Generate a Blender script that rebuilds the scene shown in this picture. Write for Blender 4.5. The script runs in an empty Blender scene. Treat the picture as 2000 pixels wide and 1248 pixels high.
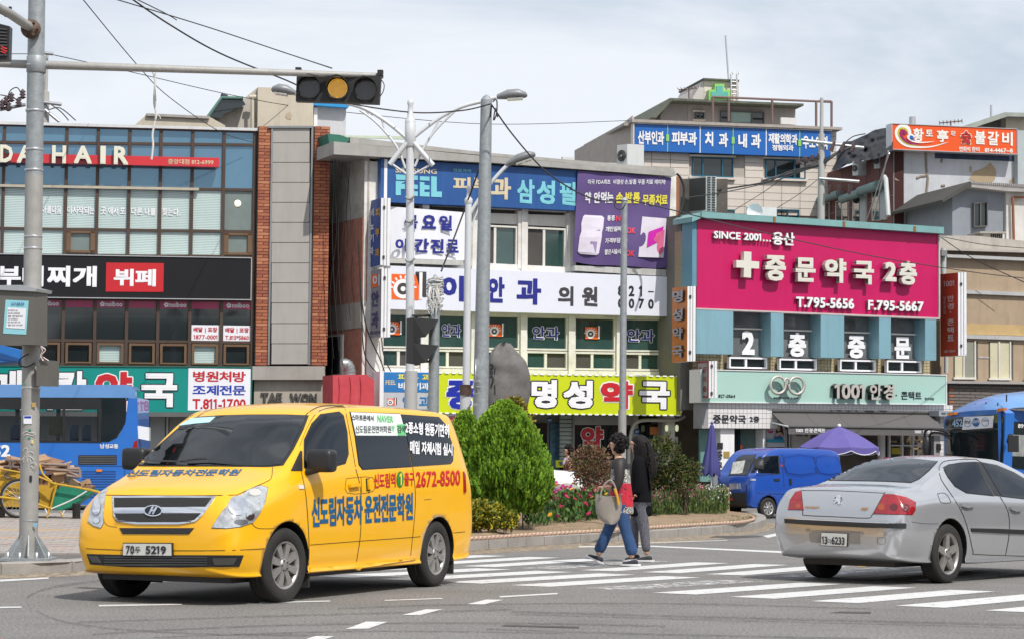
import bpy,bmesh,math,random
from mathutils import Vector,Matrix
from mathutils.bvhtree import BVHTree
from mathutils.geometry import tessellate_polygon
SC=bpy.context.scene;COL=SC.collection
random.seed(7)
R=math.radians
F,PITCH,ROLL,H=4550.0,0.0589,0.0092,1.38
_c,_s=math.cos(PITCH),math.sin(PITCH)
FW=Vector((0,_c,_s));RT0=Vector((1,0,0));UP0=Vector((0,-_s,_c))
_cr,_sr=math.cos(ROLL),math.sin(ROLL)
RT=RT0*_cr+UP0*_sr;UP=UP0*_cr-RT0*_sr
CAM=Vector((0,0,H))
cd=bpy.data.cameras.new('camera');cam=bpy.data.objects.new('camera',cd);COL.objects.link(cam)
cd.sensor_width=36;cd.lens=F/2000*36;cd.clip_start=.1;cd.clip_end=3000
cam.matrix_world=Matrix(((RT.x,UP.x,-FW.x,0),(RT.y,UP.y,-FW.y,0),(RT.z,UP.z,-FW.z,H),(0,0,0,1)))
SC.camera=cam
SUN_EL,SUN_AZ=R(52),R(34)
sd=Vector((math.sin(SUN_AZ)*math.cos(SUN_EL),-math.cos(SUN_AZ)*math.cos(SUN_EL),math.sin(SUN_EL)))
sl=bpy.data.lights.new('sun','SUN');sl.energy=4.1;sl.angle=R(.6);sl.color=(1,.955,.89)
so=bpy.data.objects.new('sun',sl);COL.objects.link(so);so.location=(0,0,60)
so.rotation_euler=sd.to_track_quat('Z','Y').to_euler()
wd=bpy.data.worlds.new('World');SC.world=wd;wd.use_nodes=True
nt=wd.node_tree;N=nt.nodes;LK=nt.links
bg=N['Background'];sky=N.new('ShaderNodeTexSky');sky.sky_type='NISHITA';sky.sun_disc=False
sky.sun_elevation=SUN_EL;sky.sun_rotation=math.atan2(sd.x,sd.y);sky.dust_density=1.6;sky.air_density=1.0;sky.ozone_density=1.0
tc=N.new('ShaderNodeTexCoord');mp=N.new('ShaderNodeMapping');mp.inputs['Scale'].default_value=(1,1,3.2)
mp.inputs['Rotation'].default_value=(0.05,0.10,0)
n1=N.new('ShaderNodeTexNoise');n1 .inputs['Scale'].default_value=3.1;n1 .inputs['Detail'].default_value=7;n1 .inputs['Roughness'].default_value=.56;n1 .inputs['Distortion'].default_value=.5
cr=N.new('ShaderNodeValToRGB');cr.color_ramp.elements[0].position=.34;cr.color_ramp.elements[1].position=.60
cr.color_ramp.elements[0].color=(.36,)*3+(1,);cr.color_ramp.elements[1].color=(.97,)*3+(1,)
mx=N.new('ShaderNodeMix');mx.data_type='RGBA'
LK.new(tc.outputs['Generated'],mp.inputs[0]);LK.new(mp.outputs[0],n1 .inputs[0]);LK.new(n1 .outputs[0],cr.inputs[0])
LK.new(cr.outputs[0],mx.inputs[0]);LK.new(sky.outputs[0],mx.inputs[6]);mx.inputs[7].default_value=(7.8,8.15,8.7,1)
LK.new(mx.outputs[2],bg.inputs[0]);bg.inputs[1].default_value=.115
SC.view_settings.view_transform='Standard';SC.view_settings.look='None';SC.view_settings.exposure=.0;SC.view_settings.gamma=1
SC.view_settings.use_curve_mapping=False
SC.cycles.max_bounces=6;SC.cycles.diffuse_bounces=3;SC.cycles.glossy_bounces=3;SC.cycles.transparent_max_bounces=12
def ray(px,py):
 return(FW*F+RT*(px-1000)-UP*(py-624)).normalized()
def proj(P):
 d=P-CAM;w=d.dot(FW)
 return 1000+F*d.dot(RT)/w,624-F*d.dot(UP)/w
def ground(px,py,z=0.0):
 r=ray(px,py);return CAM+r*((z-H)/r.z)
def at(px,py,Y):
 r=ray(px,py);return CAM+r*(Y/r.y)
def zat(x,y,py):
 a,b=0.0,10.0
 for _ in range(6):
  fa=proj(Vector((x,y,a)))[1]-py;fb=proj(Vector((x,y,b)))[1]-py
  if abs(fb-fa)<1e-9:break
  c=b-fb*(b-a)/(fb-fa);a,b=b,c
 return b
def px_m(Y):return F/Y
class Pl:
 "a vertical wall plane through pixel column px at depth Y, running to the right and away by phi degrees"
 def __init__(s,px,Y,phi):
  s.p=at(px,850,Y);s.p.z=0;a=R(phi)
  s.d=Vector((math.cos(a),math.sin(a),0));s.n=Vector((math.sin(a),-math.cos(a),0))
 def __call__(s,px,py,off=0.0):
  r=ray(px,py);k=(s.p+s.n*off-CAM).dot(s.n)/r.dot(s.n)
  return CAM+r*k
 def quad(s,xl,ytl,ybl,xr,ytr,ybr,off=0.0):
  "true verticals: corner columns taken at mid height; returns BL BR TR TL"
  a=s(xl,(ytl+ybl)/2,off);b=s(xr,(ytr+ybr)/2,off)
  def v(p,y):return Vector((p.x,p.y,zat(p.x,p.y,y)))
  return[v(a,ybl),v(b,ybr),v(b,ytr),v(a,ytl)]
MC={}
def M(name,col,rough=.6,metal=0.0,var=.12,scale=2.0,bump=0.0,bscale=40.0,coat=0.0,emit=0.0,trans=0.0,alpha=1.0,dirt=0.0,spec=.5,streak=0.0,dcol=(.12,.09,.06)):
 if name in MC:return MC[name]
 m=bpy.data.materials.new(name);m.use_nodes=True;t=m.node_tree;b=t.nodes['Principled BSDF']
 b.inputs['Base Color'].default_value=(*col,1);b.inputs['Roughness'].default_value=rough;b.inputs['Metallic'].default_value=metal
 b.inputs['Coat Weight'].default_value=coat;b.inputs['Coat Roughness'].default_value=.03;b.inputs['Transmission Weight'].default_value=trans
 b.inputs['Alpha'].default_value=alpha;b.inputs['Specular IOR Level'].default_value=spec
 if emit:b.inputs['Emission Color'].default_value=(*col,1);b.inputs['Emission Strength'].default_value=emit
 if var or bump or dirt or streak:
  tc=t.nodes.new('ShaderNodeTexCoord');out=None
  if var:
   n=t.nodes.new('ShaderNodeTexNoise');n.inputs['Scale'].default_value=scale;n.inputs['Detail'].default_value=6;n.inputs['Roughness'].default_value=.65
   t.links.new(tc.outputs['Object'],n.inputs[0]);mr=t.nodes.new('ShaderNodeMapRange')
   mr.inputs[1].default_value=.25;mr.inputs[2].default_value=.75;mr.inputs[3].default_value=1-var;mr.inputs[4].default_value=1+var
   t.links.new(n.outputs[0],mr.inputs[0]);vm=t.nodes.new('ShaderNodeVectorMath');vm.operation='SCALE'
   vm.inputs[0].default_value=col;t.links.new(mr.outputs[0],vm.inputs['Scale']);out=vm.outputs[0]
  if dirt or streak:
   n=t.nodes.new('ShaderNodeTexNoise');n.inputs['Scale'].default_value=1.3;n.inputs['Detail'].default_value=8;n.inputs['Roughness'].default_value=.72
   mpn=t.nodes.new('ShaderNodeMapping');mpn.inputs['Scale'].default_value=(3.5,3.5,.35)if streak else(1,1,1)
   t.links.new(tc.outputs['Object'],mpn.inputs[0]);t.links.new(mpn.outputs[0],n.inputs[0])
   mr=t.nodes.new('ShaderNodeMapRange');mr.inputs[1].default_value=.48;mr.inputs[2].default_value=.78;mr.inputs[3].default_value=0;mr.inputs[4].default_value=dirt or streak
   t.links.new(n.outputs[0],mr.inputs[0]);mx=t.nodes.new('ShaderNodeMix');mx.data_type='RGBA'
   t.links.new(mr.outputs[0],mx.inputs[0]);mx.inputs[7].default_value=(*dcol,1)
   if out:t.links.new(out,mx.inputs[6])
   else:mx.inputs[6].default_value=(*col,1)
   out=mx.outputs[2]
  if out:t.links.new(out,b.inputs['Base Color'])
  if bump:
   n=t.nodes.new('ShaderNodeTexNoise');n.inputs['Scale'].default_value=bscale;n.inputs['Detail'].default_value=4
   t.links.new(tc.outputs['Object'],n.inputs[0]);bp=t.nodes.new('ShaderNodeBump');bp.inputs['Strength'].default_value=bump;bp.inputs['Distance'].default_value=.02
   t.links.new(n.outputs[0],bp.inputs['Height']);t.links.new(bp.outputs[0],b.inputs['Normal'])
 MC[name]=m;return m
def srgb(h):
 h=h.lstrip('#');return tuple(((int(h[i:i+2],16)/255)**2.2)for i in(0,2,4))
WHITE=M('white paint',(.74,.74,.76),.45,var=.05,streak=.16)
PANEL=M('white sign panel',(.76,.77,.82),.3,var=.04,scale=.7,coat=.2,streak=.10)
BLACK=M('black plastic',(.018,.018,.02),.45,var=.2)
RUBBER=M('rubber',(.022,.021,.02),.85,var=.3,scale=6,bump=.3)
DARKIN=M('dark interior',(.03,.03,.032),.9,var=.4)
ALU=M('aluminium',(.55,.56,.57),.4,.8,var=.1)
GALV=M('galvanised steel',(.30,.325,.34),.55,.35,var=.22,scale=14,bump=.15)
CABLE=M('black cable',(.02,.02,.022),.6,var=0)
CHROME=M('chrome',(.82,.83,.85),.08,1,var=0)
def tag(o,label=None,cat=None,group=None,kind=None):
 if label:o['label']=label
 if cat:o['category']=cat
 if group:o['group']=group
 if kind:o['kind']=kind
 return o
def thing(name,label,cat,loc=(0,0,0),rz=0.0,group=None):
 o=bpy.data.objects.new(name,None);COL.objects.link(o);o.location=loc;o.rotation_euler=(0,0,rz);o.empty_display_size=.1
 o.matrix_world=Matrix.Translation(Vector(loc))@Matrix.Rotation(rz,4,'Z')
 return tag(o,label,cat,group)
def world_of(o):
 m=Matrix.Identity(4);p=o
 while p is not None:
  m=p.matrix_basis@m;p=p.parent
 return m
class MB:
 def __init__(s):s.v=[];s.f=[];s.m=[];s.sm=[];s.mat=0
 def add(s,vs,fs,mi=None,smooth=False):
  b=len(s.v);s.v+=[Vector(v)for v in vs]
  for f in fs:s.f.append(tuple(i+b for i in f));s.m.append(s.mat if mi is None else mi);s.sm.append(smooth)
  return s
 def poly(s,pts,smooth=False):return s.add(pts,[tuple(range(len(pts)))],smooth=smooth)
 def prism(s,pts,vec,back=True):
  "pts: planar outline (front), vec: extrusion away from the front"
  n=len(pts);vec=Vector(vec);pts=[Vector(p)for p in pts];v=pts+[p+vec for p in pts]
  if n>4:tri=[tuple(t)for t in tessellate_polygon([pts])]
  else:tri=[tuple(range(n))]
  fs=list(tri)
  if back:fs+=[tuple(i+n for i in reversed(t))for t in tri]
  fs+=[(i,i+n,(i+1)%n+n,(i+1)%n)for i in range(n)]
  return s.add(v,fs)
 def box(s,a,b):
  x0,y0,z0=a;x1,y1,z1=b
  v=[(x0,y0,z0),(x1,y0,z0),(x1,y1,z0),(x0,y1,z0),(x0,y0,z1),(x1,y0,z1),(x1,y1,z1),(x0,y1,z1)]
  return s.add(v,[(0,3,2,1),(4,5,6,7),(0,1,5,4),(1,2,6,5),(2,3,7,6),(3,0,4,7)])
 def obox(s,c,sx,sy,sz,m=None):
  m=m or Matrix.Identity(3);c=Vector(c)
  v=[c+m@Vector((i*sx/2,j*sy/2,k*sz/2))for k in(-1,1)for i,j in((-1,-1),(1,-1),(1,1),(-1,1))]
  return s.add(v,[(0,3,2,1),(4,5,6,7),(0,1,5,4),(1,2,6,5),(2,3,7,6),(3,0,4,7)])
 def tube(s,path,r,n=10,caps=True,smooth=True):
  path=[Vector(p)for p in path];k=len(path)
  rs=r if isinstance(r,(list,tuple))else[r]*k
  rings=[];up=None
  for i,p in enumerate(path):
   t=(path[min(i+1,k-1)]-path[max(i-1,0)]).normalized()
   if up is None:up=Vector((0,0,1))if abs(t.z)<.9 else Vector((1,0,0))
   a=t.cross(up).normalized();b=a.cross(t).normalized();up=b
   rings.append([p+(a*math.cos(2*math.pi*j/n)+b*math.sin(2*math.pi*j/n))*rs[i]for j in range(n)])
  v=[q for ring in rings for q in ring];f=[]
  for i in range(k-1):
   for j in range(n):f.append((i*n+j,i*n+(j+1)%n,(i+1)*n+(j+1)%n,(i+1)*n+j))
  s.add(v,f,smooth=smooth)
  if caps:s.add(rings[0],[tuple(reversed(range(n)))]);s.add(rings[-1],[tuple(range(n))])
  return s
 def lathe(s,prof,c=(0,0,0),axis='z',n=24,smooth=True,a0=0,a1=2*math.pi):
  "prof: list of (r, h)"
  c=Vector(c);full=abs(a1-a0-2*math.pi)<1e-6;m=n if full else n+1;v=[]
  for r,h in prof:
   for j in range(m):
    a=a0+(a1-a0)*j/n
    if axis=='z':q=Vector((r*math.cos(a),r*math.sin(a),h))
    elif axis=='y':q=Vector((r*math.cos(a),h,r*math.sin(a)))
    else:q=Vector((h,r*math.cos(a),r*math.sin(a)))
    v.append(c+q)
  f=[]
  for i in range(len(prof)-1):
   for j in range(n):
    k=(j+1)%m;f.append((i*m+j,i*m+k,(i+1)*m+k,(i+1)*m+j))
  return s.add(v,f,smooth=smooth)
 def ball(s,c,rx,ry=None,rz=None,n=12):
  ry=ry or rx;rz=rz or rx;c=Vector(c);v=[];k=n//2
  for i in range(k+1):
   t=math.pi*i/k
   for j in range(n):
    a=2*math.pi*j/n;v.append(c+Vector((rx*math.sin(t)*math.cos(a),ry*math.sin(t)*math.sin(a),rz*math.cos(t))))
  return s.add(v,[(i*n+j,(i+1)*n+j,(i+1)*n+(j+1)%n,i*n+(j+1)%n)for i in range(k)for j in range(n)],smooth=True)
 def slab(s,pl,q,o0,o1):
  "q = (xl,ytl,ybl,xr,ytr,ybr); occupies offsets o0 (back) .. o1 (front)"
  p=pl.quad(*q,o1);return s.prism(p,-pl.n*(o1-o0))
 def slabp(s,pl,pts,o0,o1):
  return s.prism([pl(x,y,o1)for x,y in pts],-pl.n*(o1-o0))
 def text(s,pl,txt,q,off,depth=.004,bold=1.0,off_px=None):
  V,T=text_data(txt,bold);p=pl.quad(*q,off)
  vs=[]
  for x,y,z in V:
   a=p[0].lerp(p[1],x);b=p[3].lerp(p[2],x);c=a.lerp(b,y)+pl.n*z*.0012
   vs.append(c)
  s.add(vs,T)
  if depth>.006:
   n=len(vs);base=[v-pl.n*depth for v in vs]
   ed={}
   for t in T:
    for i in range(3):
     e=(t[i],t[(i+1)%3]);ed[e]=ed.get(e,0)+1
   fs=[]
   for a,b in ed:
    if(b,a)not in ed:fs.append((a,a+n,b+n,b))
   s.add(vs+base,fs,1 if s.two else None)
  return s
 two=False
 def build(s,name,mats,parent=None,label=None,kind=None,cat=None,group=None,local=False):
  me=bpy.data.meshes.new(name);vs=s.v
  if parent is not None and not local:
   inv=world_of(parent).inverted();vs=[inv@v for v in vs]
  org=Vector((0,0,0))
  if parent is None and not local and vs:
   org=Vector((sum(v.x for v in vs)/len(vs),sum(v.y for v in vs)/len(vs),min(v.z for v in vs)));vs=[v-org for v in vs]
  me.from_pydata([tuple(v)for v in vs],[],s.f)
  if not isinstance(mats,(list,tuple)):mats=[mats]
  for m in mats:me.materials.append(m)
  if len(mats)>1:me.polygons.foreach_set('material_index',s.m)
  me.polygons.foreach_set('use_smooth',s.sm);me.update()
  o=bpy.data.objects.new(name,me);COL.objects.link(o);o.location=org
  if parent is not None:o.parent=parent
  return tag(o,label,cat,group,kind)
TD={};GL={'1':([(.13,0),(.23,0),(.23,.70),(.15,.70),(.0,.60),(.0,.51),(.13,.58)],[(0,1,2),(0,2,6),(6,2,3),(6,3,4),(6,4,5)],.36)}
def load_glyphs(chars):
 "one text evaluation for several characters: each on a line of its own"
 c=bpy.data.curves.new('t','FONT');c.resolution_u=2;c.size=1;c.space_line=6;c.offset=.010;c.body='\n'.join(chars)
 o=bpy.data.objects.new('t',c);me=bpy.data.meshes.new_from_object(o);me.calc_loop_triangles()
 V=[(v.co.x,v.co.y)for v in me.vertices];L={};tr={}
 for i,(x,y)in enumerate(V):L.setdefault(int(round((-y+.35)/6.0)),[]).append(i)
 owner={i:k for k,ids in L.items()for i in ids}
 for t in me.loop_triangles:tr.setdefault(owner[t.vertices[0]],[]).append(tuple(t.vertices))
 bpy.data.objects.remove(o);bpy.data.curves.remove(c);bpy.data.meshes.remove(me)
 for k,ch in enumerate(chars):
  ids=L.get(k,[]);lut={v:j for j,v in enumerate(ids)}
  vs=[(V[i][0],V[i][1]+6*k)for i in ids];ts=[]
  adv=(min(v[0]for v in vs)+max(v[0]for v in vs))if vs else.4
  for t in tr.get(k,[]):
   a,b,d=(lut[q]for q in t);A,B,D=vs[a],vs[b],vs[d];ar=(B[0]-A[0])*(D[1]-A[1])-(D[0]-A[0])*(B[1]-A[1])
   if abs(ar)>1e-9:ts.append((a,b,d)if ar>0 else(a,d,b))
  GL[ch]=(vs,ts,max(adv,.2))
def text_data(txt,bold=1.0):
 key=(txt,bold)
 if key in TD:return TD[key]
 miss=''.join(c for c in sorted(set(txt))if c!=' ' and c not in GL)
 if miss:load_glyphs(miss)
 V=[];T=[];x0=0
 for ch in txt:
  if ch==' ':x0+=.32;continue
  vs,ts,adv=GL[ch];b0=len(V);V+=[(x+x0,y)for x,y in vs];T+=[tuple(i+b0 for i in t)for t in ts];x0+=adv
 d=.022*bold;sh=[(0,0)]if bold<=.4 else[(-d,-d),(d,-d),(d,d),(-d,d)]
 VV=[];TT=[]
 for k,(dx,dy)in enumerate(sh):
  b0=len(VV);VV+=[(x+dx,y+dy,k)for x,y in V];TT+=[tuple(i+b0 for i in t)for t in T]
 if not VV:return[(0,0,0)],[]
 x0=min(v[0]for v in VV);x1=max(v[0]for v in VV);y0=min(v[1]for v in VV);y1=max(v[1]for v in VV)
 w=max(x1-x0,1e-6);h=max(y1-y0,1e-6)
 TD[key]=([((x-x0)/w,(y-y0)/h,z)for x,y,z in VV],TT);return TD[key]
def lerp(a,b,t):return a+(b-a)*t
class Row:
 "an image line y(x) through (xa,ya),(xb,yb)"
 def __init__(s,xa,ya,xb,yb):s.k=(yb-ya)/(xb-xa);s.c=ya-s.k*xa
 def __call__(s,x):return s.k*x+s.c
def rq(x0,x1,top,bot):return(x0,top(x0),bot(x0),x1,top(x1),bot(x1))
def cat(pts,n=6):
 "catmull-rom through 3D points"
 pts=[Vector(p)for p in pts];out=[]
 for i in range(len(pts)-1):
  p0=pts[max(i-1,0)];p1=pts[i];p2=pts[i+1];p3=pts[min(i+2,len(pts)-1)]
  for k in range(n):
   t=k/n
   out.append(.5*((2*p1)+(p2-p0)*t+(2*p0-5*p1+4*p2-p3)*t*t+(3*p1-p0-3*p2+p3)*t**3))
 out.append(pts[-1]);return out
def copy_tree(o,parent=None):
 c=o.copy();COL.objects.link(c);c.parent=parent
 for ch in list(o.children):copy_tree(ch,c)
 return c
def _S(s,px,py=850):
 return(s(px,py)-s.p).dot(s.d)
def _sq(s,sl,sr,top,bot,off=0.0):
 out=[]
 for ss,row in((sl,bot),(sr,bot),(sr,top),(sl,top)):
  P=s.p+s.d*ss+s.n*off;z=5.0
  if isinstance(row,(int,float)):out.append(Vector((P.x,P.y,row)));continue
  for _ in range(3):z=zat(P.x,P.y,row(proj(Vector((P.x,P.y,z)))[0]))
  out.append(Vector((P.x,P.y,z)))
 return out
Pl.S=_S;Pl.sq=_sq
def _sslab(s,pl,sl,sr,top,bot,o0,o1):return s.prism(pl.sq(sl,sr,top,bot,o1),-pl.n*(o1-o0))
MB.sslab=_sslab
ASPH=M('asphalt',(.19,.182,.172),.85,var=.2,scale=.45,bump=.6,bscale=110,dirt=.5,dcol=(.10,.097,.094))
t=ASPH.node_tree;b_=t.nodes['Principled BSDF']
vor=t.nodes.new('ShaderNodeTexNoise');vor.inputs['Scale'].default_value=38;vor.inputs['Detail'].default_value=3
tcn=t.nodes.new('ShaderNodeTexCoord');t.links.new(tcn.outputs['Object'],vor.inputs[0])
mr=t.nodes.new('ShaderNodeMapRange');mr.inputs[1].default_value=.3;mr.inputs[2].default_value=.7;mr.inputs[3].default_value=.45;mr.inputs[4].default_value=1.6;t.links.new(vor.outputs[0],mr.inputs[0])
src=b_.inputs['Base Color'].links[0].from_socket;vm=t.nodes.new('ShaderNodeVectorMath');vm.operation='SCALE'
t.links.new(src,vm.inputs[0]);t.links.new(mr.outputs[0],vm.inputs['Scale']);t.links.new(vm.outputs[0],b_.inputs['Base Color'])
m=MB();m.add([(-900,-300,0),(900,-300,0),(900,1500,0),(-900,1500,0)],[(0,1,2,3)]);m.build('road',ASPH,kind='structure')
def paint_mat(name,col,wear):
 m=M(name,col,.6,var=.08,scale=6);t=m.node_tree;b=t.nodes['Principled BSDF']
 tcn=t.nodes.new('ShaderNodeTexCoord');n=t.nodes.new('ShaderNodeTexNoise');n.inputs['Scale'].default_value=7;n.inputs['Detail'].default_value=9;n.inputs['Roughness'].default_value=.8
 t.links.new(tcn.outputs['Object'],n.inputs[0]);r=t.nodes.new('ShaderNodeMapRange');r.inputs[1].default_value=wear;r.inputs[2].default_value=wear+.07;r.inputs[3].default_value=.12;r.inputs[4].default_value=1
 t.links.new(n.outputs[0],r.inputs[0]);t.links.new(r.outputs[0],b.inputs['Alpha']);return m
RPAINT=paint_mat('road paint',(.60,.60,.59),.36);WORN=paint_mat('worn road paint',(.55,.55,.54),.48)
YPAINT=paint_mat('yellow road paint',(.62,.36,.03),.42)
def gpoly(pts,z=.004):return[ground(x,y,z)for x,y in pts]
cw=thing('crosswalk','white zebra crossing of two rows of slanted stripes across the road','crosswalk',(2,26,0));cw['kind']='structure'
def stripe(pts,mt=RPAINT,par=cw,nm='stripe'):
 m=MB();m.add(pts,[tuple(range(len(pts)))]);return m.build(nm,mt,par)
for k in range(-9,9):
 a=Vector((0+.735*k,25.25-(.59 if k>=0 else.50)*k,.004));v=Vector((1.80,2.25,0));u=Vector((.43,-.24,0))
 if k==1:stripe([a+Vector((0,.1,0)),a+u*1.1+Vector((0,.1,0)),a+v*.93+u*1.1,a+v*.93],WORN);continue
 stripe([a,a+u,a+v+u,a+v])
for k in range(-9,7):
 a=Vector((.12+.74*k,29.1-(.36 if k>=0 else.42)*k,.004));v=Vector((1.62,2.5,0));u=Vector((.44,-.16,0))
 stripe([a,a+u,a+v+u,a+v],RPAINT if k%4 else WORN)
ml=thing('lane_markings','thin white stop lines and short lane dashes painted on the asphalt','road markings',(0,24,0));ml['kind']='structure'
for pts in([(675,1227.5),(720,1226.5),(757,1213.5),(715,1213)],[(785,1200),(820,1200.5),(865,1189),(832,1189)],[(912,1179),(945,1179.5),(983,1170.5),(950,1170)],[(597,1247),(632,1248),(653,1241.5),(617,1241)],[(193,1180.5),(193,1183.5),(355,1180.5),(355,1178)],[(507,1175),(507,1177.5),(645,1174),(645,1171.8)],[(750,1171),(752,1172.5),(865,1168.6),(863,1167)],[(0,1131),(0,1135),(95,1129.5),(95,1127)],[(-60,1185),(-60,1188),(42,1186),(42,1183.6)],[(1262,1064.5),(1266,1067),(1555,1080.5),(1560,1077)],[(1130,1066),(1131,1068),(1262,1067),(1262,1065)],[(1490,1046),(1500,1049.5),(1540,1041),(1530,1038)],[(1225,1060),(1225,1061.2),(1420,1055),(1420,1054)],[(975,1163.5),(977,1166),(1090,1159.5),(1088,1157)]):
 stripe(gpoly(pts),RPAINT,ml,'line')
stripe(gpoly([(1675,1103),(1678,1106),(1760,1103),(1756,1100)]),YPAINT,ml,'line')
SKID=M('tyre rubber smear',(.06,.058,.056),.9,var=.2);t=SKID.node_tree
tcn=t.nodes.new('ShaderNodeTexCoord');nn=t.nodes.new('ShaderNodeTexNoise');nn.inputs['Scale'].default_value=9;nn.inputs['Detail'].default_value=8;nn.inputs['Roughness'].default_value=.8
t.links.new(tcn.outputs['Object'],nn.inputs[0]);r_=t.nodes.new('ShaderNodeMapRange');r_.inputs[1].default_value=.4;r_.inputs[2].default_value=.75;r_.inputs[3].default_value=.0;r_.inputs[4].default_value=.62
t.links.new(nn.outputs[0],r_.inputs[0]);t.links.new(r_.outputs[0],t.nodes['Principled BSDF'].inputs['Alpha'])
tm=thing('tyre_marks','faint dark curved tyre marks smeared on the asphalt','tyre marks',(0,22,0));tm['kind']='structure'
for pts,w in(([(60,1190),(55,1165),(110,1145),(230,1130),(330,1122)],5),([(70,1192),(120,1212),(230,1228),(420,1238),(640,1240)],4),([(1000,1194),(1250,1201),(1500,1208),(1750,1214),(2000,1220)],5),([(1000,1199),(1250,1206),(1500,1213),(1750,1219),(2000,1226)],2.5),([(950,1228),(1200,1236),(1500,1243),(1700,1247)],4),([(150,1215),(420,1206),(700,1198),(1000,1190)],4),([(180,1238),(500,1222),(900,1216),(1300,1222)],4),([(300,1244),(700,1232),(1100,1236)],3),([(660,1188),(900,1180),(1300,1178),(1700,1188)],3)):
 P=cat([Vector((x,y,0))for x,y in pts],8);up=[ground(p.x,p.y-w/2,.002)for p in P];dn=[ground(p.x,p.y+w/2,.002)for p in P];n=len(P)
 MB().add(up+dn,[(i,i+n,i+n+1,i+1)for i in range(n-1)]).build('mark',SKID,tm)
DUST=paint_mat('sandy dust',(.34,.27,.19),.44);du=thing('kerb_dust','pale sandy dust gathered along the island kerb and the pavement edge','dust',(3,36,0));du['kind']='structure'
for pts in([(880,1085),(1096,1072),(1270,1063),(1420,1051),(1500,1036),(1520,1024),(1497,1019),(1484,1031),(1450,1038),(1400,1042),(1270,1052),(1096,1061.5),(905,1073.5),(870,1076)],[(-10,1130),(100,1127),(190,1122),(180,1113),(100,1118),(0,1122),(-10,1122)]):P=gpoly(pts,.0025);MB().add(P,[tuple(q)for q in tessellate_polygon([P])]).build('dust_film',DUST,du)
PTCH=M('dark asphalt patch',(.075,.072,.07),.9,var=.25,scale=5,bump=.6,bscale=90);mh=thing('road_repair','dark asphalt repair strips and a round iron manhole cover in the road','road repair',(6,40,0));mh['kind']='structure'
for pts in([(1382,1049),(1430,1051),(1492,1047.5),(1478,1045),(1400,1045.5)],[(1620,1196),(1700,1197.5),(1702,1194),(1640,1193)],[(980,1222),(1130,1226),(1132,1223),(985,1219)]):stripe(gpoly(pts,.003),PTCH,mh,'patch')
CRKM=M('crack sealant',(.105,.10,.098),.8,var=.2)
rc_=random.Random(3)
for x0,y0,x1,y1 in((-300,1150,-200,1160),):
 P=[Vector((lerp(x0,x1,k/14)+rc_.uniform(-5,5),lerp(y0,y1,k/14)+rc_.uniform(-2.2,2.2),0))for k in range(15)];up=[ground(p.x,p.y-.45,.003)for p in P];dn=[ground(p.x,p.y+.45,.003)for p in P];MB().add(up+dn,[(i,i+15,i+16,i+1)for i in range(14)]).build('sealed_crack',CRKM,mh)
STONE=M('kerb granite',(.30,.285,.265),.8,var=.2,scale=3,bump=.3,dirt=.45,dcol=(.13,.115,.10))
SOIL=M('dry soil',(.27,.19,.12),.95,var=.35,scale=4,bump=.8,bscale=25)
def resample(P,step):
 out=[P[0]];acc=0
 for a,b in zip(P,P[1:]):
  L=(b-a).length;d=step-acc
  while d<=L:out.append(a.lerp(b,d/L));d+=step
  acc=(L-(d-step))if d>L else 0
 return out
def kerb(P,parent,h=.15,w=.2,step=.6,inward=1):
 P=resample(P,step)
 for i in range(len(P)-1):
  a,b=P[i],P[i+1];d=(b-a).normalized();n=Vector((-d.y,d.x,0))*inward
  g=d*.006;z=Vector((0,0,h+random.uniform(-.006,.006)));a2,b2=a+g,b-g;o=n*random.uniform(-.006,.006);bv=.015
  ring=[(0,0),(0,z.z-bv),(bv,z.z),(w,z.z),(w,0)]
  v=[p+o+n*x+Vector((0,0,y))for p in(a2,b2)for x,y in ring]
  f=[(j,j+5,(j+1)%5+5,(j+1)%5)for j in range(5)]+[(0,1,2,3,4),(9,8,7,6,5)]
  MB().add(v,f).build('kerbstone',STONE,parent)
isl_px=[(700,1062),(800,1079),(907,1073.5),(1096,1061.5),(1270,1052),(1400,1042),(1450,1037.5),(1484,1031),(1497,1023),(1480,1013.5),(1420,1007),(1300,1003),(1100,1000),(900,1000),(760,1010),(690,1035),(700,1062)]
ISL=cat([ground(x,y)for x,y in isl_px],5)[:-1]
isl=thing('traffic_island','raised planted traffic island edged with grey kerbstones behind the crossing','traffic island',(3,42,0));isl['kind']='structure'
kerb(ISL+[ISL[0]],isl,step=.62)
ctr=sum(ISL,Vector((0,0,0)))/len(ISL)
m=MB();inn=[p+(ctr-p).normalized()*.17+Vector((0,0,.125))for p in ISL];rings=[inn]
for k in(.85,.6,.3):rings.append([ctr+(p-ctr)*k+Vector((0,0,.14+.22*(1-k)+random.uniform(-.02,.02)))-Vector((0,0,.125*k))for p in inn])
n=len(inn);vs=[q for rr in rings for q in rr]+[ctr+Vector((0,0,.36))]
m.add(vs,[(i+k*n,(i+1)%n+k*n,(i+1)%n+(k+1)*n,i+(k+1)*n)for k in range(3)for i in range(n)]+[(3*n+i,3*n+(i+1)%n,4*n)for i in range(n)],smooth=True)
m.build('soil',SOIL,isl)
ROPEW=M('pale rope strand',(.50,.40,.31),.9,var=.2,scale=30);ROPER=M('red rope strand',(.38,.22,.16),.9,var=.25,scale=30)
rp=cat([ground(x,y,.19)for x,y in[(790,1058),(910,1052),(1040,1043.5),(1180,1035.5),(1300,1027.5),(1400,1021.5),(1450,1018.5),(1472,1013),(1465,1008)]],70)
rope=thing('barrier_rope','twisted red and cream rope lying along the inner edge of the island kerb','rope',(3,38,.17))
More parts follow.
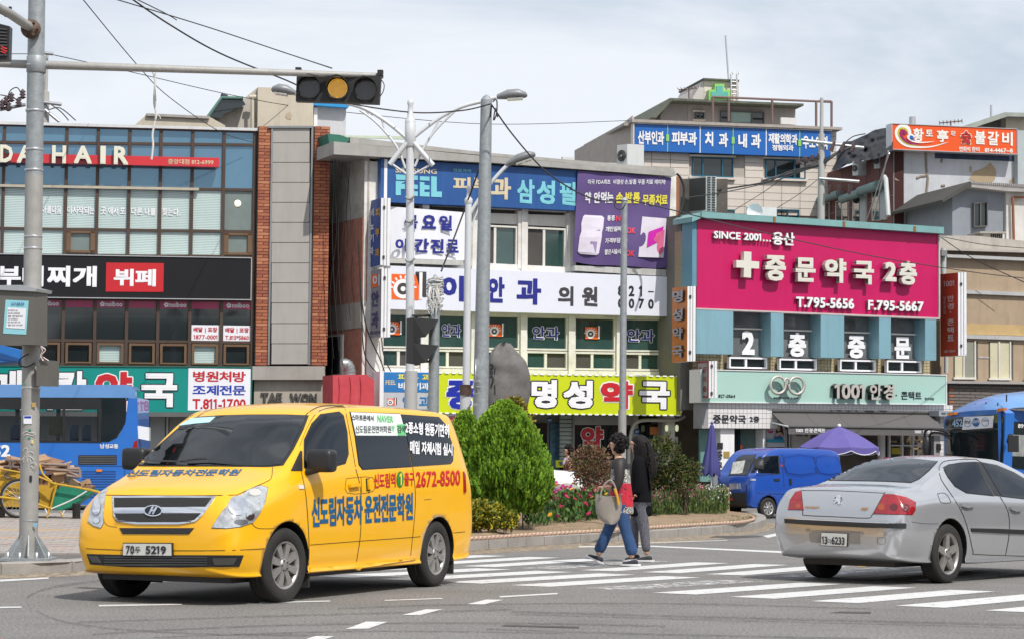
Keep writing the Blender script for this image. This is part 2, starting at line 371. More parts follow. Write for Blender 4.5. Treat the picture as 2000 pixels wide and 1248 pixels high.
for s_,mt in((0,ROPEW),(math.pi,ROPER)):
 path=[];L=0
 for i,p in enumerate(rp):
  if i:L+=(p-rp[i-1]).length
 tot=L;nn_=int(tot/.035);rs=resample(rp,.035)
 for i,p in enumerate(rs):
  a=i*.035/.15*2*math.pi+s_;path.append(p+Vector((0,-math.cos(a)*.014,math.sin(a)*.014)))
 MB().tube(path,.020,5).build('strand',mt,rope)
pv_px=[(-260,1136),(0,1122),(100,1118.5),(170,1114),(280,1098),(360,1060),(385,1025),(372,1004)]
PV=cat([ground(x,y)for x,y in pv_px],4)
pav=thing('pavement','left pavement of small worn concrete pavers behind a stone kerb','pavement',(-8,36,0));pav['kind']='structure'
kerb(PV,pav,h=.14,w=.22,step=1.0)
far=[Vector((PV[-1].x-.5,48.6,.0)),Vector((-30,48.6,0)),Vector((-30,PV[0].y,0))]
kerb([Vector((PV[-1].x-.2,48.7,0)),Vector((-22,48.7,0))],pav,h=.14,w=.2,step=2.0)
base=[p+Vector((0,0,.118))for p in PV+far];MB().poly(base).build('bedding',M('pavement bedding',(.12,.11,.10),.95),pav)
PVM=[M('paver grey',(.33,.30,.275),.85,var=.2,scale=5,dirt=.3),M('paver rose',(.36,.29,.26),.85,var=.2,scale=5,dirt=.3),M('paver ochre',(.42,.30,.17),.85,var=.2,scale=5,dirt=.3)]
def inside(x,y,P):
 c=False;n=len(P)
 for i in range(n):
  a,b=P[i],P[(i+1)%n]
  if(a.y>y)!=(b.y>y)and x<(b.x-a.x)*(y-a.y)/(b.y-a.y)+a.x:c=not c
 return c
shr=[MB().box((-.162,-.162,0),(.162,.162,.022)).build('paver',mt,pav,local=True)for mt in PVM]
cells=[]
for i in range(-48,6):
 for j in range(0,62):
  x=-4+i*.335+(j%2)*.167;y=29.3+j*.335
  if inside(x-.2,y-.4,base)and inside(x+.3,y-.4,base)and y<48.2:cells.append((x,y))
cells.sort(key=lambda c:(c[1]-2)if proj(Vector((c[0],c[1],.13)))[0]>-30 else 999)
rest=MB()
for n_,(x,y)in enumerate(cells):
 ty=2 if(abs(y-37.9)<.25 or abs(y-34.2)<.18)else(0 if random.random()<.7 else 1);z=.118+random.uniform(-.003,.003)
 if n_<290:
  o=shr[ty]if n_<3 and False else shr[ty].copy()
  COL.objects.link(o);o.location=(x-pav.location.x,y-pav.location.y,z);o.rotation_euler.z=random.uniform(-.012,.012)
 else:rest.mat=ty;rest.box((x-.162,y-.162,z),(x+.162,y+.162,z+.022))
for o in shr:bpy.data.objects.remove(o)
rest.build('paver_field',PVM,pav,kind='stuff')
MULL=M('brown window frame',(.075,.05,.038),.5,.3,var=.15)
BRICKM=[M('orange brick',(.35,.12,.06),.85,var=.22,scale=6,bump=.3),M('red brick',(.27,.085,.05),.85,var=.22,scale=6,bump=.3),M('pale brick',(.42,.17,.09),.85,var=.2,scale=6,bump=.3)]
MORT=M('dark mortar',(.10,.075,.06),.95)
def glass(name,col,rough=.06,met=.0,spec=.9):return M(name,col,rough,met,var=.1,scale=.6,spec=spec,coat=.35)
GBLUE=glass('blue mirrored glass',(.11,.23,.33),.05,.45);GDARK=glass('dark window glass',(.012,.018,.02),.05,0,.7);GTEAL=glass('teal window glass',(.02,.075,.065))
FROST=M('grey green film',(.16,.20,.19),.3,var=.15,coat=.3)
BLIND=M('white blind behind glass',(.50,.62,.60),.35,var=.06,coat=.6)
t=BLIND.node_tree;b_=t.nodes['Principled BSDF'];wv=t.nodes.new('ShaderNodeTexWave');wv.bands_direction='Z';wv.inputs['Scale'].default_value=6.5;wv.inputs['Distortion'].default_value=.3
tcn=t.nodes.new('ShaderNodeTexCoord');t.links.new(tcn.outputs['Object'],wv.inputs[0]);mr=t.nodes.new('ShaderNodeMapRange');mr.inputs[3].default_value=.55;mr.inputs[4].default_value=1.1;t.links.new(wv.outputs[0],mr.inputs[0])
src=b_.inputs['Base Color'].links[0].from_socket;vm=t.nodes.new('ShaderNodeVectorMath');vm.operation='SCALE';t.links.new(src,vm.inputs[0]);t.links.new(mr.outputs[0],vm.inputs['Scale']);t.links.new(vm.outputs[0],b_.inputs['Base Color'])
CONC=M('grey concrete',(.33,.31,.285),.85,var=.15,scale=1.5,bump=.15,streak=.35)
CREAM=M('cream render',(.50,.45,.36),.85,var=.1,scale=1.2,bump=.1,streak=.3)
PA=Pl(300,66,13);S=PA.S
bA=thing('corner_building','three storey building with brown curtain wall, brick piers and a hair salon on top','building',tuple(PA.p))
r_top=Row(88,240,490,251);r_bot=Row(88,960,490,960)
def rowA(a,b):return Row(88,a,490,b)
m=MB();m.sslab(PA,S(-420),S(641,480),rowA(244,256),0.0,-9,-.30);m.build('wall',DARKIN,bA)
cs=[S(x,480)for x in(-120,-58,4,65.5,126.5,188,250,311,373,434.5,495)]
rows=[rowA(246,257),rowA(279,283.5),rowA(364,371.5),rowA(447.5,453),rowA(496,499)]
low=[rowA(583,588),rowA(664,668.5),rowA(712,715)]
mullion=MB()
for s_ in cs:MB().sslab(PA,s_-.045,s_+.045,rowA(241,252),rowA(716,718),-.12,.03).build('mullion',MULL,bA)
for rr in rows[:-1]+low[1:2]:
 MB().prism(PA.sq(cs[0],cs[-1],Row(88,rr(88)-2.6,490,rr(490)-2.6),Row(88,rr(88)+2.6,490,rr(490)+2.6),.015),-PA.n*.12).build('transom',MULL,bA)
MB().sslab(PA,cs[0],cs[-1],rows[4],rowA(505,508),-.1,.0).build('transom',MULL,bA)
MB().sslab(PA,cs[0],cs[-1],rowA(580,583),rowA(586,590),-.1,.02).build('transom',MULL,bA)
MB().sslab(PA,cs[0],cs[-1],rowA(708,711),rowA(717,719),-.1,.02).build('transom',MULL,bA)
MB().sslab(PA,cs[0]-2,S(500,480),rowA(240,250.5),rowA(245.5,256),-.2,.12).build('cornice',M('pale coping',(.55,.56,.56),.6,streak=.2),bA)
for i in range(len(cs)-1):
 a,b=cs[i]+.045,cs[i+1]-.045
 for k in range(4):
  if k==0 or k==1:mt=GBLUE
  else:mt=BLIND
  if k==2 and i==9:mt=FROST
  if k==3 and i in(4,9):mt=FROST
  MB().sslab(PA,a,b,rows[k],rows[k+1],-.08,-.05).build('pane',mt,bA)
  if k==3 and i in(4,9):
   w=MB();A_=rows[3];B_=rows[4]
   for sa,sb,ya,yb in((a,a+.12,4,-3),(b-.12,b,4,-3)):w.sslab(PA,sa,sb,Row(88,A_(88)+ya,490,A_(490)+ya),Row(88,B_(88)+yb,490,B_(490)+yb),-.04,.035)
   for ya in(3,41):w.sslab(PA,a,b,Row(88,A_(88)+ya,490,A_(490)+ya),Row(88,A_(88)+ya+4.5,490,A_(490)+ya+4.5),-.04,.035)
   w.build('opening_sash',M('bronze sash',(.17,.10,.055),.45,.4),bA)
 MB().sslab(PA,a,b,low[0],low[1],-.08,-.05).build('pane',GDARK,bA)
 MB().sslab(PA,a,b,rowA(666,670),rowA(711,714),-.10,-.06).build('pane',GDARK if i not in(5,8)else BLIND,bA)
 w=MB();A_=rowA(668,672.5)
 for sa,sb in((a+.03,a+.1),(b-.1,b-.03)):w.sslab(PA,sa,sb,A_,rowA(709,712),-.04,.05)
 for ya,yb in((0,4.5),(37,40)):w.sslab(PA,a+.1,b-.1,Row(88,A_(88)+ya,490,A_(490)+ya),Row(88,A_(88)+yb,490,A_(490)+yb),-.04,.05)
 w.build('opening_sash',M('bronze sash',(.17,.10,.055),.45,.4),bA)
MAG=M('magenta film',(.38,.01,.09),.35,var=.05,coat=.3);FILMT=M('white lettering',(.78,.78,.80),.4,var=0)
for i in range(len(cs)-1):
 a,b=cs[i]+.05,cs[i+1]-.05
 MB().sslab(PA,a,b,rowA(584,589),rowA(599.5,605),-.05,-.04).build('window_film',MAG,bA)
 if i in(1,3,5,7,9):
  xx=82+62*(i-3);xx={1:-46,3:82,5:206,7:331,9:453}[i]
  m=MB();y0=lerp(588,592.5,(xx-88)/402);m.text(PA,'nolboo',(xx,y0,y0+9.5,xx+33,y0+.3,y0+9.8),-.03,bold=.6)
  c=PA(xx-6,y0+5,-.03)
  for a_ in range(5):
   e=Vector((0,0,1))*math.sin(a_*1.256+.5)*.045+PA.d*math.cos(a_*1.256+.5)*.045
   m.add([c+e+(PA.d*math.cos(j*1.047)+Vector((0,0,1))*math.sin(j*1.047))*.033 for j in range(6)],[tuple(range(6))])
  m.build('lettering',FILMT,bA)
CRED=M('red print',(.50,.012,.02),.4,var=.04);NAVY=M('navy print',(.015,.02,.22),.4,var=.04);INK=M('black print',(.02,.022,.03),.4,var=0)
for x0,x1,t1,t2 in((374,428.5,'배달 | 포장','1877-0001'),(436,490,'배달 | 포장','T.815*5860')):
 yl=634.5 if x0<400 else 635.5
 MB().slab(PA,(x0,yl,yl+31,x1,yl+.7,yl+31.7),-.045,-.035).build('window_notice',PANEL,bA)
 MB().text(PA,t1,(x0+4,yl+4,yl+15,x1-4,yl+4.5,yl+15.5),-.03).text(PA,t2,(x0+4,yl+19,yl+27.5,x1-4,yl+19.5,yl+28),-.03,bold=.5).build('lettering',CRED,bA)
for xx,x1,tx in((82,120,'아름다움'),(131,185,'이시작되는'),(197,245,'곳 에서 또'),(256,304,'다른 나를'),(317,352,'찾는다.')):
 y0=402+(xx-82)*.02
 MB().text(PA,tx,(xx,y0,y0+15.5,x1,y0+1.2,y0+16.7),-.03,bold=.8).build('lettering',FILMT,bA)
MB().lathe([(.0,0),(.10,.01),(.10,.02)],tuple(PA(464,398,-.02)),axis='y',n=14).build('wall_light',M('lit bulb',(1,.95,.75),emit=.6,var=0),bA)
MB().sslab(PA,cs[0],S(386,480),rowA(362,369.5),rowA(367,374.5),.03,.12).build('ledge',M('beige trim',(.42,.38,.30),.6,streak=.3),bA)
def bricks(pl,parent,s0,s1,z0,z1,off,hb=.092,lb=.36,mats=BRICKM,gap=.014,depth=.06,maxn=300):
 n=0;nr=int((z1-z0)/hb)
 base=[]
 for mt in mats:base.append(None)
 for r in range(nr):
  z=z0+r*(z1-z0)/nr;x=s0-(lb*.5 if r%2 else 0)
  while x<s1-.02:
   a=max(x,s0);b=min(x+lb,s1)
   if b-a>.05 and n<maxn:
    c=pl.p+pl.d*((a+b)/2)+pl.n*(off-depth/2+random.uniform(-.006,.004));c.z=z+hb/2
    key=(round(b-a,2),random.choice((0,0,0,1,1,2)))
    o=BK.get(key)
    if o is None or True:
     me=BKM.get(key)
     if me is None:
      tmp=MB().obox((0,0,0),b-a-gap,depth,hb-gap).build('brick',mats[key[1]],parent,local=True);me=tmp.data;BKM[key]=me;o=tmp
     else:o=bpy.data.objects.new('brick',me);COL.objects.link(o);o.parent=parent
    inv=world_of(parent).inverted();o.location=inv@c;o.rotation_euler.z=math.atan2(pl.d.y,pl.d.x)
    n+=1
   x+=lb
 return n
BK={};BKM={}
def pier(x0,x1,yt,yb,off,back=-.6):
 q=PA.quad(x0,yt,yb,x1,yt,yb,off);MB().prism(q,-PA.n*(off-back)).build('pier',MORT,bA)
 return q
q=pier(501,527,248,713,.20);sA0,sA1=S(500,480),S(526,480);zt=q[2].z;zb=q[0].z
bricks(PA,bA,sA0,sA1,zb,zt,.24,maxn=150)
q=pier(609,641,248,713,.20);bricks(PA,bA,S(609,480),S(640,480),q[0].z,q[2].z,.24,maxn=150)
PANELG=M('grey cladding',(.34,.325,.30),.6,var=.08,scale=1,streak=.18);CH=M('steel channel',(.26,.27,.28),.45,.6)
js=[248,279.6,318,357,396,435,474.4,514,553,592,631.7,670.8,711]
MB().sslab(PA,S(527,480),S(608,480),rowA(247,247),rowA(712,712),-.5,.14).build('panel_backing',MORT,bA)
for a,b in zip(js,js[1:]):MB().slab(PA,(530.5,a+.6,b-.6,604.5,a+.6,b-.6),.14,.27).build('cladding_panel',PANELG,bA)
for x in(526.5,605):MB().slab(PA,(x,247,712,x+3.6,247,712),.14,.30).build('channel',CH,bA)
MB().slab(PA,(524,246.5,250.5,610,246.5,250.5),.14,.33).build('channel',CH,bA)
MB().slab(PA,(493,714.5,741,635,714.5,741),-.3,.34).build('ledge',CONC,bA)
MB().slab(PA,(495,741,955,637,741,955),-.6,.10).build('entrance_wall',M('beige stone facing',(.36,.33,.28),.8,var=.1,scale=1,bump=.1,streak=.3),bA)
w=MB();w.two=True
w.text(PA,'TAE',(510,766,785.5,551,766.6,786),.17,depth=.07,bold=1.0).text(PA,'WON',(567,767,786,619,767.6,786.6),.17,depth=.07,bold=1.0)
w.build('lettering',[M('weathered bronze letters',(.07,.065,.06),.6,.3),M('letter edge',(.08,.07,.06),.6)],bA)
MB().sslab(PA,cs[0],cs[-1],rowA(800,800),0.0,-.3,-.12).build('shopfront',M('shop front grey',(.16,.16,.16),.6),bA)
MB().slab(PA,(293,806,902,322,806,902),-.12,-.05).build('shutter',M('pale shutter',(.34,.36,.36),.6),bA)
MB().slab(PA,(330,812,930,380,812,930),-.12,-.06).build('shutter',M('grey shutter',(.26,.26,.25),.6),bA)
for x in(324,382,400):MB().slab(PA,(x,803,950,x+4,803,950),-.12,0).build('door_frame',M('door frame white',(.5,.5,.5),.5),bA)
MB().sslab(PA,S(-420),S(641,480),rowA(247,257),rowA(262,272),-9.5,-.31).build('roof',CONC,bA)
def sign_thing(name,label,cat,pl,q,o0,o1,mt,group=None,frame=None,fw=2.5):
 P=pl.quad(*q,o0);t=thing(name,label,cat,tuple(P[0]),group=group)
 MB().slab(pl,q,o0,o1).build('panel',mt,t)
 if frame:
  w=MB();xl,yt,yb,xr,ytr,ybr=q
  w.slab(pl,(xl-fw,yt-fw,yt,xr+fw,ytr-fw,ytr),o0,o1+.03);w.slab(pl,(xl-fw,yb,yb+fw,xr+fw,ybr,ybr+fw),o0,o1+.03)
  w.slab(pl,(xl-fw,yt,yb,xl,yt,yb),o0,o1+.03);w.slab(pl,(xr,ytr,ybr,xr+fw,ytr,ybr),o0,o1+.03);w.build('frame',frame,t)
 return t
def letters(t,pl,items,off,mt,depth=.004,bold=1.0,edge=None):
 for tx,q in items:
  w=MB();w.two=edge is not None
  if len(q)==4:q=(q[0],q[1],q[3],q[2],q[1],q[3])
  w.text(pl,tx,q,off,depth=depth,bold=bold)
  w.build('lettering',[mt,edge]if edge else mt,t)
SB=M('salon red bar',(.55,.02,.03),.35,var=.05,coat=.3)
t=sign_thing('salon_sign','long red sign bar with raised cream HAIR letters on the blue glass','sign',PA,(-120,297,314,428,309,327),.10,.34,SB)
LC=M('cream letter face',(.66,.64,.52),.5,var=.04);LE=M('letter side',(.12,.16,.18),.5)
letters(t,PA,[('L',(-62,282,318,-40,282.6,318.6)),('U',(-34,282,318,-8,282.6,318.6)),('D',(0,283,317.5,25,284,318.5)),('A',(33,284,318.5,66,285,319.5)),('H',(101.5,284.5,319.3,129,285,320)),('A',(144.5,285,319.6,179.5,285.8,320.5)),('I',(196,285.5,320.5,206.5,285.8,320.8)),('R',(222.5,286,321.4,251,287,322.4))],.52,LC,.16,1.1,LE)
letters(t,PA,[('중앙대점 812-6999',(328,311,321.5,417,312.5,323))],.345,M('gold print',(.6,.45,.3),.4),bold=.5)
SBK=M('black sign face',(.010,.010,.012),.5,var=.1,spec=.25)
t=sign_thing('restaurant_sign','wide black sign board with white Hangul and a red box below the blinds','sign',PA,(-130,495,578,490,505,585),.05,.25,SBK,frame=ALU,fw=1.6)
letters(t,PA,[('부대',(-5,519,559.5,85,520,560)),('찌',(92,519.5,560,137,520,560.5)),('개',(142,520,560.3,189,520.4,561))],.262,FILMT,bold=1.2)
MB().slab(PA,(207,513.5,570,319.5,514.6,570.8),.25,.262).build('red_box',CRED,t)
letters(t,PA,[('뷔',(222,525.5,559,261,526,559.5)),('페',(264,526,559.6,304.5,526.5,560))],.27,FILMT,bold=1.1)
t=sign_thing('pharmacy_sign','teal pharmacy sign with outlined Hangul and a white prescription panel','sign',PA,(-120,714,805,491,717,803.5),.10,.34,M('teal sign face',(.0,.235,.205),.35,var=.05,coat=.3),frame=M('green sign frame',(.01,.16,.12),.5),fw=1.3)
def outlined(t,pl,tx,q,off,inner,outer,grow=4.0,bold=1.2):
 x0,a,b,x1,c,d=q
 W_=x1-x0;
 for dx,dy in((-1,-1),(1,-1),(1,1),(-1,1),(0,1.4),(1.4,0),(-1.4,0),(0,-1.4)):
  k=grow/1.4
  MB_=OUT.setdefault((id(t),outer.name),MB());n=OUTN.setdefault(id(MB_),[0]);n[0]+=1
  MB_.text(pl,tx,(x0+dx*k,a+dy*k,b+dy*k,x1+dx*k,c+dy*k,d+dy*k),off+.0004*n[0]%.004+.00005*n[0],bold=bold)
 IN_=OUT.setdefault((id(t),'in',inner.name),MB());IN_.text(pl,tx,q,off+.02,bold=bold)
OUT={};OUTN={}
def flush(t,inner_mats,outer_mats):
 for mt in outer_mats:
  if(id(t),mt.name)in OUT:OUT.pop((id(t),mt.name)).build('letter_outline',mt,t)
 for mt in inner_mats:
  if(id(t),'in',mt.name)in OUT:OUT.pop((id(t),'in',mt.name)).build('lettering',mt,t)
for tx,q,c1,c2 in(('메',(-20,722,800,45,722.5,800),FILMT,INK),('디',(52,723,800,104,723,800),FILMT,INK),('칼',(112,724,800,168,724,800),FILMT,INK),('약',(186,725,801,258,725.5,801),CRED,FILMT),('국',(276,728,794,346,728.5,794.5),FILMT,INK)):
 outlined(t,PA,tx,q,.345,c1,c2,2.2,1.3)
flush(t,[FILMT,CRED],[INK,FILMT])
MB().slab(PA,(367.5,718.5,801,489,720,801.5),.34,.352).build('white_panel',PANEL,t)
letters(t,PA,[('병원처방',(377,724,745,480,725,745.5)),('T.811-1700',(376,778,798.5,480,778.5,799))],.357,CRED,bold=.7)
letters(t,PA,[('조제전문',(376,751,771,480,752,771.5))],.357,M('blue print',(.01,.04,.38),.4,var=0),bold=.7)
MB().sslab(PA,cs[0],cs[-1],rowA(803,806),rowA(812,814),-.1,.9).build('canopy',M('dark canopy',(.10,.10,.10),.7),bA)
PR=Pl(560,74,13)
bc=thing('rooftop_block','cream rendered rooftop block with peeling patch behind the brick pier','building',tuple(PR.p))
MB().prism([PR(x,y)for x,y in((502,300),(612,300),(612,184),(536,172),(504,171))],-PR.n*5).build('wall',CREAM,bc)
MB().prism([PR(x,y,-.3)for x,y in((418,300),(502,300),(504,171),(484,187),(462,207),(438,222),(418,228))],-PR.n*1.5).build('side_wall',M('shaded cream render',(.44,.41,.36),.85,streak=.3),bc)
MB().tube([PR(493,300,.1),PR(493,186,.1)],.055,8).tube([PR(487,190,.1),PR(500,190,.1)],.07,8).build('drainpipe',CREAM,bc)
MB().add([PR(x,y,.012)for x,y in((560,222),(566,219),(570,226),(568,234),(561,233),(557,228))],[(0,1,2,3,4,5)]).build('peeled_patch',M('bare cement',(.42,.34,.24),.9),bc)
bs=thing('rooftop_shed','pale grey rooftop shed with bright blue roof edge','shed',tuple(PR(640,260,-1)))
MB().prism([PR(x,y,-.6)for x,y in((613,300),(675,300),(676,208),(613,205))],-PR.n*3).build('wall',M('pale grey metal siding',(.48,.49,.51),.6,streak=.15),bs)
MB().prism([PR(x,y,-.3)for x,y in((610,206),(680,211),(683,208),(662,201.5),(611,199))],-PR.n*3.6).build('roof',M('blue roof sheet',(.02,.25,.55),.4),bs)
MB().slab(PR,(613,211,262,620,211,262),-.58,-.5).build('window_frame',WHITE,bs)
bp_=thing('rooftop_parapet','low beige parapet and small glazed hut on the roof of the salon building','parapet',tuple(PR(360,250,.2)))
MB().prism([PR(x,y,.5)for x,y in((262,246),(288,223),(408,228),(440,246),(440,262),(262,258))],-PR.n*2).build('wall',CREAM,bp_)
MB().prism([PR(x,y,.6)for x,y in((286,222),(409,227.5),(409,232.5),(286,227))],-PR.n*2.2).build('coping',CONC,bp_)
MB().prism([PR(x,y,.3)for x,y in((408,228),(434,193),(472,193),(480,205),(440,222),(430,232))],-PR.n*.8).build('hut_glass',GDARK,bp_)
MB().tube([PR(406,229,.35),PR(433,191.5,.35),PR(475,192.5,.35)],.06,6).build('hut_edge',M('green flashing',(.07,.16,.13),.6),bp_)
PB=Pl(1000,68,23);S=PB.S
STUC=M('peeling white stucco',(.68,.665,.63),.85,var=.12,scale=3,bump=.3,dirt=.5,dcol=(.24,.19,.13))
FRAME=M('off white window frame',(.64,.625,.57),.5,var=.08,streak=.3,dcol=(.25,.2,.13))
OLDB=M('old dark brick',(.30,.13,.09),.9,var=.3,scale=5,bump=.4)
bB=thing('clinic_building','three storey clinic building with white piers and green glass behind the stone monument','building',tuple(PB.p))
RB=Row(958,318,1317,345)
core=MB();core.sslab(PB,S(708,600),S(1318,600),Row(652,303,1317,345),Row(762,742,1304,747),-11,-.32);core.build('wall',M('clinic rear wall',(.12,.115,.11),.9),bB)
def flush_strip(a,b,top,bot,o0,o1,mt=STUC,name='pier'):return MB().sslab(PB,a,b,top,bot,o0,o1).build(name,mt,bB)
rB={k:Row(762,a,1304,b)for k,(a,b)in dict(t3=(398,426),b3=(508,535),s2=(600,615),t2=(611,622.5),m2=(676,685),n2=(684,691),b2=(717,724.5),w2=(726,733)).items()}
PX=[(735,747),(822,835),(920,933),(1016.5,1028.5),(1110.5,1123),(1204,1213),(1295,1306)]
for a,b in PX:flush_strip(S(a,660),S(b,660),RB,rB['w2'],-.32,.03)
flush_strip(S(708,600),S(742,600),Row(652,312,1317,345),0.0,-.32,.035)
flush_strip(S(1305,500),S(1319,500),RB,0.0,-.4,.035)
flush_strip(S(742,600),S(1306,600),RB,rB['t3'],-.30,-.06,name='wall_band')
flush_strip(S(742,600),S(1306,600),Row(762,505,1304,532),Row(762,612,1304,624),-.30,-.02,name='wall_band')
flush_strip(S(742,600),S(1306,600),Row(762,718,1304,725.5),Row(762,740,1304,745),-.30,-.02,name='wall_band')
GR2=M('green tinted glass',(.028,.066,.06),.06,0,var=.35,scale=.8,spec=.9,coat=.3);SCR=M('insect screen',(.055,.05,.045),.6,var=.2)
def window(pl,parent,x0,x1,yr,top,bot,cols,fr=3.2,off=-.12,mats=None,fm=None,bars=()):
 "sliding window: frame with panes; cols = split fractions; bars = extra horizontal bars as rows"
 a,b=pl.S(x0,yr),pl.S(x1,yr);fm=fm or FRAME;L=b-a;fw=fr/67.0
 W_=MB();W_.sslab(pl,a,a+fw,top,bot,off-.08,off+.06).sslab(pl,b-fw,b,top,bot,off-.08,off+.06)
 rt=lambda row,d:Row(0,row(0)+d,2000,row(2000)+d)
 W_.sslab(pl,a+fw,b-fw,top,rt(top,fr),off-.08,off+.06).sslab(pl,a+fw,b-fw,rt(bot,-fr),bot,off-.08,off+.06)
 xs=[a+fw]+[a+L*c for c in cols]+[b-fw]
 for c in xs[1:-1]:W_.sslab(pl,c-fw*.7,c+fw*.7,rt(top,fr),rt(bot,-fr),off-.06,off+.04)
 fo=W_.build('window',fm,parent)
 for i,(p,q)in enumerate(zip(xs,xs[1:])):
  w2=MB();w2 .sslab(pl,p+(fw*.7 if i else 0),q-(fw*.7 if i<len(xs)-2 else 0),rt(top,fr),rt(bot,-fr),off-.04-.01*(i%2),off-.02-.01*(i%2))
  w2 .build('pane',mats[i%len(mats)],fo)
 return fo
bays=[(747,822),(835,920),(933,1016.5),(1028.5,1110.5),(1123,1204),(1213,1295)]
for i,(a,b)in enumerate(bays):
 window(PB,bB,a,b,660,rB['t2'],Row(762,679,1304,687.5),[],mats=[GR2],fr=3.6)
 window(PB,bB,a,b,690,Row(762,680.5,1304,689),rB['b2'],[.48]if i%2 else[.44],mats=[GR2,SCR]if i in(1,3,0)else[SCR,GR2],fr=4)
for a,b in((932,1012),(1028.5,1107)):
 t3=Row(958,414.6,1107,420)
 MB().sslab(PB,S(a,460),S(b,460),Row(958,417,1107,421.5),Row(958,437,1107,444),-.28,-.1).build('shutter_box',FRAME,bB)
 window(PB,bB,a,b,480,Row(958,440,1107,447),Row(958,524,1107,529),[.46],mats=[SCR,GR2],fr=3.6)
for a,b in((914,932),(1012,1028.5),(1107,1122)):flush_strip(S(a,470),S(b,470),Row(762,400,1304,426),Row(762,512,1304,541),-.3,-.0)
MB().sslab(PB,S(1122,470),S(1303,470),Row(762,400,1304,426),Row(762,512,1304,538),-.3,-.1).build('window_wall',GR2,bB)
ROOFM=M('weathered roof sheet',(.36,.35,.33),.5,.25,var=.15,streak=.4,dcol=(.2,.14,.1))
def fasc(pts,o0,o1,nm='fascia'):return MB().slabp(PB,pts,o0,o1).build(nm,ROOFM,bB)
fasc([(652,277),(652,302),(960,319),(960,307)],-1.0,.55)
fasc([(960,306),(960,318.5),(1317,345),(1317,337.5)],-.9,.5)
fasc([(684,269),(684,280),(1317,338),(1317,330),(958,299.5)],-1.6,-.15)
MB().slabp(PB,[(684,268),(684,300),(1319,350),(1319,335),(958,300)],-11,-1.7).build('roof',ROOFM,bB)
MB().slabp(PB,[(672,265),(672,269),(800,273),(800,267)],-2.4,-2.3).build('roof_edge',M('pale green sheet',(.45,.52,.40),.6),bB)
MB().slabp(PB,[(640,262),(645,292),(664,292),(686,272),(664,264)],-1.2,-.2).build('tarpaulin',M('green tarpaulin',(.02,.13,.09),.6,bump=.4,bscale=6),bB)
cornerB=PB.p+PB.d*S(708,600)
sw=MB();d2=Vector((-.50,1,0)).normalized()
def sidewall(y0,y1,z0,z1,mt,nm,o=0.0):
 a=cornerB+d2*y0+Vector((-o,0,0));b=cornerB+d2*y1+Vector((-o,0,0))
 MB().prism([Vector((b.x,b.y,z0)),Vector((a.x,a.y,z0)),Vector((a.x,a.y,z1)),Vector((b.x,b.y,z1))],(.15,0,0)).build(nm,mt,bB)
zA=cornerB.x,cornerB.y
z_br1=zat(*zA,425);z_br0=zat(*zA,590);z_cb=zat(*zA,640)
DC=M('dirty cement wall',(.42,.39,.34),.9,var=.25,scale=2,bump=.3,dirt=.6,dcol=(.06,.05,.045))
sidewall(0,9,z_br1,zat(*zA,300),DC,'side_wall');sidewall(0,9,z_br0,z_br1,OLDB,'side_brick_wall',.03);sidewall(0,9,z_cb,z_br0,M('stained concrete band',(.30,.28,.24),.9,var=.2,streak=.5),'concrete_band',.05)
sidewall(0,9,0,z_cb,OLDB,'side_brick_wall',.02)
sidewall(1.3,2.6,zat(*zA,730),zat(*zA,648),FRAME,'alley_window_frame',.06);sidewall(1.45,1.95,zat(*zA,726),zat(*zA,652),GDARK,'alley_window_pane',.09);sidewall(2.05,2.45,zat(*zA,726),zat(*zA,652),GDARK,'alley_window_pane',.09)
back=thing('alley_back_wall','dark shaded cement wall closing the narrow alley between the two buildings','wall',(-6.5,78,0))
MB().box((-9.5,78,0),(-4,78.3,9.2)).build('wall',DC,back)
for k in range(7):
 x=648+k*7;P0=PB(x,300+k*6,-.4-k*.1);P1=PB(x+random.uniform(-6,8),700-k*15,-.5)
 pts=cat([P0,P0 .lerp(P1,.35)+Vector((.12*(-1)**k,0,-.1)),P0 .lerp(P1,.7)+Vector((-.1,0,0)),P1],5)
 tag(MB().tube(pts,.007+.005*(k%2),5).build('hanging_cable',CABLE),['leftmost','second from left','third from left','middle','third from right','second from right','rightmost'][k]+' of the seven black cables hanging down the alley wall','cable','cables hanging down the alley wall')
for k,pts in enumerate(([(700,470),(706,600),(712,690),(738,730)],[(703,560),(716,640),(742,700),(752,728)],[(745,655),(749,690),(762,722),(770,730)])):
 tag(MB().tube(cat([PB(x,y,.16)for x,y in pts],6),.018,5).build('wall_cable',CABLE),('black cable drooping off the white corner pier towards the red canopy','black cable crossing the white pier above the small clinic sign','short black cable hanging under the grey blade sign')[k],'cable')
rb=thing('covered_stall','box under a faded red tarpaulin with a grey vent elbow in the alley mouth','stall',tuple(PB(690,790,1.2)-Vector((0,0,1.5))))
RT_=M('faded red tarpaulin',(.48,.045,.06),.6,var=.12,scale=2,bump=.7,bscale=3.5,streak=.2,dcol=(.5,.2,.2))
MB().slabp(PB,[(650,732),(650,800),(731,800),(731,742),(722,735),(715,731)],.2,1.1).build('tarpaulin',RT_,rb)
for x in(662,684,704):MB().tube(cat([PB(x,736,1.11),PB(x+2,760,1.12),PB(x-1,796,1.10)],4),.022,5).build('fold',RT_,rb)
ve=cat([PB(683,736,.8),PB(682,722,.8),PB(677,712,.8),PB(668,712,.8)],4)
q_=MB().tube(ve,.17,14);q_.build('vent_elbow',M('vent grey',(.36,.37,.38),.4,.6),rb)
for i in range(1,len(ve)-1,2):MB().tube([ve[i]-(ve[i+1]-ve[i])*.2,ve[i]+(ve[i+1]-ve[i])*.2],.185,14).build('vent_rib',M('vent grey',(.36,.37,.38),.4,.6),rb)
MB().slabp(PB,[(650,800),(650,960),(731,960),(731,800)],.25,1.0).build('base',M('stall base',(.15,.12,.1),.8),rb)
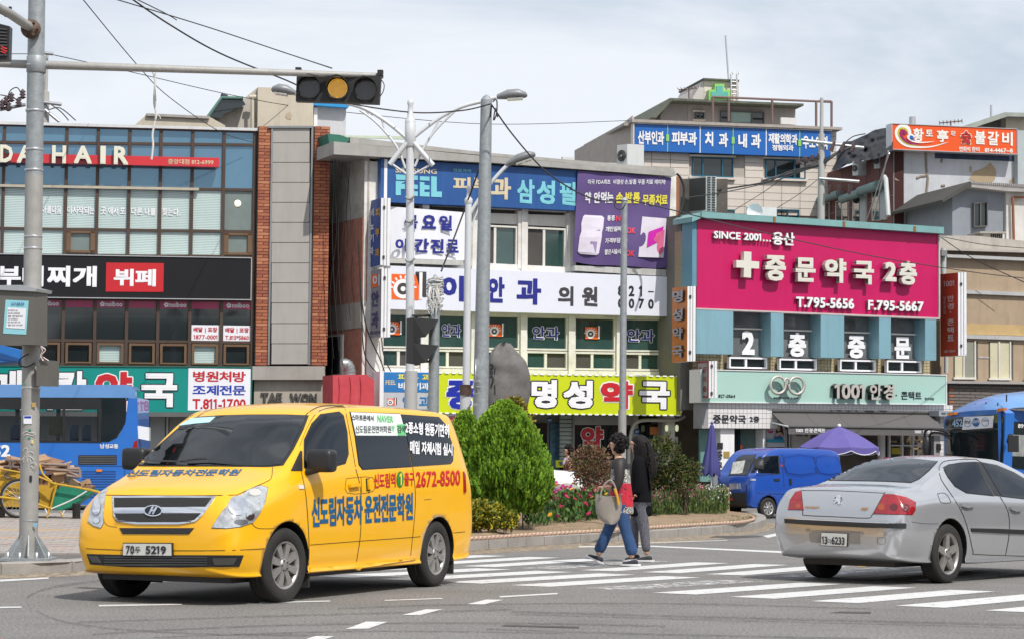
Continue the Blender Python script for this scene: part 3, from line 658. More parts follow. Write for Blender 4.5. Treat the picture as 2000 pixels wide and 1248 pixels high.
SBLU=M('faded blue sign',(.012,.075,.26),.45,var=.12,scale=1.2,streak=.22,dcol=(.10,.22,.42));LCY=M('cyan lettering',(.18,.52,.60),.45,var=.1);LBE=M('beige lettering',(.58,.50,.34),.45,var=.08)
t=sign_thing('rooftop_clinic_sign','long faded blue clinic sign with beige and cyan lettering under the roof','sign',PB,(744,311,395,1128,334,412),-.05,.32,SBLU)
MB().sslab(PB,S(742,400),S(748,400),Row(744,311,1128,334),Row(744,395,1128,412),.0,.33).build('edge_trim',WHITE,t)
letters(t,PB,[('SAMSUNG',(772,327,338,853,331.5,341))],.33,LBE,bold=.5)
fe=MB()
for pts in([(773,341),(774,352),(792,352.5),(792,343)],[(773,354),(773,382),(783,382),(783,370),(791,370),(791,360),(783,360),(792,355)],[(797,343),(797,352),(816,352.5),(816,344)],[(797,355),(797,383),(816,384),(816,375),(806,374),(806,370),(816,370),(816,362),(806,361),(806,356)],[(820,345),(820,353),(839,354),(839,346)],[(820,356),(820,384),(839,385),(839,376),(829,376),(829,371),(839,371),(839,363),(829,362),(829,357)],[(842,345),(842,385),(863,386),(863,375),(853,375),(853,346)]):
 fe.slabp(PB,pts,.32,.336)
fe.build('logo_letters',LCY,t)
letters(t,PB,[('진료과목',(885,330,336,921,332,338))],.33,LCY,bold=.3)
letters(t,PB,[('피',(885,345.5,374,919,347.5,376)),('부',(922,347.5,377,957,349,379)),('과',(959,346,389,998,348.5,391))],.33,LBE,bold=1.2)
letters(t,PB,[('삼',(1010,350,396,1044,352,399)),('성',(1048,352,397.5,1084,354,401)),('필',(1093,355,399,1125,357,403))],.33,LCY,bold=1.1)
t=thing('thursday_clinic_sign','white curved sign panel with two lines of navy Hangul left of the lamp posts','sign',tuple(PB(840,505)))
n_=14;tp=[];bt=[]
for i in range(n_+1):
 k=i/n_;x=lerp(762,914,k);o=.12+.28*math.sin(math.pi*min(k*.9+.05,1));tp.append(PB(x,lerp(404,416,k),o));bt.append(PB(x,lerp(504.5,509,k),o))
m=MB();m.add(bt+tp,[(i,i+1,i+2+n_,i+1+n_)for i in range(n_)],smooth=True)
bk=[p-PB.n*.45 for p in bt+tp];m.add(bt+tp+bk,[(i+1,i,i+2*(n_+1),i+1+2*(n_+1))for i in range(n_)]+[(i+n_+1,i+n_+2,i+2+3*n_+2,i+1+3*n_+2)for i in range(n_)]);m.build('panel',PANEL,t)
letters(t,PB,[('목',(791,420,447,816,421,448)),('요',(824,420,447,852,421,448)),('일',(858,421,450,883,422,452)),('야',(772,466,491,800,467,492)),('간',(809,466,493,838,467,494)),('진',(841,466.5,495,867,468,496)),('료',(872,468,494,896,469,495))],.43,NAVY,bold=1.3)
MB().slabp(PB,[(762,505),(762,514),(905,519),(905,509)],-.1,.42).build('sill',M('pale metal sill',(.5,.5,.48),.5,.2,streak=.4),t)
t=sign_thing('eye_clinic_sign','long white eye clinic sign with orange eye logo and navy Hangul','sign',PB,(762,519.5,603.8,1304,541,618),-.02,.40,M('cool white sign face',(.68,.70,.78),.35,var=.03,coat=.15))
ORG=M('orange print',(.78,.12,.01),.4,var=.03);CHAR=M('charcoal print',(.05,.045,.05),.4,var=0)
def eyelogo(t,pl,x,y,s,off,eye=True):
 def q(a,b):return pl(x+a*s,y+b*s,off)
 m=MB();m.add([q(0,0),q(1,.03),q(1,.97),q(0,.93)],[(3,2,1,0)]);m.build('logo_square',ORG,t)
 m=MB();m.add([pl(x+a*s,y+b*s,off+.008)for a,b in((1.12,.93),(1.14,-.05),(1.02,-.06),(1.02,.93))],[(0,1,2,3)])
 cx,cy=.42,.55
 def ring(r0,r1,o,mt_):
  v=[];
  for j in range(24):
   a_=j/24*6.2832
   for r in(r0,r1):v.append(pl(x+(cx+math.cos(a_)*r)*s,y+(cy+math.sin(a_)*r)*s,o))
  return[v,[(2*j,2*j+1,(2*j+3)%48,(2*j+2)%48)for j in range(24)]]
 v,f=ring(.22,.36,off+.008,0);m.add(v,f)
 v,f=ring(.0,.09,off+.012,0);m.add(v,f)
 for j in range(8):
  a_=-3.0+j*.41;c,s_=math.cos(a_),math.sin(a_)
  m.add([pl(x+(cx+c*r-s_*w)*s,y+(cy+s_*r+c*w)*s,off+.008)for r,w in((.38,-.035),(.38,.035),(.5,.03),(.5,-.03))],[(0,1,2,3)])
 m.build('logo_eye',FILMT,t)
 m=MB();v,f=ring(.09,.21,off+.01,0);m.add(v,f);m.add([pl(x+a*s,y+b*s,off+.004)for a,b in((.88,-.08),(1.28,-.08),(1.28,.85),(1.15,.85),(1.15,.0),(.88,.0))],[(0,1,2,5),(2,3,4,5)]);m.build('logo_shadow',CHAR,t)
eyelogo(t,PB,765,535.5,53,.41)
letters(t,PB,[('이',(862,538.5,586,906,539.5,589.5)),('안',(953,541,591,985.5,542,592)),('과',(1009,543,594,1057,545,596))],.41,NAVY,bold=1.5)
letters(t,PB,[('의',(1090,558.5,596,1120,560,598)),('원',(1137,560,597,1167,561,599))],.41,CHAR,bold=1.2)
letters(t,PB,[('8',(1207,558,578,1218,558.4,578.5)),('2',(1228,558.5,579,1239,558.8,579)),('1',(1248,559,579.5,1254,559,579.5)),('-',(1266,569,571,1277,569.3,571.3)),('0',(1207,583,602,1218,583.4,602)),('0',(1228,583.5,602.5,1239,583.8,603)),('7',(1247,584,603,1258,584.2,603)),('0',(1266,584.5,603.5,1277,585,604))],.41,INK,bold=1.0)
st=bB
for i,(x,y)in enumerate(((754,628),(955,633),(1143,638))):eyelogo(bB,PB,x,y,25 if i else 27,-.10)
for x0,x1,yy in((863,900,632),(1040,1092,637),(1225,1278,642)):
 for dx,dy in((-1.2,0),(1.2,0),(0,1.2),(0,-1.2)):MB().text(PB,'안과',(x0+dx,yy+dy,yy+25+dy,x1+dx,yy+1.5+dy,yy+27+dy),-.115+dx*.0004+dy*.0007,bold=1).build('sticker_outline',FILMT,bB)
 MB().text(PB,'안과',(x0,yy,yy+25,x1,yy+1.5,yy+27),-.10,bold=.5).build('sticker',NAVY,bB)
t=thing('purple_banner','purple cloth banner advertising a foot laser with yellow lettering','banner',tuple(PB(1215,520)))
def ban(u,v,o=0.0):
 x=lerp(lerp(1128.5,1311,u),lerp(1119.5,1303,u),v);y=lerp(lerp(334,347.5,u),lerp(511.5,522.5,u),v)+5*math.sin(math.pi*u)*(v**3)*.8+1.5*math.sin(u*9)*v
 return PB(x,y,.38+.035*math.sin(u*17+v*3)*(.3+v)+.03*math.sin(v*9+1)+o)
NU,NV=40,24;vs=[ban(i/NU,j/NV)for j in range(NV+1)for i in range(NU+1)];n=len(vs)
m=MB();m.add(vs,[(j*(NU+1)+i,(j+1)*(NU+1)+i,(j+1)*(NU+1)+i+1,j*(NU+1)+i+1)for j in range(NV)for i in range(NU)],smooth=True)
m.add([v-PB.n*.012 for v in vs],[(j*(NU+1)+i+1,(j+1)*(NU+1)+i+1,(j+1)*(NU+1)+i,j*(NU+1)+i)for j in range(NV)for i in range(NU)],smooth=True)
m.build('cloth',M('purple cloth',(.095,.06,.19),.75,var=.1,scale=1.5),t)
def bantext(tx,x0,y0,x1,y1,mt,bold=.8,o=.02):
 V,T=text_data(tx,bold);m=MB();vs=[]
 for x,y,z in V:
  px,py=lerp(x0,x1,x),lerp(y1,y0,y);u=(px-1124)/183;v=(py-334-13*u)/176
  vs.append(ban(u,v,o+z*.001))
 m.add(vs,T);m.build('lettering',mt,t)
YEL=M('yellow print',(.78,.68,.08),.4,var=0)
bantext('미국 FDA최초  비열성 손,발톱 무좀 치료 레이저!',1145,351,1296,361,FILMT,.4)
for a,b,tx,mt in((1140,1195,'약 안먹는',FILMT),(1201,1244,'손·발',YEL),(1227,1300,'톱 무좀치료',YEL)):
 pass
bantext('약 안먹는',1140,375,1196,397,FILMT,1.1);bantext('손,발톱',1201,376,1248,399,YEL,1.1);bantext('무좀치료',1253,380,1302,401,YEL,1.1)
for y,a,b,mt in((421,'통증','NO',0),(442,'개인실비','OK',1),(464,'가격부담','NO',0),(485,'짧은시술시간','OK',1)):
 bantext(a,1186 if a=='통증' else 1184,y,1201 if a=='통증' else(1214 if y<480 else 1222),y+10,FILMT,.5);bantext(b,1225 if mt else(1203 if y<430 else 1216),y+(3 if mt else 0),1242 if mt else 1222 if y<430 else 1228,y+(14 if mt else 12),M('red banner print',(.7,.05,.08),.4),.9)
def banpoly(pts,mt,o,nm='print'):
 P=[ban((x-1124)/183,(y-334-13*(x-1124)/183)/176,o)for x,y in pts];m=MB();m.add(P,[tuple(t_)for t_ in tessellate_polygon([P])]);m.build(nm,mt,t)
PWH=M('printed pale plastic',(.62,.58,.66),.4);
banpoly([(1139,422),(1142,419),(1175,421),(1180,425),(1179,445),(1177,452),(1177,462),(1173,492),(1169,495),(1136,494),(1132,490),(1134,462),(1137,450),(1136,436)],PWH,.03)
banpoly([(1143,425),(1174,427),(1173,450),(1142,448)],M('printed mauve',(.30,.22,.38),.4),.042);banpoly([(1148,430),(1167,431),(1166,445),(1147,444)],M('printed cyan screen',(.25,.60,.66),.4),.054)
banpoly([(1141,469),(1169,470),(1167,490),(1139,489)],M('printed mauve',(.30,.22,.38),.4),.042)
banpoly([(1254,423),(1302,427),(1299,503),(1250,500)],PWH,.03);banpoly([(1268,452),(1297,442),(1292,470),(1266,482)],M('printed magenta',(.55,.02,.38),.4),.042)
banpoly([(1282,456),(1299,448),(1298,490),(1291,498),(1284,490),(1286,474),(1278,468)],M('printed pink toes',(.60,.12,.25),.4),.054)
MB().slabp(PB,[(1122,519),(1122,529),(1301,540),(1301,527)],-.05,.35).build('bottom_rail',M('pale metal sill',(.5,.5,.48),.5,.2),t)
LIME=M('lime yellow sign face',(.52,.60,.008),.35,var=.05,scale=1,coat=.2)
t=sign_thing('lime_pharmacy_sign','lime yellow pharmacy sign with big outlined Hangul and white dashed light border','sign',PB,(853,727.5,806,1331,734.5,810.5),.05,1.0,LIME)
for tx,q,c1,c2 in(('중',(872,742,798,928,742.5,799),M('deep blue print',(.01,.025,.33),.35),FILMT),('앙',(955,742,798,1010,742.5,799),M('deep blue print',(.01,.025,.33),.35),FILMT),('명',(1038,741,796,1088,741.5,796.5),FILMT,INK),('성',(1100,742,797,1158,743,797.5),FILMT,INK),('약',(1173,743,797,1236,744,797.5),CRED,FILMT),('국',(1249,744,798,1308,745,798.5),FILMT,INK)):
 outlined(t,PB,tx,q,1.005,c1,c2,2.6,1.6)
flush(t,[FILMT,CRED,M('deep blue print',(.01,.025,.33),.35)],[INK,FILMT])
DASH=M('white border lamps',(.80,.82,.85),.4,var=0)
for k in range(36):
 x=856+k*13.3
 if x>1326:break
 for y in(lerp(727.5,734.5,(x-853)/478),lerp(806,810.5,(x-853)/478)):MB().slab(PB,(x,y-1.3,y+1.3,x+7.5,y-1.2,y+1.4),.98,1.03).build('border_lamp',DASH,t)
for k in range(6):MB().slab(PB,(1329.8,738+k*12.2,745.5+k*12.2,1332,738+k*12.2,745.5+k*12.2),.98,1.03).build('border_lamp',DASH,t)
t=sign_thing('red_print_sign','white strip sign with red Hangul under the lime pharmacy sign','sign',PB,(853,807.5,824,960,809,826),.2,.9,PANEL)
letters(t,PB,[('한방',(862,811,822,890,811,822)),('약품',(898,811,822,926,811,822))],.91,CRED,bold=1.1)
t=thing('small_clinic_sign','small stacked blue and grey clinic sign beside the lime pharmacy sign','sign',tuple(PB(795,797,.5)))
MB().slab(PB,(741.6,724.5,800,855,726,800.5),-.1,.6).build('case',WHITE,t)
MB().slab(PB,(750,726,765,852,727,766),.6,.615).build('blue_panel',M('mid blue print',(.02,.16,.42),.4),t)
MB().slab(PB,(750,766.5,798,852,767.5,798.5),.6,.615).build('grey_panel',M('light grey print',(.45,.47,.50),.4),t)
letters(t,PB,[('피 부 과',(777,729,742,842,730,743))],.62,YEL,bold=.9);letters(t,PB,[('비뇨기과',(778,746,760,838,747,761))],.62,FILMT,bold=.8);letters(t,PB,[('FEEL',(753,742,751,773,742,751))],.62,LBE,bold=1)
eyelogo(t,PB,756,777,15,.62);letters(t,PB,[('안 과',(786,772,796,842,773,797))],.62,M('mid blue print',(.02,.16,.42),.4),bold=1)
def blade(name,label,pl,x0,x1,x2,yTL,yBL,yT1,yB1,yT2,yB2,mt,off_w,bulge=.0):
 "front face spans x0..x1 (side facing left), white edge x1..x2 facing the street"
 Y1=pl(x1,(yT1+yB1)/2,off_w);base=Y1
 dirv=pl.n;
 lo,hi=0.0,3.5
 sgn=None
 def fx(d):p=base-dirv*d;return proj(Vector((p.x,p.y,base.z)))[0]
 back_=None
 dd=1.0;Q=at(x0,(yTL+yBL)/2,base.y+dd*.9)
 E2=at(x2,(yT2+yB2)/2,base.y+.06)
 def col(P,yt,yb):return[Vector((P.x,P.y,zat(P.x,P.y,yb))),Vector((P.x,P.y,zat(P.x,P.y,yt)))]
 A0,A1=col(Q,yTL,yBL);B0,B1=col(base,yT1,yB1);C0,C1=col(E2,yT2,yB2)
 D0,D1=Q+(E2-base),None;D1=Vector((D0 .x,D0 .y,A1 .z));D0=Vector((D0 .x,D0 .y,A0 .z))
 t=thing(name,label,'sign',tuple(B0))
 MB().add([A0,B0,B1,A1],[(0,1,2,3)]).build('face',mt,t)
 MB().add([B0,C0,C1,B1,A0,A1,D0,D1],[(0,1,2,3),(3,2,7,5),(0,4,6,1),(1,6,7,2)]).build('case',WHITE,t)
 w=MB();
 for k in(.33,.66):
  p=B0 .lerp(C0,k);q=B1 .lerp(C1,k);w.tube([p+Vector((0,-.008,0)),q+Vector((0,-.008,0))],.012,4)
 w.build('seam',M('seam grey',(.45,.45,.46),.5),t)
 for k in(.12,.86):MB().obox(B0 .lerp(C0,.35).lerp(B1 .lerp(C1,.35),k)+Vector((0,-.02,0)),.06,.03,.09).build('bolt',M('dark bolt',(.03,.03,.03),.6),t)
 nrm=(B0-A0).cross(Vector((0,0,1))).normalized()
 def tx(s_,u0,u1,v0,v1,mt_,bold=.8,depth=.0,k=0):
  V,T=text_data(s_,bold);m=MB();vs=[]
  for x,y,z in V:
   u=lerp(u0,u1,x);v=lerp(v1,v0,y);a=A0 .lerp(B0,u);b=A1 .lerp(B1,u);vs.append(b.lerp(a,v)+nrm*(.012+z*.001+depth))
  m.add(vs,T);m.build('lettering',mt_,t)
 return t,tx,(A0,B0,B1,A1,nrm)
DIM=M('white blade print',(.62,.64,.70),.4)
bt_,tx,_=blade('blue_blade_sign','dark blue projecting sign with vertical Hangul above the grey one',PB,722,743.6,762,393,523.6,387.5,518,387.5,520,M('deep blue blade',(.012,.055,.25),.45,streak=.15),.9)
for i,ch in enumerate('피부과'):tx(ch,.55,.92,.14+i*.30,.27+i*.30,M('amber print',(.62,.33,.05),.4),.9)
for i,ch in enumerate('비뇨기과'):tx(ch,.08,.42,.13+i*.19,.25+i*.19,DIM,.7)
bt_,tx,g_=blade('grey_blade_sign','grey projecting eye clinic sign with small orange logo under the blue one',PB,721.5,744.5,762.7,529.5,660,525,658.5,525,658,M('grey blade face',(.24,.235,.26),.5,streak=.15),.9)
for ch,a,b in(('안',.32,.55),('과',.62,.86)):tx(ch,.2,.8,a,b,M('navy blade print',(.02,.025,.12),.4),1.0)
tx('821-0070',.05,.95,.90,.95,M('navy blade print',(.02,.025,.12),.4),.4)
A0,B0,B1,A1,nr=g_;m=MB();m.add([A1 .lerp(A0,b).lerp(B1 .lerp(B0,b),a)+nr*.014 for a,b in((.22,.26),(.72,.26),(.72,.07),(.22,.07))],[(0,1,2,3)]);m.build('logo_square',ORG,bt_)
tx('이',.3,.9,.08,.25,DIM,1.0,depth=.006)
PB2=PB
bt_,tx,_=blade('orange_blade_sign','orange brown projecting pharmacy sign with grey raised Hangul',PB,1312.5,1342.5,1358.5,563,707.6,560,705,559.5,704.8,M('orange brown face',(.55,.17,.025),.45,streak=.15),3.5)
for i,ch in enumerate('명성약국'):
 tx(ch,.17,.86,.05+i*.245,.21+i*.245,M('dark letter side',(.05,.03,.03),.5),1.4,.01);tx(ch,.14,.82,.045+i*.245,.205+i*.245,M('grey letter face',(.36,.34,.37),.45),1.0,.05)
gB=MB();gB.sslab(PB,S(742,900),S(1306,900),Row(762,740,1304,746),0.0,-1.5,-1.2);gB.build('shop_interior',DARKIN,bB)
def gp(x0,x1,y0,y1,o0,o1,mt,nm='shop_panel',par=None):return MB().slab(PB,(x0,y0,y1,x1,y0+(x1-x0)*.008,y1+(x1-x0)*.004),o0,o1).build(nm,mt,par or bB)
SHG=M('shop grey steel',(.20,.20,.195),.6,var=.1);SLAT=M('green grey shutter slat',(.30,.34,.32),.6)
gp(1031,1093,808,1000,-.9,-.8,SHG,'shop_wall');gp(1048,1068,826,1000,-.78,-.7,GDARK,'shop_door');gp(1074,1092,826,1000,-.78,-.72,M('blue shelf goods',(.06,.14,.20),.5,var=.6,scale=8),'shop_shelf')
for k in range(12):gp(1094,1118,811+k*8.0,817.6+k*8.0,-.5,-.42+.02*(k%2),SLAT,'shutter_slat')
gp(1118,1122,811,1000,-.5,-.35,SHG,'door_frame');gp(1122,1236,811,829,-.5,-.36,M('grey header panel',(.27,.27,.26),.6),'shop_header')
gp(1122,1236,829,897,-.5,-.45,GDARK,'shop_window');gp(1086,1165,898,912,-.35,-.28,LIME,'banner_strip')
MB().text(PB,'명성  일원희망조제',(1092,900.5,908.5,1160,901,909),-.26,bold=.6).build('lettering',NAVY,bB)
gp(1118,1240,897,1000,-.5,-.4,SHG,'shop_wall')
for dx,dy in((-1.6,0),(1.6,0),(0,1.6),(0,-1.6),(1.2,1.2),(-1.2,-1.2),(-1.2,1.2),(1.2,-1.2)):MB().text(PB,'약',(1135+dx,832+dy,881+dy,1178+dx,832.5+dy,881+dy),-.43+.0006*dx+.001*dy,bold=1.4).build('window_letter_outline',FILMT,bB)
MB().text(PB,'약',(1135,832,881,1178,832.5,881),-.41,bold=1.4).build('window_letter',CRED,bB)
gp(1236,1246,811,1000,-.5,-.3,M('shop column pale',(.34,.33,.31),.7),'column');gp(1246,1293,828,1000,-.7,-.6,GDARK,'shop_door');gp(1293,1308,812,1000,-.5,-.2,M('shop column pale',(.34,.33,.31),.7),'column')
gp(1255,1292,868,876,-.58,-.5,PANEL,'shop_notice');gp(1258,1290,880,905,-.58,-.5,M('blue shop poster',(.05,.12,.35),.5),'shop_poster')
gp(1270,1285,833,848,-.58,-.5,M('orange shop poster',(.6,.2,.06),.5,var=.3,scale=9),'shop_poster');gp(1303,1324,852,869,-.15,-.1,PANEL,'shop_notice');gp(1303,1324,870,889,-.15,-.08,M('orange shop poster',(.6,.2,.06),.5,var=.3,scale=9),'shop_poster')
for x,y in((1073.5,819.5),(1244,842)):
 c=PB(x,y,-.15);MB().lathe([(0,-.06),(.085,-.06),(.085,0),(0,0)],tuple(c),'y',18).build('security_badge',M('blue badge',(.01,.08,.25),.4),bB);MB().text(PB,'ADT',(x-3.8,y-2,y+2,x+3.8,y-2,y+2),-.07,bold=.4).build('lettering',FILMT,bB)
for k,x in enumerate((1302,1322)):
 MB().lathe([(0,0),(.035,.01),(.05,.06),(.05,.16),(.02,.2),(0,.2)],tuple(PB(x,842,.2)),n=10).build('bulb_lamp',M('cfl bulb',(.85,.9,.6),emit=.5,var=0),bB)
CONDU=M('beige conduit',(.42,.41,.38),.6)
tag(MB().tube(cat([PB(1228,905,.35),PB(1229,870,.35),PB(1236,834,.35),PB(1252,821,.38),PB(1290,820,.38),PB(1322,819,.4),PB(1337,812,.4)],6),.055,8).build('conduit_pipe',CONDU),'thick beige conduit bending under the lime sign to the shop column','pipe')
tag(MB().tube(cat([PB(1330,802,.4),PB(1345,795,.3),PB(1360,786,.3),PB(1370,779,.2)],6),.035,8).build('conduit_pipe',CONDU),'thin beige conduit bending from the lime sign towards the mint shop','pipe')
gp2=thing('alley_shop','small dark shop squeezed between the lime pharmacy and the mint optician','shop',(8.2,76,0))
PG=Pl(1345,77.0,25)
MB().slab(PG,(1290,350,1000,1420,350,1000),-.5,0).build('wall',M('gap wall',(.085,.07,.06),.9,var=.4,scale=2),gp2)
for k in range(6):
 x=1318+k*8.3;MB().slab(PG,(x,848+k%3*5,900+(k*7)%13,x+7,848+k%3*5,900+(k*7)%13),.6,.8).build('hanging_goods',M('goods %d'%(k%4),[(.10,.04,.02),(.03,.03,.03),(.25,.22,.18),(.12,.05,.06)][k%4],.8),gp2)
for k in range(4):MB().slab(PG,(1334+k*11,833,835.5,1341+k*11,833,835.5),1.6,1.7).build('border_lamp',M('blue white lamps',(.5,.55,.8),.4,var=0),gp2)
MB().slab(PG,(1319,345,700,1326,347,700),.3,.9).build('drainpipe',M('rusty pipe',(.25,.09,.04),.7),gp2)
for x0,y0,x1,y1 in((1338,420,1333,560),(1345,430,1325,560)):
 MB().tube(cat([PG(x0,y0,1),PG(x0-3,(y0+y1)/2,1.1),PG(x1,y1,1)],6),.05,6).build('conduit',CONDU,gp2)
for k in range(5):MB().box(tuple(PG(1345+(k*13)%18,700+k*22,1.0)),tuple(PG(1345+(k*13)%18,700+k*22,1.0)+Vector((.22,-.15,.3)))).build('meter_box',[SHG,CONDU][k%2],gp2)
PC=Pl(1600,70.5,27);S=PC.S
bC=thing('optician_building','two storey building with light blue panels, mosaic tile and a mint optician shop below','building',tuple(PC.p))
LBL=M('light blue metal panel',(.22,.40,.47),.45,.2,var=.08,scale=1,streak=.3,dcol=(.10,.14,.15));LBS=M('blue panel side',(.12,.28,.36),.5,.2,var=.1)
TEALR=M('teal roof flashing',(.22,.42,.42),.45,.3,var=.1,streak=.35,dcol=(.25,.12,.05))
rt,rp_b=Row(1363.6,428.5,1834.6,458.5),Row(1360,601.6,1834,620.5)
pan_b=Row(1360,690,1828,703.5);tl_b=Row(1370,723,1848,733);mint_b=Row(1370,784,1848,789);wt_b=Row(1370,836,1850,840)
core=MB();core.sslab(PC,S(1345,600),S(1836,600),Row(1363,422,1834,450),Row(1370,800,1848,804),-12,-.45);core.build('wall',M('optician rear wall',(.16,.15,.14),.9),bC)
MB().slabp(PC,[(1370.5,414.5),(1370.5,425.5),(1843.6,457),(1843.6,444.4)],-.6,.55).build('roof_flashing',TEALR,bC)
MB().slabp(PC,[(1352,424),(1352,434),(1371,426),(1371,414.5)],-.6,.5).build('roof_flashing',TEALR,bC)
MB().slabp(PC,[(1370.5,414),(1370.5,420),(1843.6,450),(1843.6,444)],-12,-.61).build('roof',TEALR,bC)
for x,y in((1511,424),(1647,433),(1785,442.5)):MB().slabp(PC,[(x,y),(x,y+11),(x+4,y+11.3),(x+4,y+.3)],.55,.57).build('rusty_joint',M('rust',(.22,.10,.03),.8),bC)
MB().slabp(PC,[(1352,430),(1352,560),(1361,560),(1364,430)],-.3,.28).build('side_panel',LBS,bC)
MB().sslab(PC,S(1345,560),S(1354,560),Row(1345,450,1400,452),Row(1345,700,1400,700),-.8,.0).build('mosaic_side',M('mosaic side',(.30,.25,.17),.7,var=.3,scale=20),bC)
wins=[(1433,1496.5),(1531,1592.5),(1649,1706.5),(1740.5,1796.5)]
GGR=M('grey shop glass',(.15,.16,.165),.12,0,var=.3,scale=1.2,spec=.8,coat=.4);DFR=M('dark window frame',(.10,.10,.10),.5)
MOSB=M('mosaic grout',(.13,.10,.06),.9);MOST=M('cream mosaic tile',(.42,.36,.22),.5,var=.35,scale=9,dirt=.4,dcol=(.20,.13,.06),coat=.2)
MB().sslab(PC,S(1362,650),S(1832,650),Row(1360,600,1834,618),tl_b,-.45,-.30).build('window_wall',MOSB,bC)
for i,(a,b)in enumerate(wins):
 y=lerp(0,14,(a-1433)/308.)
 window(PC,bC,a,b,650,Row(a,604+y,b,606+y),Row(a,697+y*.35,b,698+y*.35),[],fr=2.4,mats=[GGR],fm=DFR,off=-.2)
 MB().slab(PC,(a,640+y*.75,643+y*.75,b,641.5+y*.75,644.5+y*.75),-.24,-.12).build('transom',FRAME,bC)
 if i<3:MB().slab(PC,(a+3,614+y,634+y,a+22,615+y,635+y),-.235,-.22).build('painted_reflection',M('reflected pale panel',(.32,.33,.34),.5),bC)  # Pale rectangle painted on the pane in place of a reflection
boxes=[(1360,1432,604,690,0),(1505.5,1530.4,610,695.5,6),(1603,1648.6,614.5,697.6,8),(1717,1740,619,699.5,7),(1807,1828.6,623.5,703,8)]
for x0,x1,y0,y1,sd_ in boxes:
 q=PC.quad(x0,y0,y1,x1,y0+(x1-x0)*.04,y1+(x1-x0)*.02,.35);MB().prism(q,-PC.n*.75).build('blue_panel',LBL,bC)
for i,(ch,x0,x1,y0,y1)in enumerate((('2',1449,1474,646,692),('층',1540,1574.5,649,696),('중',1656,1689.5,655,699),('문',1747,1778.5,657.5,700))):
 MB().text(PC,ch,(x0,y0,y1,x1,y0+.7,y1+.5),-.10,bold=1.5).build('window_letter',FILMT,bC)
small=[(1426,1500,696.5,718.5),(1524,1597,699.5,721.5),(1642.6,1712,701.5,724),(1734,1801.6,703,726.5)]
tiles=MB()
def in_small(x):return any(a-2<x<b+2 for a,b,_,_ in small)
sA_,sB_=S(1363,710),S(1826,710);x=sA_
while x<sB_:
 P=PC.p+PC.d*(x+.05);px=proj(Vector((P.x,P.y,3.9)))[0]
 if not in_small(px):
  P0=PC.sq(x,x+.104,Row(1360,690,1828,704),tl_b,-.28);z0,z1=P0[0].z,P0[3].z;nz=5
  for k in range(nz):
   za=z0+(z1-z0)*k/nz;tiles.prism([Vector((P0[0].x,P0[0].y,za+.008)),Vector((P0[1].x,P0[1].y,za+.008)),Vector((P0[1].x,P0[1].y,za+(z1-z0)/nz-.004)),Vector((P0[0].x,P0[0].y,za+(z1-z0)/nz-.004))],-PC.n*.02,back=False)
 x+=.117
tiles.build('mosaic_tiles',MOST,bC,kind='stuff')
for a,b,y0,y1 in small:
 window(PC,bC,a,b,710,Row(a,y0,b,y0+1.6),Row(a,y1,b,y1+1.6),[.45],fr=3.2,off=-.1,mats=[GDARK,GDARK],fm=WHITE)
PINK=M('hot pink sign face',(.50,.005,.10),.4,var=.05,scale=1.1,streak=.05,dcol=(.6,.15,.3),coat=.15)
t=sign_thing('pink_pharmacy_sign','big hot pink pharmacy sign with cream cross and raised Hangul','sign',PC,(1361.5,428.5,601.6,1834.6,458.5,620.5),-.05,.30,PINK)
fw=MB();fw.slab(PC,(1360,601.6,604.5,1836,620.5,624),-.05,.36).slab(PC,(1833.6,458,620.5,1836.5,458.2,620.7),-.05,.36);fw.build('frame',M('pale sign frame',(.5,.42,.42),.5),t)
LF=M('cream raised letter',(.64,.62,.55),.45,var=.03);LS=M('letter return',(.42,.41,.37),.5)
m=MB();m.slabp(PC,[(1453.3,491.7),(1453,509.2),(1438.3,508.7),(1438.3,522.8),(1453,523.6),(1452.6,541.6),(1466.8,543),(1467.2,524.5),(1482.6,525.3),(1482.8,511.5),(1467.4,510.4),(1467.6,492.5)],.38,.56);m.build('cross',LF,t)
for k,(a,b,c)in enumerate(((0,4,0),(0,4,0))):pass
letters(t,PC,[('중',(1495,498.5,548,1535,500,550)),('문',(1554,503,550,1593,504.5,551.5)),('약',(1611,504.5,552,1653,506,553.5)),('국',(1668,509.5,555,1707,511,556.5)),('2',(1729,512,549.5,1751,513,550.5)),('층',(1757,510,556,1791,511.5,557.5))],.56,LF,.16,1.25,LS)
letters(t,PC,[('SINCE 2001…',(1394.5,451.5,466,1506,458.5,473)),('용산',(1509,453,478.5,1552,455.5,481))],.42,FILMT,.08,.9,LS)
letters(t,PC,[('T.795-5656',(1555,579.5,600.5,1668.5,584,604)),('F.795-5667',(1695.5,586,606,1804,589.5,609))],.42,FILMT,.08,.9,LS)
MINT=M('mint green glass sign',(.37,.56,.50),.25,var=.05,scale=.8,coat=.3)
t=sign_thing('optician_sign','pale mint optician sign with spectacles outline and raised black edged lettering','sign',PC,(1370,722,784,1848,732.8,788.6),-.15,.45,MINT,frame=WHITE,fw=1.6)
LM=M('silver letter face',(.50,.47,.43),.4,.2);LK_=M('black letter return',(.02,.03,.03),.5)
letters(t,PC,[('1001',(1630,748.5,778.5,1688.5,749.5,779)),('안',(1699,749,780,1722.5,749.5,780.5)),('경',(1726,749.5,780,1747,750,780.5))],.68,LM,.2,.9,LK_)
letters(t,PC,[('·',(1749,770,773,1752,770,773)),('콘택트',(1760,763.5,779.5,1800,764.5,780.5)),('중앙대점',(1806,775.5,780.5,1824,776,781)),('827-0564',(1403,769.5,776,1436,770,776.5)),('MASTERPIECE OF GLASSES',(1511,774.5,778.3,1559,775,778.8))],.46,INK,bold=.5)
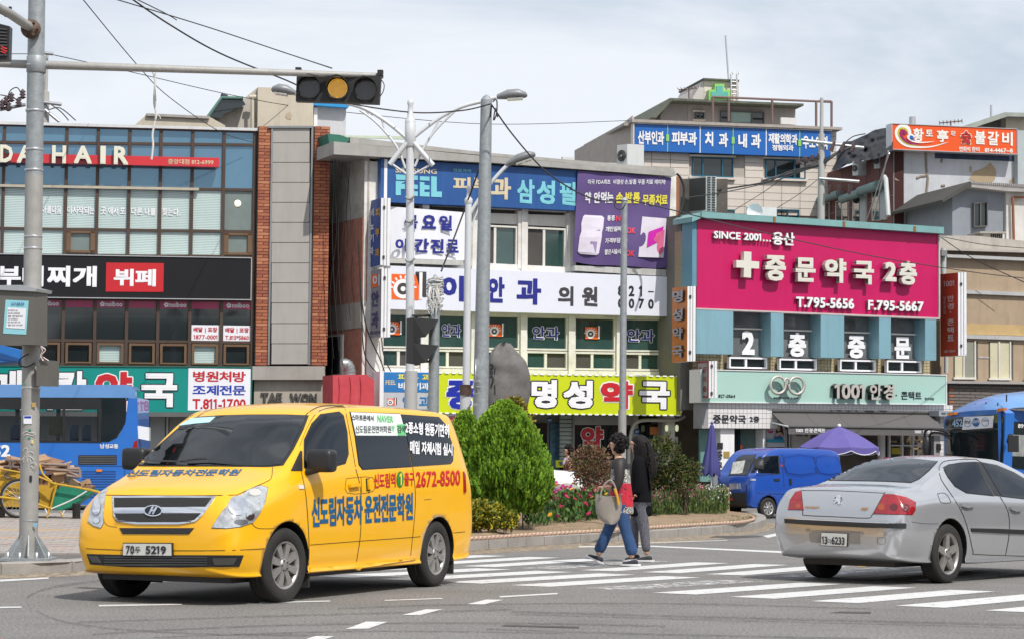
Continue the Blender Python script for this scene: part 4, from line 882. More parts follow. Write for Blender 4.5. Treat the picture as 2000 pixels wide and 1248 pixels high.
def ringp(cx,cy,rx,ry,rr,o,mt,nm):
 P=[PC(cx+rx*math.cos(a),cy+ry*math.sin(a),o)for a in[k*.1963 for k in range(33)]]
 MB().tube(P,rr,8,caps=False).build(nm,mt,t)
for cx,cy in((1519.5,751.5),(1555.5,752.5)):ringp(cx,cy,14.6,16.6,.04,.68,LM,'spectacle_ring');ringp(cx+.3,cy+.3,14.8,16.8,.04,.6,LK_,'spectacle_ring_edge')
MB().tube(cat([PC(1531,745,.72),PC(1534,739.5,.72),PC(1540,739.8,.72),PC(1542.5,746,.72)],5),.035,8).build('spectacle_bridge',LM,t)
TILEW=M('white wall tile',(.66,.65,.65),.3,var=.05,coat=.4);
def slabq(x0,x1,y0,y1,o0,o1,mt,nm,ky=.009):
 return MB().slab(PC,(x0,y0,y1,x1,y0+(x1-x0)*ky,y1+(x1-x0)*.006),o0,o1).build(nm,mt,bC)
GROUT=M('grey grout',(.26,.26,.27),.9)
slabq(1371,1507,785.5,836,-.15,.33,GROUT,'tiled_fascia');slabq(1507,1848,786.5,803.5,-.15,.33,GROUT,'tiled_fascia');slabq(1824,1851,789.5,960,-.15,.30,GROUT,'tiled_column')
tiles=MB();TS_=.135
def tile_zone(x0,x1,yt,yb,o):
 a,b=S(x0,820),S(x1,820);n_=max(1,round((b-a)/TS_));P=PC.sq(a,b,yt,yb,o);h=P[3].z-P[0].z;nz=max(1,round(h/TS_))
 for i in range(n_):
  for k in range(nz):
   u0,u1=(i+.04)/n_,(i+.96)/n_;v0,v1=(k+.04)/nz,(k+.96)/nz
   f=lambda u,v:P[0].lerp(P[1],u).lerp(P[3].lerp(P[2],u),v)
   tiles.add([f(u0,v0),f(u1,v0),f(u1,v1),f(u0,v1)],[(0,1,2,3)])
tile_zone(1371,1507,Row(1370,786,1848,790.5),Row(1370,835.5,1848,838.5),.336)
tile_zone(1507,1848,Row(1370,786,1848,790.5),Row(1370,802.5,1848,807),.336)
tile_zone(1824,1850,Row(1370,803,1848,807),Row(1370,900,1848,903),.306)
tiles.build('wall_tiles',TILEW,bC,kind='stuff')
letters(bC,PC,[('중문약국',(1392.5,808.5,826.5,1457,810,827)),('2층',(1464,811.5,824,1483,812,824.5))],.345,INK,bold=.9)
MB().sslab(PC,S(1370,900),S(1832,900),Row(1370,800,1848,805),0.0,-3.4,-3.1).build('shop_back_wall',M('shop back',(.20,.17,.13),.9,var=.4,scale=2),bC)
MB().sslab(PC,S(1400,900),S(1427,900),Row(1370,834,1848,838),0.0,-.2,.2).build('column',WHITE,bC)
letters(bC,PC,[('중',(1400,881,898,1411,881,898)),('문',(1400,902,919,1411,902,919))],.21,INK,bold=1.0)
slabq(1403,1412,864,877,.2,.26,BLACK,'intercom');slabq(1414,1425,881,893,.2,.225,M('brass plate',(.42,.30,.10),.4,.3),'plaque')
slabq(1368,1400,838,940,-.3,-.2,M('teal glass panel',(.14,.26,.24),.15,coat=.4),'glass_panel');slabq(1429,1432,838,940,-.3,-.1,ALU,'door_frame')
slabq(1432,1490,838,940,-.4,-.3,M('greenish door glass',(.10,.15,.14),.15,coat=.4),'door_pane');slabq(1433,1446,838,940,-.28,-.24,GDARK,'door_pane');slabq(1490,1495,838,960,-.3,.1,WHITE,'door_frame')
MB().slabp(PC,[(1447,867),(1443,873),(1446,873),(1446,890),(1449,890),(1449,873),(1452,873)],-.28,-.27).build('arrow_sticker',ORG,bC)
slabq(1497,1533,822,872,-.15,-.12,M('pale poster',(.52,.55,.62),.5),'poster')
def pp(pts,mt,o,nm='poster_print'):MB().slabp(PC,pts,o-.01,o).build(nm,mt,bC)
pp([(1518,828),(1522,826),(1527,828),(1529,836),(1531,848),(1530,857),(1526,856),(1516,850),(1516,836)],M('poster black',(.03,.02,.02),.5),-.10)
pp([(1517,831),(1523,829),(1524,838),(1521,842),(1517,839)],M('poster skin',(.55,.36,.30),.5),-.09);pp([(1512,852),(1517,845),(1525,843),(1530,850),(1530,856),(1512,856)],M('poster skin',(.55,.36,.30),.5),-.085)
pp([(1513,851),(1518,852),(1524,849),(1530,855),(1530,858),(1512,857)],M('poster blue dress',(.02,.14,.35),.5),-.075);pp([(1497,857),(1532,858),(1532,864),(1497,863)],M('poster cyan',(.03,.30,.45),.5),-.07)
MB().slabp(PC,[(PX_,PY_)for PX_,PY_ in[(1505.5+6*math.cos(a*.52),839+6.5*math.sin(a*.52))for a in range(12)]],-.12,-.10).build('poster_badge',M('poster magenta',(.45,.02,.16),.5),bC)
MB().text(PC,'1+1',(1500.5,836,842,1510.5,836,842),-.09,bold=.8).build('lettering',FILMT,bC)
slabq(1546,1583,845,880,-.3,-.26,M('pale wall notice',(.42,.42,.42),.6),'notice_board');MB().text(PC,'시력검사 개발',(1553,847,852,1578,847,852),-.25,bold=.6).build('lettering',INK,bC)
for x in(1534,1541,1737,1762,1783,1805):slabq(x,x+2.6,838,930,-.2,-.12,WHITE if x>1600 else ALU,'shop_mullion')
slabq(1720,1729,846,930,-.25,-.1,WHITE,'door_frame');slabq(1640,1720,842,847,-.25,-.1,WHITE,'door_frame');slabq(1737,1808,868,870.5,-.2,-.12,WHITE,'shop_mullion')
for k in range(5):
 for j in range(3):slabq(1742+k*14,1752+k*14,846+j*14,849+j*14,-1.6,-1.4,[M('frame goods dark',(.03,.03,.03),.5),M('frame goods tan',(.35,.25,.12),.5)][(k+j)%2],'shelf_goods')
slabq(1742,1764,874,886,-.5,-.45,M('yellow poster',(.55,.45,.03),.5),'poster');slabq(1640,1715,850,930,-.9,-.8,M('warm interior',(.09,.075,.06),.8,var=.5,scale=3),'shop_door')
slabq(1732,1826,845,930,-1.9,-1.8,M('warm interior',(.09,.075,.06),.8,var=.5,scale=3),'shop_display')
for x,y in((1772,850),(1791,853)):MB().ball(PC(x,y,-.9),.06,.06,.1).build('pendant_lamp',M('bronze lamp',(.3,.2,.1),.4,.5),bC)
slabq(1831,1838,866,879,.30,.36,BLACK,'intercom')
aw=thing('shop_awning','dark grey retractable awning with white lettering over the optician shopfront','awning',tuple(PC(1680,840,.5)))
AWN=M('grey awning cloth',(.105,.10,.10),.8,var=.06,scale=3,bump=.2)
TA,TB=PC(1507.5,804.8,.33),PC(1824,808.5,.33);FA,FB=PC(1540,832.5,1.5),PC(1844,836.5,1.5)
nA=5
for k in range(nA):
 a,b=k/nA+.0008,(k+1)/nA-.0008;p=[FA.lerp(FB,a),FA.lerp(FB,b),TA.lerp(TB,b),TA.lerp(TB,a)];m=MB();rows_=8
 v=[];
 for j in range(rows_+1):
  u=j/rows_;sag=Vector((0,0,-.05*math.sin(math.pi*u)))
  v+=[p[3].lerp(p[0],u)+sag,p[2].lerp(p[1],u)+sag]
 w_=[q-Vector((0,0,.02))for q in v];nn_=len(v)
 m.add(v,[(2*j,2*j+2,2*j+3,2*j+1)for j in range(rows_)],smooth=True);m.add(w_,[(2*j+1,2*j+3,2*j+2,2*j)for j in range(rows_)],smooth=True);m.build('cloth_panel',AWN,aw)
dn=Vector((0,0,-.22));MB().prism([FA+dn,FB+dn,FB+Vector((0,0,-.02)),FA+Vector((0,0,-.02))],-PC.n*.02).build('valance',AWN,aw)
MB().tube([FA,FB],.035,8).build('front_bar',M('dark bar',(.06,.06,.06),.5),aw);MB().tube([TA+Vector((0,0,.04)),TB+Vector((0,0,.04))],.06,8).build('roller',M('dark bar',(.06,.06,.06),.5),aw)
for k in(.0,1.0):MB().tube([TA.lerp(TB,k)+Vector((0,0,-.3)),FA.lerp(FB,k)],.025,6).build('arm',WHITE,aw)
PV2=Pl(1540,70.5,27);sft=(FA-PC.p).dot(PC.n)+.012
def atv(tx,q):MB().text(PC,tx,q,sft,bold=.8).build('lettering',FILMT,aw)
atv('1001 안경·콘택트',(1554,835.5,844,1612,836,844.5));atv('1001 안경·콘택트',(1786,838.5,846.5,1840,839,847))
t=thing('small_shop_sign','tiny grey projecting sign by the end of the awning','sign',tuple(PC(1850,806,.5)));MB().slab(PC,(1834,801.5,812,1872,802,812.5),.4,.9).build('box',M('sign grey',(.30,.33,.36),.5),t);MB().text(PC,'1001 안경',(1838,804,809.5,1860,804.3,810),.91,bold=.4).build('lettering',INK,t)
bt_,tx,_=blade('red_optician_blade_sign','red projecting optician sign with vertical Hangul and spectacles mark',PC,1836.5,1871.5,1887.8,536,696,533,694,532.4,694.8,M('brick red face',(.36,.035,.012),.45,streak=.1),.9)
for i,ch in enumerate('안경·콘택트'):tx(ch,.42 if ch!='·' else.56,.78 if ch!='·' else.62,.27+i*.095,.345+i*.095 if ch!='·' else.295+i*.095,M('pale pink print',(.55,.42,.40),.4),.6)
for i,ch in enumerate('일공공일'):tx(ch,.19,.33,.28+i*.055,.325+i*.055,M('pale pink print',(.55,.42,.40),.4),.3)
tx('1001',.2,.8,.09,.16,M('pale pink print',(.55,.42,.40),.4),.6);tx('827-0564',.25,.85,.925,.955,M('pale pink print',(.55,.42,.40),.4),.3)
bt_,tx,g_=blade('small_pink_blade_sign','small grey and crimson projecting pharmacy sign above the white tiled corner',PC,1361,1384.6,1400.5,705.5,776,704.5,776.5,704,776,M('crimson blade frame',(.33,.02,.07),.45),.9)
A0,B0,B1,A1,nr=g_;m=MB();m.add([A1 .lerp(A0,b).lerp(B1 .lerp(B0,b),a)+nr*.008 for a,b in((.1,.95),(.9,.95),(.9,.05),(.1,.05))],[(0,1,2,3)]);m.build('grey_face',M('pale grey face',(.34,.33,.34),.5),bt_)
for i,ch in enumerate('중약2'):tx(ch,.16,.46,.16+i*.26,.32+i*.26,M('crimson print',(.25,.01,.03),.4),.8)
for i,ch in enumerate('문국층'):tx(ch,.54,.84,.16+i*.26,.32+i*.26,M('crimson print',(.25,.01,.03),.4),.8)
PD=Pl(1900,77,20);S=PD.S
bD=thing('beige_building','old beige rendered two storey building with metal flashing bands at the right edge','building',tuple(PD.p))
BEI=M('beige cement render',(.38,.29,.20),.9,var=.12,scale=2,bump=.15,streak=.4,dcol=(.16,.12,.09));FLASH=M('white flashing',(.50,.50,.50),.5,.3,streak=.3)
def dq(x0,x1,y0,y1,o0,o1,mt,nm,k=.035):return MB().slab(PD,(x0,y0,y1,x1,y0+(x1-x0)*k,y1+(x1-x0)*k),o0,o1).build(nm,mt,bD)
MB().sslab(PD,S(1836,600),S(2150,600),Row(1836,487,2000,494),0.0,-9,0).build('wall',BEI,bD)
MB().prism([PD(x,y)for x,y in((1836,489),(2150,500),(2150,475),(2010,472),(1905,461),(1836,461))],-PD.n*9).build('roof',M('cement roof sheet',(.42,.39,.35),.9,var=.15,streak=.3),bD)
dq(1836,2150,484,489,0,.35,M('cement roof sheet',(.42,.39,.35),.9),'eave',.03);dq(1850,2150,497,503,0,.25,FLASH,'gutter',.045);dq(1886,2150,567,574,0,.12,FLASH,'flashing_band',.04);dq(1887,2150,653,660.5,0,.12,FLASH,'flashing_band',.03)
dq(1888,2150,632,652.5,0,.012,M('yellowed render',(.48,.34,.16),.9,var=.15),'render_band',.025)
for x0,y0,y1 in((1865,666,738),(1934,667,739.5),(2003,668,741)):
 dq(x0-3,x0+45,y0,y1+2,.0,.004,M('painted reveal shade',(.10,.09,.08),.9),'reveal_shade',.01)  # Flat dark sheet behind the panes; the reveal's shade is put into its colour
 for j,(a,b,mt)in enumerate(((0,18,M('cream blind',(.58,.54,.38),.5,coat=.3)),(19,40,[M('grey green blind',(.27,.27,.22),.4,coat=.3),M('cream blind',(.58,.54,.38),.5,coat=.3)][x0>1900]))):
  dq(x0+a,x0+b,y0+1,y1-1,.01,.03,mt,'pane',.01);dq(x0+b-1.5,x0+b+1.2,y0,y1,.03,.07,FRAME,'window_frame',.01)
 dq(x0-2,x0+42,y1-2,y1+2,.03,.1,FRAME,'window_sill',.01)
dq(1912,1932,696,699,.0,.02,FLASH,'flashing_band',.01)
dq(1849,2150,743,748,0,.3,M('ledge grey',(.33,.32,.31),.8),'ledge',.012)
GBR=M('grey brick',(.155,.135,.125),.85,var=.15,scale=4)
dq(1849,2150,748,1000,.0,.08,M('dark grey mortar',(.10,.09,.085),.9),'brick_wall',.012)
z1=PD(1900,752,.09).z;z0=PD(1900,806,.09).z;a0=S(1850,780)
bricks(PD,bD,a0,S(2010,780),z0,z1,.105,hb=.094,lb=.40,mats=[GBR,GBR,GBR],depth=.03,maxn=170)
MB().tube([PD(1843,486,.5),PD(1843,540,.5)],.09,8).build('drainpipe',M('pale pipe',(.45,.48,.48),.5),bD);MB().slab(PD,(1839,489,500,1850,490,501),.35,.7).build('rain_hopper',SHG,bD)
MB().tube([PD(1848,695,.3),PD(1848,728,.3)],.07,8).build('drainpipe',M('pale pipe',(.45,.48,.48),.5),bD)
PE=Pl(1430,95,12);S=PE.S
bE=thing('stone_clad_hospital','four storey clinic block clad in pale stone with a green cross on its roof tower','building',tuple(PE.p))
STN=M('pale stone cladding',(.62,.56,.50),.7,var=.07,scale=1.2,streak=.12);STD=M('stone joint',(.40,.36,.32),.9);BFR=M('blue window frame',(.02,.12,.19),.4,.2)
eT=Row(1229,234,1637,249.5)
MB().sslab(PE,S(1234,350),S(1634,350),eT,4.0,-10,-.06).build('wall',STD,bE)
MB().sslab(PE,S(1229,240),S(1638,240),Row(1229,233,1637,249),Row(1229,239,1637,254),-.7,.45).build('cornice',M('cornice stone',(.36,.32,.29),.8,streak=.3),bE)
cE=PE.p+PE.d*S(1235,300);dE=None
tgt=at(1157,300,104);dE=Vector((tgt.x-cE.x,tgt.y-cE.y,0));LE_=dE.length;dE.normalize();nE=Vector((-dE.y,dE.x,0));nE=nE if nE.x<0 else-nE
class PlS(Pl):
 def __init__(s,p,d,n):s.p=Vector((p.x,p.y,0));s.d=d;s.n=n
PES=PlS(cE,-dE,nE)
sideR=Row(1157,279,1235,238)
MB().sslab(PES,-LE_,0,sideR,4.0,-.5,-.05).build('side_wall',STD,bE)
MB().sslab(PES,-LE_-.3,0,Row(1152,277,1230,234),Row(1152,282,1230,240),-.6,.35).build('cornice',M('cornice stone',(.36,.32,.29),.8,streak=.3),bE)
shp={}
def panels(pl,s0,s1,z0,z1,w,h,off,par,mt,holes=()):
 nr=max(1,round((z1-z0)/h));nc=max(1,round((s1-s0)/w));hh=(z1-z0)/nr;ww=(s1-s0)/nc
 key=(round(ww,2),round(hh,2),mt.name);inv=world_of(par).inverted()
 for r in range(nr):
  for c in range(nc):
   cs_=s0+(c+.5)*ww;cz=z0+(r+.5)*hh
   if any(a<cs_<b and e<cz<f for a,b,e,f in holes):continue
   P=pl.p+pl.d*cs_+pl.n*(off-.03);P.z=cz
   if key not in shp:o=MB().obox((0,0,0),ww-.02,.06,hh-.018).build('stone_panel',mt,par,local=True);shp[key]=o.data
   else:o=bpy.data.objects.new('stone_panel',shp[key]);COL.objects.link(o);o.parent=par
   o.location=inv@P;o.rotation_euler.z=math.atan2(pl.d.y,pl.d.x)
zt=PE(1430,300).z;zl=PE(1430,418).z;ztt=PE(1430,246).z
wE=[(1352.7,1432.4,305.7,344),(1495.7,1573,310,347)];holes=[]
for a,b,y0,y1 in wE:holes.append((S(a-3),S(b+3),PE(a,y1+4).z,PE(a,y0-4).z))
hol2=[(S(1340),S(1450),0,PE(1400,402).z)]
panels(PE,S(1236,350),S(1634,350),zl,ztt,.82,.292,.0,bE,STN,holes)
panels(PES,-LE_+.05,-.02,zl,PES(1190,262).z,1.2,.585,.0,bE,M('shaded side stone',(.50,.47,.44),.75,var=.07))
for a,b,y0,y1 in wE:
 MB().slab(PE,(a-6,y0-3.5,y0,b+5,y0-1,y0+2.5),-.06,.14).slab(PE,(a-6,y1+1,y1+5,b+5,y1+4,y1+8),-.06,.14).build('window_surround',STN,bE)
 window(PE,bE,a,b,325,Row(a,y0,b,y0+3),Row(a,y1+1,b,y1+4),[.25,.73],fr=2.6,off=-.02,mats=[GDARK],fm=BFR)
for a,b in((1400,1434),(1516,1560)):window(PE,bE,a,b,415,Row(a,409,b,410),Row(a,440,b,441),[.5],fr=2.4,off=.02,mats=[GDARK],fm=BFR)
PE2=Pl(1440,99,12);GRW=M('grey render',(.33,.305,.29),.85,var=.08,streak=.25);EAVE=M('mossy dark eave',(.10,.11,.085),.9,var=.4,scale=3)
MB().slabp(PE2,[(1343.5,196),(1343.5,252),(1553.6,252),(1553.6,205)],-6,0).build('roof_storey',GRW,bE)
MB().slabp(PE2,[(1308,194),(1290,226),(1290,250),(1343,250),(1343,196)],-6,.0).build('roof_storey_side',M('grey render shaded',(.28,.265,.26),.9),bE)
MB().slabp(PE2,[(1338,193.5),(1338,198),(1569.7,207.5),(1569.7,203)],-6.5,.9).build('eave',EAVE,bE)
MB().slabp(PE2,[(1308.5,192),(1275,229),(1281,231.5),(1313,197),(1339,198),(1340,193.5)],-6.5,.9).build('eave',EAVE,bE)
window(PE2,bE,1406,1491,230,Row(1406,216,1491,219),Row(1406,242,1491,243),[.22,.72],fr=2.2,off=.08,mats=[GDARK,M('curtain glass',(.25,.36,.33),.3,coat=.3)],fm=DFR)
window(PE2,bE,1357,1374,225,Row(1357,219.5,1374,220),Row(1357,233,1374,233.5),[.5],fr=1.6,off=.08,mats=[GDARK],fm=DFR)
MB().slab(PE2,(1354,216,219,1377,216.5,219.5),0,.1).slab(PE2,(1354,233.5,236.5,1377,234,237),0,.1).build('window_surround',STN,bE)
MB().slabp(PE2,[(1375.5,154),(1375.5,196),(1443,198),(1443,157.5)],-3,.4).build('roof_tower',STN,bE)
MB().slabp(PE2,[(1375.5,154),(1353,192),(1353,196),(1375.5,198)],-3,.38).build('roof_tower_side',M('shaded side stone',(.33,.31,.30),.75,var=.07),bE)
for y in(168,180):MB().slabp(PE2,[(1375.5,y),(1375.5,y+.8),(1443,y+2.6),(1443,y+1.8)],.4,.41).build('joint',STD,bE)
MB().slabp(PE2,[(1374,153),(1374,156),(1444,160),(1444,156.5)],-3.2,.6).build('tower_coping',EAVE,bE)
t=thing('green_cross_sign','lime and teal cross sign on the roof tower of the stone clinic','sign',tuple(PE2(1405,195,.8)))
CG=M('lime cross edge',(.25,.55,.12),.4);CT=M('teal cross face',(.10,.38,.33),.4)
def crossp(x,y,a,b,c,h):return[(x-a,y-h),(x+a,y-h),(x+a,y-c),(x+b,y-c+.4),(x+b,y+h),(x-b,y+h),(x-b,y-c),(x-a,y-c)]
MB().slabp(PE2,crossp(1405.5,180,9,20.5,4,15.5),.4,.75).build('cross',CG,t);MB().slabp(PE2,crossp(1405.5,180.5,6,16.5,1,12),.75,.79).build('cross_face',CT,t)
MB().tube([PE2(1428,197,.7),PE2(1428,146,.7),PE2(1430,142,.7),PE2(1431.5,146,.7)],.04,5).tube([PE2(1439,197,.7),PE2(1439,146,.7),PE2(1441,142,.7),PE2(1442.5,146,.7)],.04,5).build('ladder_rail',ALU,bE)
for k in range(5):MB().tube([PE2(1428,160+k*8,.7),PE2(1439,160.5+k*8,.7)],.03,5).build('ladder_rung',ALU,bE)
rl=thing('roof_railing','thin brown pipe railing frame standing on the roof of the stone clinic','railing',tuple(PE(1500,250,-1)))
BRP=M('brown pipe',(.16,.10,.09),.6)
for a,b in(((1392,190),(1663,200)),((1600,198),(1624,199))):MB().tube([PE(a[0],a[1],-1),PE(min(b[0],1624),b[1],-1)],.05,5).build('rail',BRP,rl)
for x,y0,y1 in((1392,190,240),(1423,191,238),(1508,195,242),(1594,198,248),(1624,199,250)):MB().tube([PE(x,y0,-1),PE(x,y1,-1)],.055,5).build('post',BRP,rl)
tag(MB().tube([PE2(1423,156,-.5),PE2(1417,70,-.5)],.04,5).build('antenna_mast',ALU),'tall thin antenna mast on top of the roof tower','antenna')
def yagi(x,y,w,h,pl,off,lab,ybot):
 t=thing('television_antenna',lab,'antenna',tuple(pl(x,ybot,off)))
 MB().tube([pl(x,ybot,off),pl(x,y,off)],.03,5).build('mast',BRP,t);MB().tube([pl(x-w,y+2,off),pl(x+w,y-2,off)],.025,4).build('boom',BRP,t)
 for k in range(7):P=pl(x-w+k*w/3,y+2-k*.66,off);MB().tube([P-Vector((.1,.5,0)),P+Vector((.1,.5,0))],.015,4).build('element',BRP,t)
yagi(1345.5,174,20,3,PE2,.0,'small television antenna left of the roof tower on the stone clinic',193)
t=thing('hospital_sign','long bright blue sign of six clinic panels on the stone clinic','sign',tuple(PE(1430,300,.3)))
SB2=M('bright blue sign face',(.008,.115,.42),.4,var=.04);eS,eB=Row(1238.5,241,1623,255.5),Row(1238.5,294.4,1623,309)
xs=[1239,1304,1367.5,1432,1496.5,1562,1623]
for i in range(6):MB().slab(PE,rq(xs[i]+.5,xs[i+1]-.5,eS,eB),0,.32).build('panel',SB2,t)
for x,g in((1304,1),(1367.5,0),(1432,1),(1496.5,0),(1562,1)):
 MB().slab(PE,rq(x-.8,x+.8,eS,eB),0,.335).build('divider',CG if g else DASH,t)
 if g:MB().slab(PE,(x-2.8,eS(x)+20,eS(x)+33,x+2.8,eS(x)+20,eS(x)+33),.3,.36).build('divider_box',CG,t)
MB().slab(PE,(1237,239.5,242,1625,254.5,257),-.05,.38).slab(PE,(1236.8,241,294.5,1239,241,294.5),0,.38).build('frame',M('pale sign edge',(.6,.55,.5),.5),t)
letters(t,PE,[('산부인과',(1246,255.5,282,1297,257.5,284)),('피부과',(1312,257.5,283.5,1361,259,285)),('치',(1377,258,286,1393,258.5,286.5)),('과',(1404,260,288,1422,260.5,288.5)),('내',(1442,261.5,289,1459,262,289.5)),('과',(1467,262,290,1486,262.5,290.5)),('재활의학과',(1501,260.5,281,1557.5,263,284)),('정형외과',(1508,283,295,1550,284,296)),('우소아과',(1568,265,291,1618,267,293))],.345,FILMT,bold=1.2)
t=thing('side_clinic_lettering','faded teal cross and Hangul letters on the shaded side of the stone clinic','sign',tuple(PES(1195,300,.2)))
MB().slabp(PES,[(1172,275),(1176,273),(1177,285),(1181,284),(1181,293),(1177,295),(1178,312),(1173,314),(1173,297),(1169,298),(1168,290),(1172,288)],0,.3).build('cross',M('faded teal',(.07,.30,.28),.5),t)
letters(t,PES,[('세',(1193,269,296,1203,266,293)),('명',(1205,260,284,1214,257,281)),('한방',(1186,276,286,1193,273,284))],.12,M('faded teal',(.07,.30,.28),.5),.1,1.0,LK_)
ACW=M('air conditioner casing',(.56,.56,.55),.5,var=.05,streak=.1);GRL=M('dark fan grille',(.04,.04,.04),.6)
def ac_unit(x0,x1,x2,y0,y1,Y,lab,grp=None,fan=True,side=True):
 "left face x0..x1 with the fan, right face x1..x2"
 P1b=at(x1,y1,Y);P1t=Vector((P1b.x,P1b.y,zat(P1b.x,P1b.y,y0)));P0=at(x0,y1,Y+(x1-x0)*Y/F*.9);P2=at(x2,y1,Y+(x2-x1)*Y/F*.25)
 z0,z1=P1b.z,P1t.z;A,B,C=[Vector((p.x,p.y,0))for p in(P0,P1b,P2)];D=A+C-B
 t=thing('air_conditioner',lab,'air conditioner',(B.x,B.y,z0),group=grp)
 m=MB();v=[Vector((p.x,p.y,z))for z in(z0,z1)for p in(A,B,C,D)];m.add(v,[(0,1,5,4),(1,2,6,5),(2,3,7,6),(3,0,4,7),(4,5,6,7),(3,2,1,0)]);m.build('casing',ACW,t)
 if fan:
  c=(A+B)/2+Vector((0,0,(z0+z1)/2));u=(B-A).normalized();w_=Vector((0,0,1));n_=u.cross(w_);n_=n_ if n_.y<0 else-n_;r=min((B-A).length,z1-z0)*.42
  c+=n_*.02;MB().add([c+u*r*math.cos(k*.3927)+w_*r*math.sin(k*.3927)for k in range(16)],[tuple(range(16))]).build('fan_opening',GRL,t)
  g_=MB()
  for rr in(r,r*.75,r*.5,r*.25):g_.tube([c+n_*.02+u*rr*math.cos(k*.3927)+w_*rr*math.sin(k*.3927)for k in range(17)],.008,4,caps=False)
  g_.build('fan_grille',M('grille wire',(.16,.16,.16),.5,.4),t);MB().add([c+n_*.03+(u*math.cos(k*.785)+w_*math.sin(k*.785))*r*.16 for k in range(8)],[tuple(range(8))]).build('fan_hub',ACW,t)
 return t,B,C,z0,z1
ac_unit(1205,1225,1257.5,282,326,80,'big white air conditioner with round fan standing on the clinic roof corner')
t,B,C,z0,z1=ac_unit(1347,1379,1399,345,413,76,'tall dark louvred air conditioner above the left end of the pink sign',fan=False)
u=(C-B);gr=MB()
for i in range(2):
 for k in range(14):a=B+u*(.08+i*.46);b=B+u*(.46+i*.46);z=z0+(z1-z0)*(k+.2)/14;h=(z1-z0)/14*.6;nn_=Vector((0,-.03,0));gr.add([Vector((a.x,a.y,z))+nn_,Vector((b.x,b.y,z))+nn_,Vector((b.x,b.y,z+h))+nn_,Vector((a.x,a.y,z+h))+nn_],[(0,1,2,3)])
gr.build('louvre_slots',GRL,t)
A2=at(1347,413,76+32*76/F*.9);gr=MB();n_=Vector((-.02,-.02,0))
gr.add([Vector((A2 .x,A2 .y,z0+.04))+n_,Vector((B.x,B.y,z0+.04))+n_,Vector((B.x,B.y,z1-.04))+n_,Vector((A2 .x,A2 .y,z1-.04))+n_],[(0,1,2,3)]);gr.build('coil_face',GRL,t)
ac_unit(1457,1459,1517,404,424,79,'low white air conditioner box behind the teal roof edge of the pink sign',fan=False)
ac_unit(1524,1526,1556,230,243,96,'small window air conditioner on the hospital roof terrace',fan=False)
ac_unit(1096,1099,1120,307,315,82,'small white box on the clinic roof left of the big air conditioner',fan=False)
ac_unit(1168,1172,1204,318,328,82,'flat white box on the clinic roof beside the big air conditioner',fan=False)
sdish=thing('satellite_dish','small white satellite dish behind the teal roof edge','satellite dish',tuple(at(1475,422,77)))
c=at(1474,414,77);MB().lathe([(0,.12),(.12,.10),(.22,.04),(.27,-.03)],tuple(c),'y',18).build('dish',WHITE,sdish);MB().tube([c+Vector((.25,-.1,-.3)),c],.02,5).build('arm',WHITE,sdish)
cF=at(1744,366,84);tF=at(1545.5,400,104);dF=Vector((cF.x-tF.x,cF.y-tF.y,0));LF_=dF.length;dF.normalize();nF=Vector((dF.y,-dF.x,0));nF=nF if nF.y<0 else-nF
PF=PlS(cF,dF,nF)
bF=thing('maroon_building','maroon panelled side of an old building with a black tarpaulin on its roof','building',(cF.x,cF.y,0))
MAR=M('maroon wall board',(.125,.033,.028),.7,var=.15,scale=2,streak=.2);MAJ=M('maroon joint',(.05,.015,.013),.9)
fT=Row(1545.5,361.5,1744,296)
MB().sslab(PF,-LF_,0,fT,3.0,-.4,-.05).build('wall',MAJ,bF)
nc=9
for i in range(nc):
 for k in range(5):
  sl,sr=-LF_+LF_*i/nc+.04,-LF_+LF_*(i+1)/nc-.04;q=PF.sq(sl,sr,fT,3.0,0);zt_=min(q[3].z,q[2].z);ztop=q[3].z,q[2].z;zb_=4.5
  def v_(j):f=j/5;return[lerp(zb_,ztop[0],f),lerp(zb_,ztop[1],f)]
  lo,hi=v_(k),v_(k+1)
  MB().prism([Vector((q[0].x,q[0].y,lo[0]+.03)),Vector((q[1].x,q[1].y,lo[1]+.03)),Vector((q[1].x,q[1].y,hi[1])),Vector((q[0].x,q[0].y,hi[0]))],-PF.n*.04).build('wall_board',MAR,bF)
for pts,r in(([(1534,418),(1600,396)],.16),([(1600,392),(1640,379)],.17),([(1645,390),(1680,377)],.17),([(1680,374),(1716,362)],.18)):MB().tube([PF(x,y,.35)for x,y in pts],r,8).build('gutter_pipe',M('teal gutter',(.16,.26,.25),.6,streak=.3),bF)
for x0,x1,y0,y1,mt in((1609,1617,400,431,GDARK),(1633,1642,396,432,GDARK),(1645,1655,394,431,GDARK),(1666,1678,388,433,GDARK),(1680,1690,385,434,M('pale curtain',(.35,.40,.42),.5)),(1704,1717,376,430,GTEAL),(1718,1729,374,428,M('pale curtain',(.35,.40,.42),.5))):
 dy=-(x1-x0)*.33;MB().slab(PF,(x0-1.4,y0-2,y1+1.5,x1+1.4,y0-2+dy,y1+1.5),0,.05).build('window_frame',FRAME,bF);MB().slab(PF,(x0,y0,y1,x1,y0+dy,y1),.05,.07).build('window_pane',mt,bF)
MB().tube([PF(1727,346,.4),PF(1730,350,.4),PF(1735,422,.4)],.09,8).build('drainpipe',M('pale pipe',(.45,.48,.48),.5),bF)
tp=thing('black_tarpaulin','crumpled black tarpaulin sheet over the maroon roof','tarpaulin',tuple(PF(1680,320,.3)))
top=[(1618,330),(1650,278),(1664,276),(1690,264),(1710,254),(1730,250),(1744,250)];bot=[(1634,334),(1655,322),(1674,317),(1690,314),(1708,312),(1726,305),(1744,294)]
m=MB();nu=48;nv=14;vs=[]
def pl_(P,t_):k=t_*(len(P)-1);i=min(int(k),len(P)-2);return Vector((*P[i],0)).lerp(Vector((*P[i+1],0)),k-i)
from mathutils import noise as mnoise
